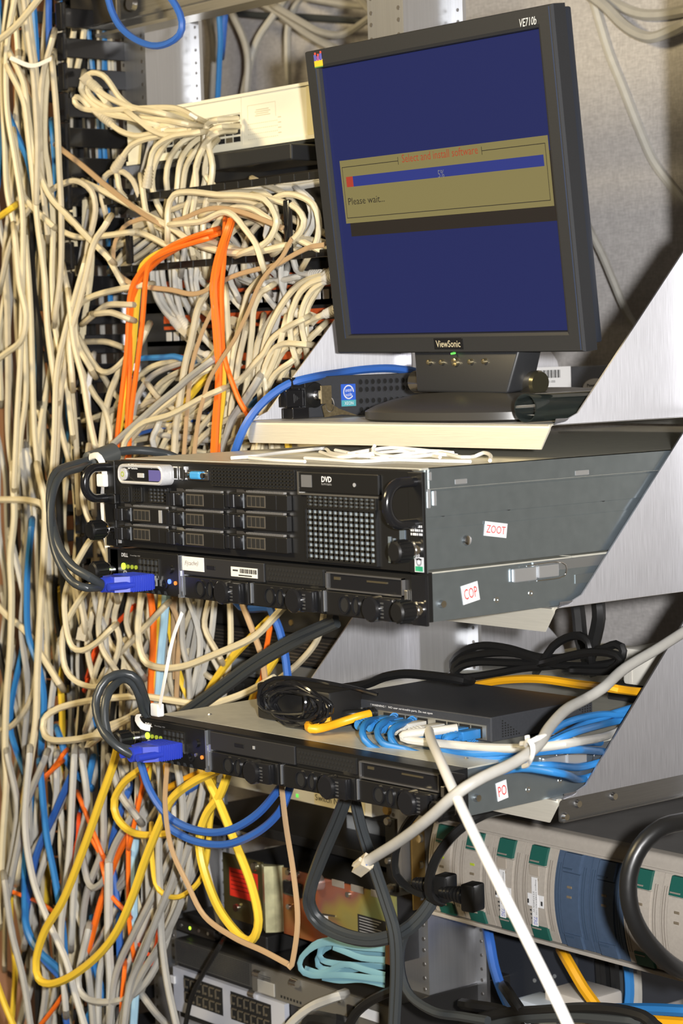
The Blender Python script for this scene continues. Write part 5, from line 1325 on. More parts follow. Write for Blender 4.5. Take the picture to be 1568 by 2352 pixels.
# --- loops held in the manager
family('cream lead coiled in loops inside the black cable manager', 'cream leads coiled in the cable manager', [
 ('cr', '385,530 386,480 400,447 440,441 505,448 557,449 609,459 631,491 635,513 624,541 605,561 560,580', dict(y=.27)),
 ('cr', '470,436 499,437 548,441 609,444 628,468 634,500 628,530 600,575'), ('cr', '400,515 440,511 466,508 494,494 516,487 538,496 561,524 587,560 600,600', dict(y=.272)),
 ('cr', '480,600 483,558 488,530 505,504 540,492 580,500 620,525 650,560'), ('cr', '600,452 657,467 683,480 698,506 690,532 668,555 640,575', dict(y=.272)),
 ('cr', '600,470 631,455 657,446 689,451 720,470 731,503 731,534 724,562 708,590', dict(y=.270)), ('lg', '640,430 685,433 704,455 715,488 707,516 678,546 660,575'),
 ('lg', '560,437 613,427 657,421 735,411'), ('lg', '570,446 620,438 670,432 740,420'), ('cr', '480,492 516,484 548,474 581,480 613,500 646,524 678,546 725,570', dict(y=.268)),
 ('be', '380,560 370,520 390,480 440,470 500,472 560,480 600,500'), ('be', '400,480 450,462 510,458 570,464 620,485 650,520 690,545 740,556'), ('lg', '390,500 440,488 490,500 520,530 530,580 540,620'),
 ('be', '430,560 440,520 480,500 530,515 560,545 570,600'), ('cr', '500,590 520,550 550,520 600,505 650,498 700,510 735,530'), ('be', '560,610 560,570 580,530 610,505 660,500 700,520'),
 ('lg', '660,590 690,560 712,530 722,500 715,460 690,440'), ('be', '640,560 690,575 745,572'), ('be', '600,420 660,450 690,500 680,550'), ('lg', '620,500 610,540 625,580'),
 ('be', '370,500 420,520 470,540 520,560 560,580'), ('be', '360,520 400,545 440,570 470,600'), ('gy', '480,520 530,545 560,590 575,620'), ('gy', '400,470 420,520 425,560 420,600')], y=.305, jit=.022)
family('thick cream lead bunched left of the cable manager fingers', 'cream leads bunched behind the left finger', [
 ('be', '270,600 300,560 340,530 385,500 420,480'), ('lg', '268,610 310,575 350,545 400,515'), ('cr', '280,560 310,545 345,525 380,515'), ('be', '300,600 330,580 370,550 410,535'),
 ('lg', '310,612 350,585 385,560 420,550'), ('be', '292,530 330,510 360,495 395,490', dict(r=.0075)), ('cr', '255,580 275,560 300,535 340,520 400,520'), ('be', '330,480 350,520 380,560')], y=.315, jit=.015)
cable('cr', '160,505 201,545 225,566 242,583 258,609 275,640', .262, label='cream cable running diagonally from the left bundle to the lower notched bar')
cable('cr', '208,425 240,440 293,468 344,497 395,524 435,552 480,570 530,580 590,578 650,566', .258, label='long cream cable crossing the cable manager down to the right finger', r=.0040)
cable('cr', '252,540 291,536 323,536 354,548 388,565 410,556 435,549 480,555 548,575 613,575 655,563', .262, label='cream cable sagging along the lower notched bar')
cable('cr', '60,470 114,512 163,540 201,545 252,540 300,533', .262, label='cream cable crossing level from the left bundle to the left finger')
cable('be', '5,640 19,575 35,531 63,486 90,459 122,434 163,416 190,421 211,440 219,470 217,501 203,562 195,623 176,674 160,725 150,790 138,880', .255, label='greenish-beige cable arching high over the finger duct and down again', r=.0038)
cable('br', '141,343 190,381 231,416 272,449 320,485 364,512', .262, label='brown round cable slanting from the finger duct into the manager')
cable('br', '300,510 282,523 264,556 260,593 268,625 303,652 344,660 395,666 435,675 466,670 505,648 548,630 592,618 635,607 678,583 711,568 745,562', .250, .0031, label='tan flat cable waving across the patch panels', flat=.35)
cable('br', '296,512 333,501 364,510 415,503 468,482 505,478 548,485 592,500 650,524', .256, .0031, label='tan flat cable arching through the upper loops', flat=.35)
cable('br', '670,548 646,592 613,628 592,661 570,715 538,780 505,830 479,875 465,923 456,959 447,1030 440,1120', .245, .0031, label='tan flat cable falling from the right finger to the top server', flat=.35)
cable('br', '492,702 462,769 440,843 431,923 422,1045', .252, .0031, label='tan flat cable hanging beside the orange bundle', flat=.35)

# --- orange and yellow fibre leads
family('orange lead in the bundle running down the middle', 'orange leads in the middle bundle', [
 ('or', '520,528 508,560 494,610 487,660 492,720 497,780 500,840 498,900 493,960 488,1050 486,1200'), ('or', '524,528 513,562 500,610 494,660 498,720 503,780 505,840 503,900 499,960 495,1050'),
 ('or', '528,530 518,564 508,610 504,660 506,720 508,780 509,840 507,900 503,960 500,1050'), ('or', '522,532 510,580 497,640 490,700 495,780 500,860 495,960 490,1050'),
 ('or', '516,540 514,600 509,660 510,740 512,800 522,845 536,885 550,920 564,944')], y=.252, r=.0030, jit=.005)
cable('ye', '518,540 506,600 497,660 500,740 508,800 514,860 512,920 504,980 499,1050', .256, .0030, label='yellow lead inside the orange bundle in the middle')
family('orange lead arching left from the middle and hanging straight down', 'orange leads of the left bundle', [
 ('or', '480,532 435,547 390,567 350,596 318,632 303,662 296,702 294,762 290,822 283,882 275,952 268,1015 262,1080'), ('or', '490,540 440,556 400,575 360,602 325,640 308,675 300,720 299,780 298,850 295,920 292,1000 290,1060'),
 ('or', '470,550 420,565 380,580 345,602 335,640 331,690 326,750 319,810 312,865 304,925 298,985 296,1058')], y=.254, r=.0031, jit=.005)
cable('ye', '470,548 420,562 380,575 350,590 328,610 320,640 314,700 309,760 303,820 293,880 280,950 270,1010 262,1080', .258, .0040, label='yellow lead hanging with the left orange leads')
# --- patch panel leads
family('grey-cream patch lead curving down to the patch panel ports', 'patch leads entering the panels from above', [
 ('lg', '350,612 350,644 360,684 380,717 397,735', dict(boots='e')), ('lg', '362,612 364,654 376,695 401,725', dict(boots='e')), ('lg', '372,612 376,654 395,701 415,731', dict(boots='e')),
 ('lg', '401,610 403,664 415,715 431,762 450,798'), ('lg', '391,610 395,644 400,700 420,740'), ('lg', '425,600 429,644 446,695 480,724 505,733', dict(boots='e')), ('lg', '437,600 444,664 462,705 482,716'),
 ('lg', '413,615 413,664 431,705 446,731', dict(boots='e')), ('lg', '455,600 450,650 460,690 475,705'), ('lg', '470,610 462,640 470,652 480,660', dict(boots='e')),
 ('lg', '520,605 533,626 561,646 575,648', dict(boots='e')), ('lg', '570,596 581,624 600,645 609,676 637,711 648,715', dict(boots='e')), ('lg', '590,598 592,628 605,650'), ('lg', '611,598 626,624 642,637 660,640', dict(boots='e')),
 ('lg', '645,605 646,650 657,683 670,711 676,716', dict(boots='e')), ('lg', '674,596 681,620 694,628 712,630', dict(boots='e')), ('lg', '515,650 530,680 552,705'), ('lg', '455,740 465,770 490,800 505,812', dict(boots='e')),
 ('lg', '440,790 455,808 475,815', dict(boots='e')), ('lg', '540,600 528,640 540,668'), ('be', '480,724 510,745 525,760'), ('lg', '560,640 590,650 625,645'), ('lg', '600,645 640,645 680,636')], y=.322, jit=.012)
family('cream patch lead sweeping out of the panels and down towards the servers', 'patch leads sweeping down from the panels', [
 ('cr', '748,631 711,641 678,661 652,693 631,728 613,769 600,824 593,860 597,905 600,1040', dict(boots='s')), ('cr', '748,639 717,648 689,672 674,704 665,737 670,791 676,813', dict(boots='s')),
 ('cr', '748,645 717,667 698,700 691,737 700,785', dict(boots='s')), ('cr', '741,648 715,689 704,715 702,754 703,790'), ('cr', '612,664 600,672 583,709 579,758 572,824 568,870 555,960 550,1040'),
 ('cr', '587,652 570,672 561,704 548,758 535,824 531,880 520,950 515,1040'), ('cr', '746,722 711,737 687,756 657,797 635,834 616,890 605,960 600,1040', dict(boots='s')), ('cr', '689,737 657,754 624,780 609,808 590,830 545,880 520,895 491,917 460,940 420,973 380,1011 365,1045'),
 ('cr', '694,791 657,789 631,800 616,824 605,860 612,905 600,980 590,1045'), ('be', '618,739 598,769 587,813 584,870 570,930 560,1040'), ('cr', '670,789 640,816 631,842 616,890 620,960 625,1040'), ('cr', '665,834 634,857 613,896 600,960 580,1045'),
 ('be', '560,775 548,830 540,890 530,950 535,1045'), ('cr', '520,690 524,760 528,830 522,880 500,930'), ('be', '600,760 590,820 575,880 560,940'), ('cr', '650,760 640,800 620,850 600,880 560,930 540,990 535,1045'),
 ('cr', '730,760 700,790 670,830 640,880 630,940 640,1045'), ('be', '545,770 528,840 515,900 520,960')], y=.296, jit=.018)
cable('gy', '588,880 556,930 534,960 520,1004 507,1045', .27, .0046, label='thick dull grey cable beside the blue cable at the shelf corner')
cable('be', '483,661 466,685 453,715 440,780 425,841 413,923 404,980 400,1050', .268, .0042, label='greenish-grey cable hanging straight, left of the orange bundle')
# --- tangle above the top server
family('cream cable fanning down in the tangle above the top server', 'cables fanning out above the top server', [
 ('gy', '480,833 436,866 405,894 364,927 323,964 282,1000 245,1035', dict(y=.262, r=.0042)), ('cr', '480,849 446,866 415,902 364,943 330,975 300,1010'), ('cr', '482,826 446,835 405,860 374,892 344,935 320,975 300,1050'),
 ('gy', '428,830 374,849 344,868 323,898 311,927 305,965 300,1050'), ('cr', '418,826 364,837 333,853 303,882 274,919 258,958 246,1040'), ('cr', '330,770 319,792 291,825 266,870 248,919 238,974 231,1040', dict(r=.0042)),
 ('wh', '210,845 202,894 203,943 210,1045 215,1150', dict(y=.265)), ('cr', '184,780 207,821 227,849 248,855 268,843 291,819 305,800', dict(y=.262)), ('be', '205,785 242,785 270,793 296,804'),
 ('cr', '166,780 180,831 201,878 221,913 242,943 255,1000 258,1060'), ('cr', '262,1025 303,1013 364,1002 405,995 450,990 500,985'), ('cr', '282,1040 287,1015 303,994 333,970 395,951 462,915 500,898', dict(y=.262)),
 ('be', '480,913 436,947 401,980 380,1011 368,1045'), ('be', '500,850 460,870 430,900 400,930 360,950'), ('be', '240,960 290,945 340,940 400,930'), ('be', '200,965 240,950 280,930'),
 ('be', '320,985 370,975 430,985 480,975'), ('lg', '340,1040 380,1025 440,1015 500,1020'), ('be', '300,960 350,965 420,955 470,960'), ('lg', '360,1050 350,1010 360,985'), ('be', '400,1045 420,1015 470,1000 520,990'),
 ('be', '260,990 250,1020 260,1050'), ('be', '440,1045 450,1000 480,960 500,940'), ('lg', '380,1000 430,1005 480,1010 530,1000'), ('be', '330,930 350,920 390,935 420,960'), ('cr', '310,1045 330,1030 400,1030 470,1040'),
 ('be', '345,890 370,920 400,940 430,970'), ('be', '350,1040 365,1000 370,985'), ('lg', '390,1040 395,1010 385,985'), ('be', '470,1040 480,1010 510,980 540,960'), ('be', '240,870 260,900 290,930 330,940'), ('be', '460,830 480,850 500,860'),
 ('cr', '500,800 470,835 420,850 370,880 330,930'), ('be', '540,880 500,900 450,930 400,975'), ('be', '560,950 520,965 480,990 450,1020'), ('lg', '580,1000 540,1010 500,1030'), ('be', '600,1030 660,1022 740,1028 800,1030'), ('cr', '540,1030 600,1015 640,1012')], y=.300, jit=.026)
cable('bl', '311,996 364,982 425,968 470,957 500,945', .285, label='blue cable lying across the tangle above the top server')
cable('sb', '301,829 323,823 374,821 401,819 426,826', .29, label='light blue cable with a white band left of the middle panel')
cable('sb', '560,945 585,925 605,905', .31, .0042, label='short dark blue cable behind the shelf corner cables')
cable('ye', '484,858 456,886 436,911 419,926', .285, .0046, label='thick yellow cable end in the tangle above the top server')
cable('ye', '278,978 330,975 374,966 398,960', .30, label='yellow cable low in the tangle above the top server')
cable('or', '268,1045 266,1075', .25, .0038, label='orange cable end just above the top server corner')
cable('ye', '662,1016 664,1040', .30, .0042, label='short yellow cable under the monitor shelf')
cable('lg', '655,640 640,720 625,780', .33, label='grey lead straight behind the sweeping patch leads')
cable('bl', '1010,868,x-.200 960,855,x-.198 900,846,x-.200 840,848,x-.204 780,856,x-.206 720,866,.218 660,883,.19 610,918,.17 570,965,.155 545,1020,.15 533,1075,.16 525,1200,.2 540,1380,.25 622,1398,.27', .2, .0044, label='bright blue cable running over the loose bezel and down past the shelf corner', jit=0)

# --- VGA leads and blue plugs on the slim servers
def vga(server, label, spec1, spec2, lab1, lab2, anchor):
    t = thing('video_plug', label, 'plug', anchor)
    VB = mat('vga_plug_blue', (0.022, 0.045, 0.42), 0.40)
    m = MB()
    m.box(-.0165, .0165, -.036, -.006, -.0075, .0075, bev=.0012)
    for k in range(9): m.box(-.0169, .0169, -.032+k*.0027, -.0307+k*.0027, -.0079, .0079)
    m.build('hood', VB, t, True)
    m = MB(); vs = [(-.0165, -.035, -.0075), (.0165, -.035, -.0075), (.0165, -.035, .0075), (-.0165, -.035, .0075), (-.011, -.048, -.0075), (.009, -.048, -.0075), (.009, -.048, .0075), (-.011, -.048, .0075)]
    m.add(vs, [(0, 1, 2, 3), (4, 7, 6, 5), (0, 4, 5, 1), (3, 2, 6, 7), (1, 5, 6, 2), (0, 3, 7, 4)]); m.cyl((-.001, -.046, 0), (-.001, -.056, 0), .0082, .0072, n=16); m.build('shoulder', VB, t, True)
    for s in (-1, 1): MB().cyl((s*.0138, -.058, -.001), (s*.0138, -.030, -.001), .0038, n=12).build('thumb_screw', VB, t, True)
    m = MB(); m.box(-.012, .012, -.0068, -.0002, -.005, .005); m.build('shell', CHROME, t)
    for s in (spec1, spec2):
        pass
    return t
a = U(352, 1331, y=-.004)
vga(COP, 'blue video plug in the front of the slim server under the thick one', 0, 0, '', '', (a.x-.006, -.003, a.z-.001))
a2 = U(412, 1719, y=.018)
vga(PO, 'blue video plug in the front of the lowest server', 0, 0, '', '', (a2.x-.006, .021, a2.z))
cable('dg', '', 0, .0046, label='dark grey video lead looping up from the upper blue plug', pts=[(a.x-.007, -.058, a.z-.001)]+parse('205,1325,-.075 165,1300,-.08 135,1255,-.08 118,1190,-.07 116,1130,-.06 130,1085,-.04 170,1068,-.01 205,1058,.01', 0), jit=0, n=10)
cable('dg', '', 0, .0040, label='thinner dark grey lead looping below the upper video lead', pts=parse('262,1345,-.035 200,1350,-.08 160,1330,-.085 128,1270,-.085 116,1200,-.075 120,1140,-.065 140,1092,-.045 185,1075,-.01 205,1066,.01', 0), jit=0, n=10)
fo = MB(); f0, f1 = U(205, 1061, y=.012), U(262, 1040, y=.045); fo.cyl(f0, f1, .0105, n=20); fd = (f1-f0).normalized(); fo.cyl(f0-fd*.002, f0, .008, .0105, n=20); fo.cyl(f1, f1+fd*.002, .0105, .008, n=20)
tag(fo.build('ferrite_sleeve', mat('sleeve_grey', (0.065, 0.070, 0.068), .45), None, True), 'dark grey ferrite sleeve on the video lead above the top server', 'sleeve')
cable('dg', '262,1040,.046 300,1034 345,1036 385,1044 410,1055,.12 430,1060,.25', .05, .0046, label='dark grey video lead running behind the top server from the sleeve', jit=0, n=10)
cable('dg', '', 0, .0042, label='dark grey video lead looping high from the lower blue plug', pts=[(a2.x-.007, -.034, a2.z)]+parse('270,1715,-.045 240,1685,-.05 222,1640,-.045 222,1600,-.04 245,1560,-.03 285,1546,-.01 315,1560,.0 328,1590,.01 338,1620,.02 350,1642,.025', 0), jit=0, n=10)
cable('dg', '', 0, .0042, label='inner dark grey lead of the lower video loop', pts=parse('300,1722,-.03 268,1712,-.042 246,1680,-.046 240,1630,-.044 250,1590,-.035 280,1560,-.012 305,1570,.0 320,1600,.008 330,1635,.02 342,1646,.026', 0), jit=0, n=10)
def tie(spec, label, r=.0028, knot=None):
    o = cable('wh', spec, .0, r, label=label, name='cable_tie', jit=0, flat=.3, cat='cable tie')
    if knot:
        k = U(*knot[:2], y=knot[2]); MB().box(k.x-.007, k.x+.007, k.y-.004, k.y+.004, k.z-.0065, k.z+.0065, bev=.0015).build('tie_head', CM['wh'], o, world=True)
tie('206,1050,.0 222,1046,-.004 234,1062,-.006 240,1090,-.004 238,1110,.0 236,1160,.01 245,1245,.02 254,1310,.03', 'white cable tie round the upper video lead with a long tail', .0036, (237, 1103, -.004))
tie('418,1407,.0 396,1469,.0 380,1550,.0 366,1625,.01', 'thin white cable tie tail standing up from the lowest server', .0022, (361, 1630, .012))
tie('318,1642,.0 315,1652,-.004 326,1668,-.006 345,1672,.0', 'white cable tie loop at the corner of the lowest server', .0034)

# --- below the top servers
family('cream cable hanging in loops between the slim server and the lowest server', 'loops hanging between the servers', [
 ('cr', '330,1330 317,1447 330,1514 365,1533 423,1530 490,1505 580,1465 628,1420 650,1395', dict(y=.20, r=.0042)), ('be', '396,1330 414,1434 432,1496 468,1545 500,1566'), ('gy', '419,1330 419,1470 432,1536 437,1615'),
 ('cr', '526,1340 530,1447 528,1505 520,1560'), ('gy', '460,1350 437,1447 425,1500 400,1560'), ('be', '745,1400 731,1465 691,1518 640,1560 600,1590', dict(y=.3)), ('be', '372,1400 325,1450 280,1496 245,1536 227,1570', dict(y=.22)),
 ('be', '345,1370 342,1440 352,1490 345,1540 330,1600'), ('gy', '385,1380 360,1440 330,1500 310,1560 290,1640'), ('be', '300,1370 290,1430 310,1480 345,1520 360,1560'), ('gy', '270,1380 262,1440 285,1490 320,1540'),
 ('be', '250,1380 240,1430 255,1480 290,1520 320,1580 350,1640'), ('be', '310,1390 300,1450 320,1500'), ('gy', '405,1400 380,1470 372,1540 340,1620'), ('be', '440,1400 400,1500 390,1560 410,1620'), ('be', '480,1380 470,1440 500,1500')], y=.265, jit=.03)
cable('cr', '630,1556,.25 557,1594 477,1618 423,1613 334,1600 298,1600 208,1609 134,1627 101,1654 104,1689 128,1701 179,1698 226,1689 253,1696 285,1720,.15', .17, .0042, label='cream cable making a long level loop left of the lowest server', jit=0)
cable('be', '330,1625,.17 290,1650 240,1670 215,1690 200,1715 220,1700 260,1672 300,1650', .2, label='beige cable folded behind the lower video loop', jit=0)
family('dark grey twin power lead slanting up to the shelf side', 'twin grey leads slanting to the shelf', [
 ('dg', '771,1420 669,1466 579,1519 512,1568 450,1613 414,1640'), ('dg', '775,1433 680,1478 590,1530 522,1580 462,1624 430,1650')], y=.19, r=.0044, jit=0)
cable('ye', '650,1395 629,1411 570,1470 521,1524 477,1590 460,1640', .285, .0044, label='yellow cable slanting behind the twin grey leads')
cable('ye', '640,1500 615,1540 590,1580 575,1620', .29, .0044, label='amber-yellow cable right of the slanting yellow one')
cable('bl', '615,1360 622,1398 642,1447 655,1505 663,1575', .262, .0046, label='blue cable hanging down beside the shelf side')
cable('or', '624,1420 615,1470 606,1530 600,1580', .27, .0032, label='thin orange cable hanging left of the blue one')
cable('br', '545,1360 584,1460 602,1514 610,1570', .255, .0038, label='brown cable slanting below the slim server', flat=.5)
family('grey-brown cable hanging behind the white tie tail', 'brown strands behind the tie tail', [('br', '390,1380 412,1440 408,1520 405,1610', dict(flat=.5)), ('br', '400,1370 398,1460 402,1560', dict(flat=.5))], y=.27, r=.0034)
cable('or', '345,1360 352,1425 352,1490 347,1560 345,1640 330,1760 310,1880 268,1970 232,2072 205,2175', .255, .0042, label='orange cable hanging long below the left end of the servers')
cable('ye', '370,1380 365,1450 363,1500 357,1600 350,1700 338,1800', .258, .0040, label='yellow cable hanging straight beside the pale blue one')
cable('lb', '381,1370 376,1440 370,1500 363,1600 350,1700 325,1800 312,1907 308,2028 308,2130 312,2250 306,2360', .252, .0052, label='pale blue cable hanging long beside the orange one')
cable('rd', '300,1400 275,1425 250,1450 220,1490 205,1540', .28, .0030, label='red-orange cable crossing behind the left loops')
cable('rd', '240,1450 225,1490 210,1540 195,1580', .29, .0030, label='second red-orange strand lower behind the left loops')

# --- left loops
family('cream cable bellying out in loops left of the servers', 'loops bellying out left of the servers', [
 ('cr', '250,1222 214,1234 184,1279 164,1320 149,1368 149,1412 155,1457 167,1487 190,1494 223,1476 250,1450', dict(y=.17)), ('cr', '240,1325 214,1338 179,1383 152,1433 143,1472 149,1531 173,1564 214,1578 250,1570', dict(y=.16)),
 ('be', '200,1060 196,1100 190,1136 199,1180 226,1234 250,1293 262,1345', dict(y=.18)), ('be', '250,1280 240,1340 232,1390 226,1440 235,1490 260,1530 290,1570'), ('be', '262,1360 245,1420 240,1480 220,1540 205,1600'), ('gy', '235,1350 225,1400 230,1460 250,1510 240,1570'),
 ('be', '275,1370 262,1420 275,1470 260,1530 225,1590 205,1650'), ('be', '210,1420 200,1480 210,1540 230,1600'), ('gy', '215,1350 222,1400 240,1440 245,1500'), ('be', '180,1330 190,1400 200,1440')], y=.21, jit=.02)
o = cable('be', '183,1380 190,1410 193,1432', .2, .0034, label='beige cable ending in a clear plug left of the servers')
boot_plug(o, U(193, 1434, y=.2), Vector((-.25, -.1, -1)), CLEAR, CLEAR, .004, .004)
cable('cr', '92,1100 104,1160 101,1279 92,1427 86,1546 83,1651 71,1740 62,1799 50,1900 40,2000', .225, .0046, label='cream cable hanging nearest in the left bundle')
cable('cr', '30,1100 33,1189 24,1279 27,1368 24,1487 15,1606 12,1725 15,1799 5,1950 0,2100', .24, .0046, label='cream cable hanging along the left picture edge')
cable('cr', '-10,1385 21,1418 60,1451 98,1508 130,1560', .25, .0044, label='cream cable crossing down from the left picture edge')
cable('cr', '-10,1148 45,1148 74,1151 98,1160 110,1190', .235, .0044, label='cream cable entering level from the left picture edge')
cable('be', '-10,1680 30,1665 70,1610 85,1540 92,1440 98,1360', .27, .0040, label='dull beige cable bending up from the left picture edge')
cable('cr', '35,550 45,650 60,725 50,780 15,810 -10,828', .225, .0042, label='cream cable bending off the left picture edge halfway up')
cable('cr', '95,-10 54,41 22,73 -10,96', .215, .0042, label='cream cable crossing the top left corner')
cable('wh', '24,133 73,151 117,135', .21, .0030, label='white cable tie holding the upper left bundle', flat=.3, name='cable_tie', cat='cable tie')
cable('br', '45,165 60,190 85,235', .25, .0036, label='short tan cable in the upper left bundle')
cable('bl', '245,-20 255,20 275,60 310,90 350,105 385,100 412,80 418,50 405,15 380,-20', .20, .0040, label='bright blue cable looping down at the top over the rack')
cable('cr', '177,30 170,70 163,109 158,171', .34, .0040, label='cream cable on the left of the pair passing the upper duct fingers')
cable('cr', '199,28 193,70 188,109 174,171', .34, .0040, label='cream cable on the right of the pair passing the upper duct fingers')

# --- the traced part of the left bundle
LB_L, LB_G = 'cream cable hanging in the thick bundle at the left', 'cables hanging in the left bundle'
family(LB_L, LB_G, [
 ('cr', '19,-10 8,95 5,190 11,327 16,435 35,531 49,640 56,760 60,900 48,1000 40,1100'), ('cr', '35,-10 16,109 16,245 35,367 52,490 52,640 48,800 40,950 33,1100'), ('be', '54,-10 65,82 76,163 82,245 86,330 84,450'),
 ('be', '62,-10 72,82 83,163 88,245 92,330'), ('cr', '27,131 54,190 65,272 82,367 114,449 163,503 207,550 245,588'), ('cr', '22,163 54,231 65,313 76,408 87,517 103,640 110,760 130,900'), ('cr', '35,327 49,435 73,473 114,512'),
 ('cr', '117,152 106,204 103,327 114,408 122,517 120,640 128,760 150,860 165,980'), ('be', '117,103 98,177 92,280 96,400 108,520'), ('be', '122,163 131,272 136,380 141,490 140,620 128,720'), ('cr', '60,560 70,700 75,850 80,1000 92,1100'),
 ('be', '98,560 105,700 120,820 135,960 165,1080'), ('be', '150,640 165,720 158,800 140,900 130,1050'), ('cr', '190,620 170,690 150,760 130,860 125,1000 118,1120'), ('cr', '160,700 170,790 190,870 205,960 225,1050'), ('be', '145,690 152,800 165,900 175,1020 180,1150'),
 ('cr', '240,520 215,560 196,640 175,720 160,780 165,860'), ('cr', '330,655 270,665 215,680 183,700 172,730 178,790 205,840'), ('be', '295,700 250,700 225,715 207,730'), ('be', '290,730 255,718 230,720')], y=.245, r=.0038, jit=.03)
cable('bl', '112,-10 112,60 113,109', .28, .0042, label='blue cable at the top beside the upper fingers')
cable('sb', '30,288 45,325 63,362 72,400', .27, .0042, label='light blue cable slanting in the upper left bundle')
cable('sb', '122,313 126,360 128,408 120,460 114,503', .28, .0042, label='light blue cable hanging beside the finger tips')
cable('sb', '71,1225 65,1290 62,1353 65,1457 89,1531 101,1606 96,1700', .25, .0044, label='light blue cable hanging in the left bundle at server height')
cable('sb', '94,1782 107,1916 125,2010 143,2117 150,2200', .24, .0044, label='light blue cable hanging low in the left bundle')
cable('sb', '58,1939 58,2072 62,2130 89,2184 138,2229 150,2250', .235, .0050, label='light blue cable curving into the lower left corner')
cable('bl', '160,1790 120,1880 85,1960 65,2060 60,2130 90,2190 135,2240', .25, .0048, label='dark blue cable slanting down the lower left bundle')
# --- lower left, hanging loops
cable('ye', '275,1700 259,1760 232,1836 196,1939 147,2064 103,2139 83,2206 89,2247 116,2260 165,2242 223,2197 268,2139 304,2059 335,1970 375,1872 402,1827 455,1790 500,1770', .16, .0050, label='big yellow cable loop sagging lowest at the left', jit=0)
cable('ye', '455,1740 464,1766 500,1836 536,1925 576,2028 594,2113 580,2157 554,2153 504,2090 469,2001 458,1930 473,1872 504,1827 522,1778 528,1750', .17, .0050, label='yellow cable loop hanging in front of the red sticker', jit=0)
cable('ye', '330,1760 321,1769 286,1796 263,1836 268,1876 295,1907 330,1918 379,1916', .2, .0046, label='small yellow cable loop left of the big blue loops')
cable('ye', '348,1930 348,1956 357,2028 379,2055 415,2059 455,2028 473,1983 482,1894 488,1827', .2, .0032, label='thin yellow cable loop behind the brown flat cable')
cable('am', '382,1760 367,1796 384,1810 424,1791 460,1775', .22, .0042, label='small amber cable loop just below the lowest server')
cable('bl', '318,1735 326,1762 344,1814 379,1867 424,1898 482,1912 536,1903 594,1867 643,1809 655,1780', .15, .0044, label='upper blue cable of the two sagging below the lowest server', jit=0)
cable('bl', '380,1850 384,1894 429,1925 482,1939 536,1936 598,1907 643,1863 665,1809 672,1780', .158, .0044, label='lower blue cable of the two sagging below the lowest server', jit=0)
cable('bl', '470,1790 440,1810 410,1830 390,1850', .22, .0044, label='blue cable slanting behind the yellow loops')
cable('br', '384,1750 379,1849 393,1947 429,2028 469,2104 536,2153 603,2184 661,2215', .14, .0033, label='brown flat cable swinging down to a point below', flat=.4, jit=0)
cable('br', '645,1795 656,1894 674,2010 683,2117 670,2215 662,2216', .14, .0033, label='brown flat cable hanging straight down to the same point', flat=.4, jit=0)
LG, LGG = 'grey cable slanting down through the lower left tangle', 'grey cables of the lower left tangle'
family(LG, LGG, [
 ('gy', '462,1765 430,1860 395,1960 350,2060 310,2140 280,2200 262,2260 252,2360'), ('gy', '472,1770 455,1870 420,1980 370,2090 320,2200 290,2300 280,2360'), ('gy', '408,1760 420,1850 415,1930 400,2010 360,2110 330,2190 300,2260 285,2360'),
 ('lg', '402,1872 415,2010 393,2117 371,2189 339,2251 295,2291 241,2302 196,2291 179,2251 200,2150'), ('gy', '165,1780 125,1880 76,1956 22,2046 -10,2080'), ('lg', '67,1750 58,1894 76,2019 112,2117 152,2206 170,2273 196,2360', dict(y=.2)),
 ('gy', '13,2040 27,2139 54,2251 71,2360', dict(y=.2)), ('lg', '170,1750 165,1850 160,1950 150,2050 140,2150 150,2300'), ('gy', '240,1740 238,1850 235,1950 200,2050 190,2150 205,2250 215,2360'), ('lg', '250,2005 250,2162 254,2251 254,2360', dict(r=.0055)),
 ('gy', '340,1820 300,1880 265,1940 248,1990 240,2020 215,2040 200,2020 192,1980'), ('lg', '405,1930 370,2030 330,2130 290,2230 250,2330'), ('gy', '440,1960 420,2060 380,2150 330,2230 290,2310 270,2360'), ('gy', '430,1780 445,1850 440,1950 420,2040 380,2120'),
 ('gy', '300,1990 270,2040 285,2030 320,2000'), ('gy', '365,1750 372,1850 365,1950 368,2060 372,2160 385,2260 405,2352'), ('gy', '330,2290 360,2330 390,2360'), ('lg', '130,1760 128,1850 110,1950 80,2050 60,2150'), ('gy', '100,1750 60,1850 40,1950 20,2050'),
 ('gy', '20,1750 40,1850 30,1950 15,2050 30,2150'), ('lg', '190,1750 200,1850 180,1950 170,2050 165,2150'), ('gy', '285,1780 300,1850 340,1900'), ('gy', '260,1770 280,1830 310,1870'), ('lg', '445,1760 440,1810 420,1870 380,1950'), ('lg', '300,2080 260,2150 230,2230 225,2352'),
 ('gy', '150,2300 170,2250 220,2180 260,2100'), ('gy', '415,1990 400,2060 360,2160 330,2260'), ('gy', '470,1900 450,1990 410,2070 380,2140'), ('gy', '490,1850 460,1950 420,2020')], y=.235, r=.0044, jit=.04)
family('blue cable threading down the lower left tangle', 'blue cables of the lower left tangle', [('bl', '290,1830 265,1900 255,1960 262,2020 272,2100 275,2190'), ('sb', '210,1760 195,1830 180,1900'), ('sb', '140,1700 160,1760 200,1800'), ('sb', '215,2210 230,2260 235,2300 205,2330 200,2360'), ('bl', '150,2330 155,2360'), ('sb', '210,2140 205,2230 212,2352')], y=.27, r=.0044)
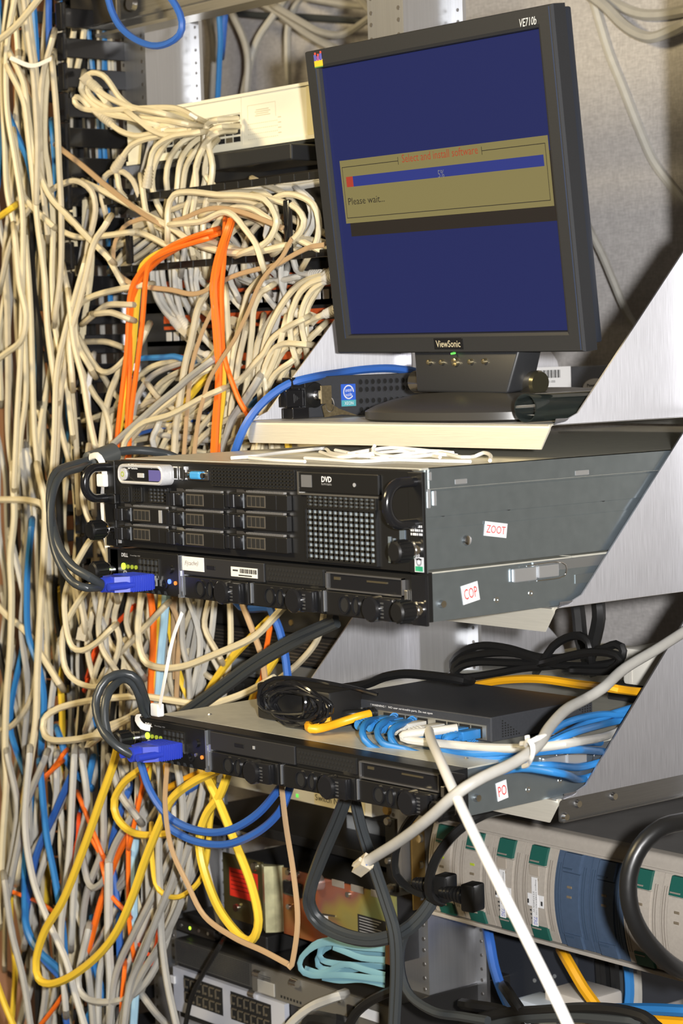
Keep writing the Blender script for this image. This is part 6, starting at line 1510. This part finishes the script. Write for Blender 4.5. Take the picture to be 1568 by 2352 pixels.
family('orange strand showing in the lower left tangle', 'orange strands of the lower left tangle', [('or', '27,2048 89,2072 129,2099'), ('or', '156,2269 125,2314 89,2360'), ('or', '196,1903 228,1956'), ('or', '190,1850 210,1900 230,1950'), ('or', '295,1930 295,2028 297,2117 305,2180'), ('or', '335,1770 318,1850 300,1930'), ('rd', '170,1960 178,1930 180,1900'), ('or', '140,1740 110,1780 75,1810'), ('or', '130,1760 90,1795'), ('or', '285,2240 280,2300 278,2360'), ('or', '240,2010 250,2050 285,2090')], y=.24, r=.0029)
family('thin red-orange loop hanging left of the router', 'thin red loops', [('rd', '328,2178 340,2192 352,2192 360,2170 362,2150'), ('rd', '322,2205 340,2217 355,2214 362,2200')], y=.25, r=.0026)
cable('ye', '-8,2255 12,2310 34,2362', .22, .0042, label='yellow cable in the bottom left corner')
cable('ye', '0,497 10,490 24,480', .25, .0042, label='short yellow cable end at the left edge near the top')
family('black cable hanging among the left bundle', 'black cables of the left bundle', [('bk', '60,600 85,720 110,800 125,900 128,1000'), ('bk', '128,1000 135,1100 140,1250 150,1400 155,1550'), ('bk', '182,1050 178,1200 185,1400 190,1600'), ('bk', '175,1750 185,1900 190,2000 200,2100'), ('bk', '165,1750 178,1880 176,1960'), ('bk', '80,2050 85,2200 90,2352'), ('bk', '60,1760 65,1900 62,2000')], y=.30, r=.0050)

# --- anonymous depth of the left bundle (one object per cable)
def hang(px, pa, pb, y, sway, rnd):
    n = max(3, int((pb-pa)/130)); s = []; ph = rnd.uniform(0, 6); dr = rnd.uniform(-1, 1)*sway
    for i in range(n+1):
        t_ = i/n; s.append('%.0f,%.0f' % (px + .03*(pa+(pb-pa)*t_-1200) + dr*(t_-.5)*2 + math.sin(ph+t_*rnd.uniform(3, 5))*sway*.8 + rnd.uniform(-1, 1)*sway*.25, pa+(pb-pa)*t_))
    return ' '.join(s)
rb = random.Random(5)
for i in range(38):
    c = rb.choices(['cr', 'be', 'lg', 'gy', 'sb', 'bk', 'bl'], [30, 30, 12, 8, 7, 6, 3])[0]
    px = rb.uniform(5, 215); pa = rb.choice([-20, -20, 150, 350, 500]); pb = rb.choice([900, 1150, 1300, 1500])
    if px > 130: pa = max(pa, 480)
    cable(c, hang(px, pa, pb, 0, 26, rb), rb.uniform(.27, .37), rb.uniform(.0036, .0046), 'upper', jit=0, cat='bulk', ext=True)
for i in range(44):
    c = rb.choices(['lg', 'gy', 'be', 'cr', 'sb', 'bl', 'bk', 'or', 'ye'], [26, 26, 16, 10, 6, 4, 6, 3, 2])[0]  # greyer mix than higher up: the weaker light is put into the colours
    px = rb.uniform(-10, 330); pa = rb.choice([1050, 1250, 1380, 1500]); pb = rb.choice([2000, 2200, 2380, 2380])
    if px > 200: pa = max(pa, 1380)
    cable(c, hang(px, pa, pb, 0, 34, rb), rb.uniform(.27, .37), rb.uniform(.0036, .0048), 'lower', jit=0, cat='bulk', ext=True)
for i in range(26):
    c = rb.choices(['lg', 'be', 'sb', 'bk', 'gy'], [8, 8, 8, 16, 30])[0]
    px = rb.uniform(165, 290); cable(c, hang(px, rb.choice([-20, 30]), rb.choice([480, 700, 1000]), 0, 8, rb), rb.uniform(.40, .47), .0036, 'upper', jit=0, cat='bulk', ext=True)
for i in range(16):
    c = rb.choices(['lg', 'be', 'gy', 'br', 'ye'], [20, 24, 20, 6, 6])[0]
    px = rb.uniform(330, 480); cable(c, hang(px, 1370, rb.choice([1640, 1660]), 0, 30, rb), rb.uniform(.27, .33), .0040, 'lower', jit=0, cat='bulk', ext=True)
for i in range(10):
    px = rb.uniform(300, 480); cable(rb.choice(['lg', 'gy', 'gy', 'be']), hang(px, 1740, rb.choice([1900, 2050, 2100]), 0, 30, rb), rb.uniform(.25, .31), .0042, 'lower', jit=0, cat='bulk', ext=True)
for k_, mb_ in BULK.items(): pass

# --- cables on the back wall and at the top
family('grey cable running along the back wall behind the monitor', 'grey cables on the back wall', [
 ('gy', '565,-10 640,30 700,75 760,110'), ('gy', '600,-10 650,40 720,85 780,115'), ('gy', '640,20 700,55 740,75 790,78 850,40'), ('gy', '690,-8 760,5 830,14 880,10'), ('dg', '500,25 600,36 700,40 820,48'),
 ('gy', '535,35 560,90 570,140 566,210'), ('lg', '660,-10 625,40 595,85 575,140 560,215'), ('gy', '710,-20 680,10 662,60 660,120 662,190'), ('gy', '480,40 490,110 485,220'), ('gy', '820,-10 860,30 900,20')], y=.86, r=.0055, jit=.03)
cable('sb', '503,30 506,90 504,140 500,225', .60, .0040, label='light blue cable hanging behind the top bar')
cable('bl', '520,-10 516,50 512,100', .62, .0042, label='dark blue cable hanging behind the top bar')
cable('gy', '1350,-15 1390,15 1430,55 1465,78 1500,86 1540,72 1580,52', .938, .0075, label='grey cable drooping across the top right of the wall')
cable('gy', '1385,-12 1420,12 1470,32 1520,34 1580,24', .938, .0075, label='grey cable just under the top right edge of the picture')
cable('lg', '1366,12 1380,60 1400,125 1430,200 1465,290 1500,370 1540,425 1580,475', .940, .0062, label='printed grey cable slanting down the right side of the wall')
cable('gy', '1360,540 1385,590 1410,650 1440,720 1470,765', .90, .0052, label='grey cable emerging from behind the monitor edge')
cable('bk', '1105,840 1108,800 1112,760', .75, .0060, label='black cable standing behind the loose bezel')
# ladder rack tray high on the wall
lt_ = thing('cable_tray', 'dark metal cable tray along the top of the back wall', 'cable tray', (.2, .88, .58))
z0 = U(1250, 40, y=.86).z
MB().box(-.25, 1.2, .86, .868, z0-.002, z0+.010).build('side_rail', BLKM, lt_, world=True)
MB().box(-.25, 1.2, .93, .938, z0+.008, z0+.020).build('side_rail', BLKM, lt_, world=True)
for k in range(9): MB().box(-.2+k*.15, -.19+k*.15, .868, .93, z0+.001, z0+.007).build('rung', BLKM, lt_, world=True)

# --- on and around the lowest shelf
family('blue lead from the switch sweeping round to the shelf side', 'blue leads of the switch', [
 ('sb', '875,1655,.135 850,1655,.10 833,1672,.075 838,1700,.065 880,1730,.07 980,1752,.08 1100,1742,.10 1220,1728,.115 1320,1706,.14 1380,1706,x.212 1430,1712,x.208 1520,1690,x.20', dict(boots='s', bcol=CM['sb'], plug=None)),
 ('sb', '905,1650,.135 880,1660,.10 866,1680,.085 880,1708,.075 930,1722,.08 1040,1752,.09 1160,1735,.11 1260,1725,.125 1330,1722,.14 1390,1726,x.212 1430,1720,x.208 1520,1705,x.20', dict(boots='s', bcol=CM['sb'], plug=None)),
 ('sb', '945,1658,.135 912,1668,.10 897,1685,.085 910,1715,.08 970,1745,.085 1080,1765,.09 1180,1745,.105 1270,1700,.15 1350,1660,x.205 1455,1625,x.205 1540,1605,x.20', dict(boots='s', bcol=CM['sb'], plug=None)),
 ('sb', '1020,1680,.14 1030,1700,.11 1070,1730,.10 1130,1745,.10 1230,1700,.13 1300,1660,.18 1370,1642,x.205 1440,1640,x.205 1530,1620,x.20', dict(boots='', bcol=CM['sb'])),
 ('sb', '1050,1685,.14 1000,1705,.10 1040,1728,.095 1130,1730,.10 1240,1715,.12 1320,1682,.15 1400,1660,x.208 1450,1650,x.205 1530,1635,x.20', dict(boots='')),
 ('sb', '930,1740,.08 1020,1772,.085 1110,1778,.09 1200,1765,.095 1290,1777,.105 1330,1790,x.2245 1375,1778,x.2235 1470,1750,x.2235', dict(boots='')),
 ('sb', '960,1750,.08 1060,1770,.09 1160,1762,.10 1260,1758,.115 1330,1762,x.2245 1390,1748,x.2235 1480,1730,x.2235', dict(boots='')),
 ('sb', '1075,1690,.138 1040,1690,.11 1020,1705,.10 1060,1722,.10 1150,1725,.11', dict(boots='s', bcol=CM['sb'], plug=CM['sb']))], y=.1, r=.0034, jit=0, n=9)
SWL = sw.matrix_basis
def swp(x, y, z): return Matrix.Translation(sw.location) @ Matrix.Rotation(R(3), 4, 'Z') @ Vector((x, y, z))
def plug_in(xl, col, name, label, zl=.0095):
    c = CM[col]; t = thing(name, label, 'plug', swp(xl, -.012, .0045), R(3), group='plugs in the switch')
    MB().box(-.0056, .0056, -.012, .011, .0, .0085, bev=.0008).build('body', c, t, True)
    m = MB().cyl((0, -.012, .0042), (0, -.030, .0042), .0052, .0040, n=10)
    for k in range(4): m.ring((0, -.015-k*.004, .0042), (0, -1, 0), .0058-.0003*k, .004, .002, n=10)
    m.build('boot', c, t, True)
for xl in (-.135, -.1195, -.104): plug_in(xl, 'sb', 'network_plug', {-.135: 'leftmost', -.1195: 'second', -.104: 'third'}[xl]+' blue network plug from left in the switch')
for xl in (-.0885, -.064): plug_in(xl, 'lg', 'network_plug', {-.0885: 'left', -.064: 'right'}[xl]+' one of the two grey-white plugs in the switch')
for xl in (-.0485, -.033, -.0178): plug_in(xl, 'sb', 'network_plug', {-.0485: 'third blue network plug from right', -.033: 'second blue network plug from right', -.0178: 'rightmost blue network plug'}[xl]+' in the switch')
plug_in(-.1805, 'am', 'network_plug', 'amber network plug in the first port of the switch')
cable('am', '850,1640,.125 818,1648,z-.248 780,1660,z-.2525 740,1672,z-.2545 714,1674,z-.2545 708,1666,z-.254 722,1660,z-.253 760,1655,z-.251', .1, .0042, label='amber cable hooking left from the switch', jit=0, n=9)
cable('bk', '835,1638,.128 800,1640,.115 760,1645,.11 720,1652,.10 680,1650,.09', .1, .0042, label='black lead plugged beside the amber cable', jit=0, boots='s', bcol=CM['bk'], plug=None, n=9)
cable('lg', '1050,1672,.12 990,1680,.10 940,1685,.085 925,1690,.082 940,1700,.085 1050,1712,.095 1130,1718,.10 1220,1718,.11 1320,1705,.135 1400,1688,x.210 1450,1665,x.205 1530,1630,x.20', .1, .0040, label='printed grey-white cable sweeping over the blue leads', jit=0, n=9)
cable('gy', '1580,1445,.30 1510,1490,.25 1435,1535,.20 1385,1580,.16 1345,1605,.14 1300,1630,.10 1262,1670,.06 1235,1712,.03 1180,1752,-.0 1110,1785,-.03 1050,1822,-.05 985,1880,-.05 920,1930,-.04 860,1968,-.03 845,1978,-.03', .1, .0048, label='long grey cable slanting from the shelf side to a loose clear plug', jit=0, n=10)
e = U(845, 1978, y=-.03); e2 = U(815, 2002, y=-.025); d = (e2-e).normalized()
pl = thing('clear_plug', 'loose clear network plug on the end of the long grey cable', 'plug', e)
a = d.orthogonal().normalized(); b = d.cross(a)
def obox(c0, c1, wa, wb): return MB().add([c+a*s1*wa+b*s2*wb for c in (c0, c1) for s1, s2 in ((-1, -1), (1, -1), (1, 1), (-1, 1))], [(0, 1, 2, 3), (4, 5, 6, 7), (0, 1, 5, 4), (1, 2, 6, 5), (2, 3, 7, 6), (3, 0, 4, 7)])
obox(e, e+d*.020, .0062, .0048).build('body', CLEAR, pl, world=True); obox(e+d*.004, e+d*.019, .0018, .0070).build('latch', CLEAR, pl, world=True)
for k in range(4): MB().tube([e-d*.002+a*(-.0036+k*.0024), e+d*.018+a*(-.0042+k*.0028)], .0009, n=5).build('wire', CM[('or', 'wh', 'br', 'bl')[k]], pl, world=True)
cable('wh', '985,1678,.10 990,1700,.06 1010,1745,.0 1050,1835,-.05 1100,1940,-.08 1150,2040,-.10 1200,2140,-.11 1250,2240,-.12 1300,2345,-.12 1345,2450,-.12 1400,2600,-.11 1440,2800,-.10', .0, .0043, label='white cable falling from the switch towards the viewer', jit=0, n=12)
for k, sp in enumerate(('1205,1712,.02 1212,1700,.012 1222,1712,.008 1222,1735,.01 1212,1756,.02 1200,1760,.03', '1195,1708,.03 1212,1706,.02 1235,1695,.02 1250,1688,.03', '1210,1690,.02 1211,1705,.018')):
    cable('wh', sp, .0, .0022, label=('white tie loop round the blue leads at the switch', 'white tie tail pointing right at the blue leads', 'short white tie tail standing up at the blue leads')[k], jit=0, name='cable_tie', cat='cable tie', flat=.5)
# black power cord coil behind the switch
family('black power cord coiled and tied behind the switch', 'coils of the black power cord', [
 ('bk', '1045,1545 1040,1520 1065,1495 1110,1483 1170,1490 1240,1510 1300,1510 1370,1495 1415,1480 1430,1495 1415,1520 1340,1530 1250,1525 1170,1522 1100,1520 1060,1530 1040,1548'),
 ('bk', '1250,1515 1270,1485 1300,1465 1330,1460 1352,1475 1355,1500'), ('bk', '1240,1518 1180,1500 1120,1500 1060,1512 1040,1540 1060,1556 1130,1548 1200,1535 1260,1530'), ('bk', '1260,1520 1340,1500 1400,1500 1425,1515 1400,1540 1330,1540')], y=.33, r=.0043, jit=.008)
cable('bk', '1325,1380 1330,1420 1335,1470 1345,1500', .42, .0075, label='black power cord rising on the left behind the shelf')
cable('bk', '1372,1385 1374,1420 1365,1465 1355,1500', .42, .0075, label='black power cord rising on the right behind the shelf')
cable('bk', '790,1580,.17 840,1572 880,1556 930,1548 985,1552 1050,1560', .22, .0046, label='black lead running from the adapter behind the switch')
cable('am', '1100,1572,.30 1160,1562 1240,1560 1330,1572 1400,1580,x.20 1460,1588,x.20 1540,1592,x.20', .30, .0042, label='amber cable lying behind the switch')
# white strings on the top server
family('white string lying on the lid of the top server', 'white strings on the top server', [
 ('wh', '530,1052,z.0022 580,1048,z.003 640,1040,z.003 700,1034,z.003 745,1030,z.003 760,1040,z.003 800,1046,z.004 860,1048,z.003'), ('wh', '735,1038,z.003 780,1050,z.003 850,1042,z.005 920,1036,z.005 960,1042,z.003 1010,1050,z.003'),
 ('wh', '800,1042,z.004 850,1034,z.006 900,1028,z.008 950,1032,z.007 1000,1038,z.005 1060,1050,z.003 1090,1048,z.003 1110,1040,z.006 1126,1046,z.005 1125,1058,z.002'), ('wh', '700,1052,z.002 760,1056,z.002 830,1060,z.002 900,1056,z.002 980,1058,z.002 1080,1060,z.002'),
 ('wh', '860,1024,z.012 856,1036,z.007 880,1046,z.004 940,1050,z.003 1000,1044,z.004 1050,1046,z.003'), ('wh', '770,1034,z.005 820,1044,z.003 870,1052,z.002 930,1044,z.004 990,1036,z.006 1040,1040,z.005'), ('wh', '560,1050,z.002 620,1056,z.002 700,1060,z.002')], y=.1, r=.0017, jit=0, name='white_string', cat='string')

# --- power leads at the lower right
family('grey twin power lead hanging in a big loop under the lowest server', 'grey power leads in the big loop', [
 ('dg', '795,1820 770,1880 735,1960 708,2040 706,2085 730,2125 790,2155 860,2165 930,2145 975,2105 1000,2065,.20'), ('dg', '803,1825 780,1885 748,1960 718,2040 716,2080 740,2115 795,2143 860,2153 925,2133 968,2095 992,2060,.20')], y=.13, r=.0046, jit=0)
family('grey power lead falling straight past the big loop', 'grey power leads falling to the bottom', [('dg', '808,1820 825,1900 850,1980 880,2070 900,2140 905,2230 900,2360'), ('dg', '815,1822 835,1905 862,1985 892,2075 912,2145 916,2230 910,2360')], y=.17, r=.0042, jit=0)
cable('dg', '985,2090,.22 940,2130 920,2180 922,2240 945,2290 1000,2325 1060,2335 1120,2345', .2, .0048, label='grey power lead curling away at the foot of the middle post', jit=0)
cable('bk', '968,1850 930,1900 908,1960 910,2010 940,2040 975,2055', .2, .0042, label='black lead curving down in front of the middle post', jit=0)
cable('bk', '1230,1850,.30 1170,1858,.25 1110,1872,.2 1050,1910,.18 1005,1965,.17 985,2020,.17 990,2060,.18 1015,2072,.2', .2, .0048, label='black power cord arching from under the shelf to the plug', jit=0)
for (px, py, dx, lab) in ((1062, 2056, .0, 'black power plug hanging in front of the disk array'), (1000, 2035, .0, 'black power plug beside the middle post, left of the hanging one')):
    q = U(px, py, y=.20); t = thing('power_plug', lab, 'plug', q, R(12))
    MB().box(.004, .020, -.010, .010, -.0135, .0135, bev=.0025).build('body', BLK, t, True)
    m = MB()
    for k in range(6): m.cyl((-.024+k*.0045, 0, 0), (-.0212+k*.0045, 0, 0), .0058+.0006*k, n=12)
    m.cyl((-.026, 0, 0), (.006, 0, 0), .0048, .0068, n=12); m.build('strain_relief', BLK, t, True)
cable('bk', '1580,1885,.20 1520,1900,.17 1470,1945,.15 1444,2010,.14 1446,2080,.14 1470,2140,.15 1510,2190,.17 1550,2222,.20 1590,2240,.24', .15, .0078, label='thick black cable bowing across the disk array at the right', jit=0, n=12)
# pale blue flat cable coil on the router
for k, sp in enumerate(('884,2180 820,2175 760,2165 720,2175 692,2200 690,2225 715,2240 790,2240 884,2250', '884,2170 800,2150 760,2155 735,2180 740,2205 790,2215 884,2220', '884,2190 830,2185 780,2170 745,2180 728,2205 740,2225 800,2228 860,2215', '700,2190 730,2165 790,2158 840,2172 884,2176', '884,2240 830,2225 790,2215 740,2235 700,2225', '884,2205 830,2200 790,2185 765,2175', '884,2262 830,2250 780,2252 740,2245')):
    cable('cy', sp, .26, .0034, label='pale blue flat cable coiled on the router', group='coils of the pale blue flat cable', flat=.13, jit=.012)
cable('bk', '890,2280 850,2300 815,2330 795,2370', .25, .0052, label='black cable curving down at the bottom of the router')
cable('lg', '770,2290 720,2310 680,2340 655,2370', .27, .0056, label='grey-white cable leaving the router at the bottom')
cable('bk', '760,2345 720,2340 700,2370', .26, .0085, label='thick black plug lead at the bottom of the router')
cable('bk', '500,2180 470,2230 440,2290 425,2360', .25, .0030, label='thin black lead hanging over the router ports')
family('black power lead lying along the bottom right', 'black power leads along the bottom right', [('bk', '1090,2345 1140,2330 1250,2322 1340,2316 1420,2320 1480,2335 1500,2352'), ('dg', '1110,2360 1200,2340 1320,2335 1450,2345'), ('bk', '1090,2310 1150,2320 1200,2345'), ('bk', '1180,2300 1200,2330 1215,2360')], y=.30, r=.0060, jit=.01)
cable('am', '1308,2215 1340,2270 1375,2320 1390,2360', .42, .0060, label='amber cable slanting down below the disk array')
cable('am', '1378,2335 1450,2342 1580,2352', .36, .0060, label='amber cable lying at the bottom right edge')
cable('bl', '1125,2165 1135,2220 1155,2280 1185,2340', .42, .0060, label='blue cable hanging below the disk array by the post')
cable('sb', '1430,2318 1500,2318 1580,2322', .40, .0060, label='blue cable along the bottom right edge')
for i, (px, c) in enumerate(((1345, 'lg'), (1362, 'bk'), (1375, 'bk'), (1392, 'gy'), (1408, 'bk'), (1425, 'dg'), (1440, 'sb'), (1458, 'gy'), (1350, 'bk'), (1385, 'bk'))):
    cable(c, '%d,2200 %d,2280 %d,2360' % (px, px+5, px+(i % 3)*8-6), .55, .0058, label='lower', cat='bulk', jit=.03)

# the cables too deep in the bundles to be told apart: one object
allb = MB()
for k_, mb_ in BULK.items():
    n_ = len(allb.v); allb.v += mb_.v; allb.f += [tuple(i+n_ for i in f) for f in mb_.f]; allb.m += mb_.m
o = allb.build('background_cables', [CM[k] for k in CM], None, True, kind='stuff')
tag(o, 'mass of indistinct cables deep behind the hanging bundles', 'cables')

# labels: say which one, by colour, by what it is near, else by its order
CW = {'cr': 'cream', 'be': 'beige', 'lg': 'light grey', 'gy': 'grey', 'wh': 'white', 'sb': 'light blue', 'bl': 'blue', 'or': 'orange', 'rd': 'red-orange', 'bk': 'black', 'dg': 'dark grey', 'br': 'brown', 'ye': 'yellow'}
ZONES = {
 'cream cable hanging in the thick bundle at the left': ('cable hanging in the left bundle', [(60, 'at the picture edge'), (110, 'nearest the wooden uprights'), (150, 'left of the finger tips'), (400, 'in front of the finger duct')]),
 'grey cable slanting down through the lower left tangle': ('cable in the left tangle', [(70, 'by the picture edge'), (170, 'inside the big yellow loop'), (290, 'right of the big yellow loop'), (390, 'left of the router'), (700, 'under the lowest server')]),
 'cream cable fanning down in the tangle above the top server': ('cable above the top server', [(265, 'left of the orange leads'), (340, 'behind the left orange leads'), (430, 'over the silver control pod'), (500, 'left of the middle orange leads'), (900, 'left of the monitor shelf')]),
 'cream patch lead sweeping out of the panels and down towards the servers': ('patch lead sweeping down', [(570, 'beside the middle orange leads'), (630, 'left of the shelf corner'), (900, 'close to the shelf side')]),
 'cream lead coiled in loops inside the black cable manager': ('lead coiled in the cable manager', [(460, 'left part'), (560, 'above the middle orange leads'), (650, 'left of the right finger'), (900, 'right of the right finger')]),
 'cream lead dropping from the distribution unit into the cable manager': ('lead dropping from distribution unit', [(420, 'left of the port block'), (700, 'below the port block')]),
 'cream lead looping left out of the cream distribution unit': ('lead looping from distribution unit', [(270, 'reaching the finger duct'), (700, 'near its ports')]),
 'thick cream lead bunched left of the cable manager fingers': ('lead bunched behind the left manager finger', [(900, '')]),
 'grey-cream patch lead curving down to the patch panel ports': ('patch lead curving into ports', [(420, 'right of the left orange leads'), (500, 'left of the middle orange leads'), (600, 'right of the middle orange leads'), (900, 'near the monitor edge')]),
 'cream cable hanging in loops between the slim server and the lowest server': ('cable looping between servers', [(330, 'left of the white tie tail'), (420, 'behind the white tie tail'), (900, 'right of the white tie tail')]),
 'cream cable bellying out in loops left of the servers': ('cable bellying out left of the servers', [(900, '')]),
 'grey cable running along the back wall behind the monitor': ('cable on the back wall', [(600, 'behind the top bar'), (900, 'left of the monitor top')]),
 'blue lead from the switch sweeping round to the shelf side': ('lead sweeping from the switch to the shelf side', [(1500, '')]),
 'white string lying on the lid of the top server': ('string lying on the top server lid', [(2000, '')]),
 'orange lead in the bundle running down the middle': ('lead in the middle orange bundle', [(2000, '')]),
 'orange lead arching left from the middle and hanging straight down': ('lead of the left orange bundle', [(2000, '')]),
 'orange strand showing in the lower left tangle': ('strand in the lower left tangle', [(170, 'near the picture edge'), (2000, 'behind the big yellow loop')]),
 'blue cable threading down the lower left tangle': ('cable threading the lower left tangle', [(2000, '')]),
 'black cable hanging among the left bundle': ('cable hanging among the left bundle', [(2000, '')]),
}
ORD = ['first', 'second', 'third', 'fourth', 'fifth', 'sixth', 'seventh', 'eighth', 'ninth', 'tenth', 'eleventh', 'twelfth', 'thirteenth', 'fourteenth', 'fifteenth']
for fam, items in FAM.items():
    if fam not in ZONES: continue
    noun, zones = ZONES[fam]; bins = {}
    for (o, col, spec) in items:
        xs = sorted(float(t.split(',')[0]) for t in spec.split()); mid = xs[len(xs)//2]
        zn = next((p for (mx, p) in zones if mid < mx), zones[-1][1]); bins.setdefault((CW.get(col, 'pale'), zn), []).append((mid, o))
    for (cw, zn), lst in bins.items():
        lst.sort(key=lambda a: a[0])
        for k, (_, o) in enumerate(lst):
            lab = (cw+' '+noun+' '+zn).strip()
            if len(lst) == 2: lab += (', the left one' if k == 0 else ', the right one')
            elif len(lst) > 2: lab += ', '+('leftmost' if k == 0 else 'rightmost' if k == len(lst)-1 else ORD[k]+' from left')
            o['label'] = lab

EXPL = {
 'black power cord coiled and tied behind the switch': ['black power cord in wide tied coil behind the switch', 'upright loop of black power cord above the tied coil', 'left lower turn of the tied black power cord coil', 'right lower turn of the tied black power cord coil'],
 'black power lead lying along the bottom right': ['black power lead arching highest along the bottom right', 'dark grey power lead lying along the bottom right', 'short black power lead by the foot of the middle post', 'short black power lead dropping beside the blue-grey plug'],
 'grey twin power lead hanging in a big loop under the lowest server': ['outer strand of the big grey power lead loop', 'inner strand of the big grey power lead loop'],
 'grey power lead falling straight past the big loop': ['left strand of the grey power lead falling past the big loop', 'right strand of the grey power lead falling past the big loop'],
 'dark grey twin power lead slanting up to the shelf side': ['upper strand of the dark grey twin lead slanting to the shelf', 'lower strand of the dark grey twin lead slanting to the shelf'],
 'thin red-orange loop hanging left of the router': ['upper thin red-orange loop hanging left of the router', 'lower thin red-orange loop hanging left of the router'],
 'grey-brown cable hanging behind the white tie tail': ['brown strand right behind the white tie tail', 'brown strand left behind the white tie tail'],
}
for k, labs in EXPL.items():
    for (o, c, sp), l in zip(FAM.get(k, []), labs): o['label'] = l
cl = [o for o in COL.objects if o.get('group') == 'coils of the pale blue flat cable']
for o, l in zip(cl, ('outermost turn', 'upper inner turn', 'middle inner turn', 'top turn', 'lower front turn', 'short inner turn', 'lowest turn')): o['label'] = l+' of the pale blue flat cable coil on the router'
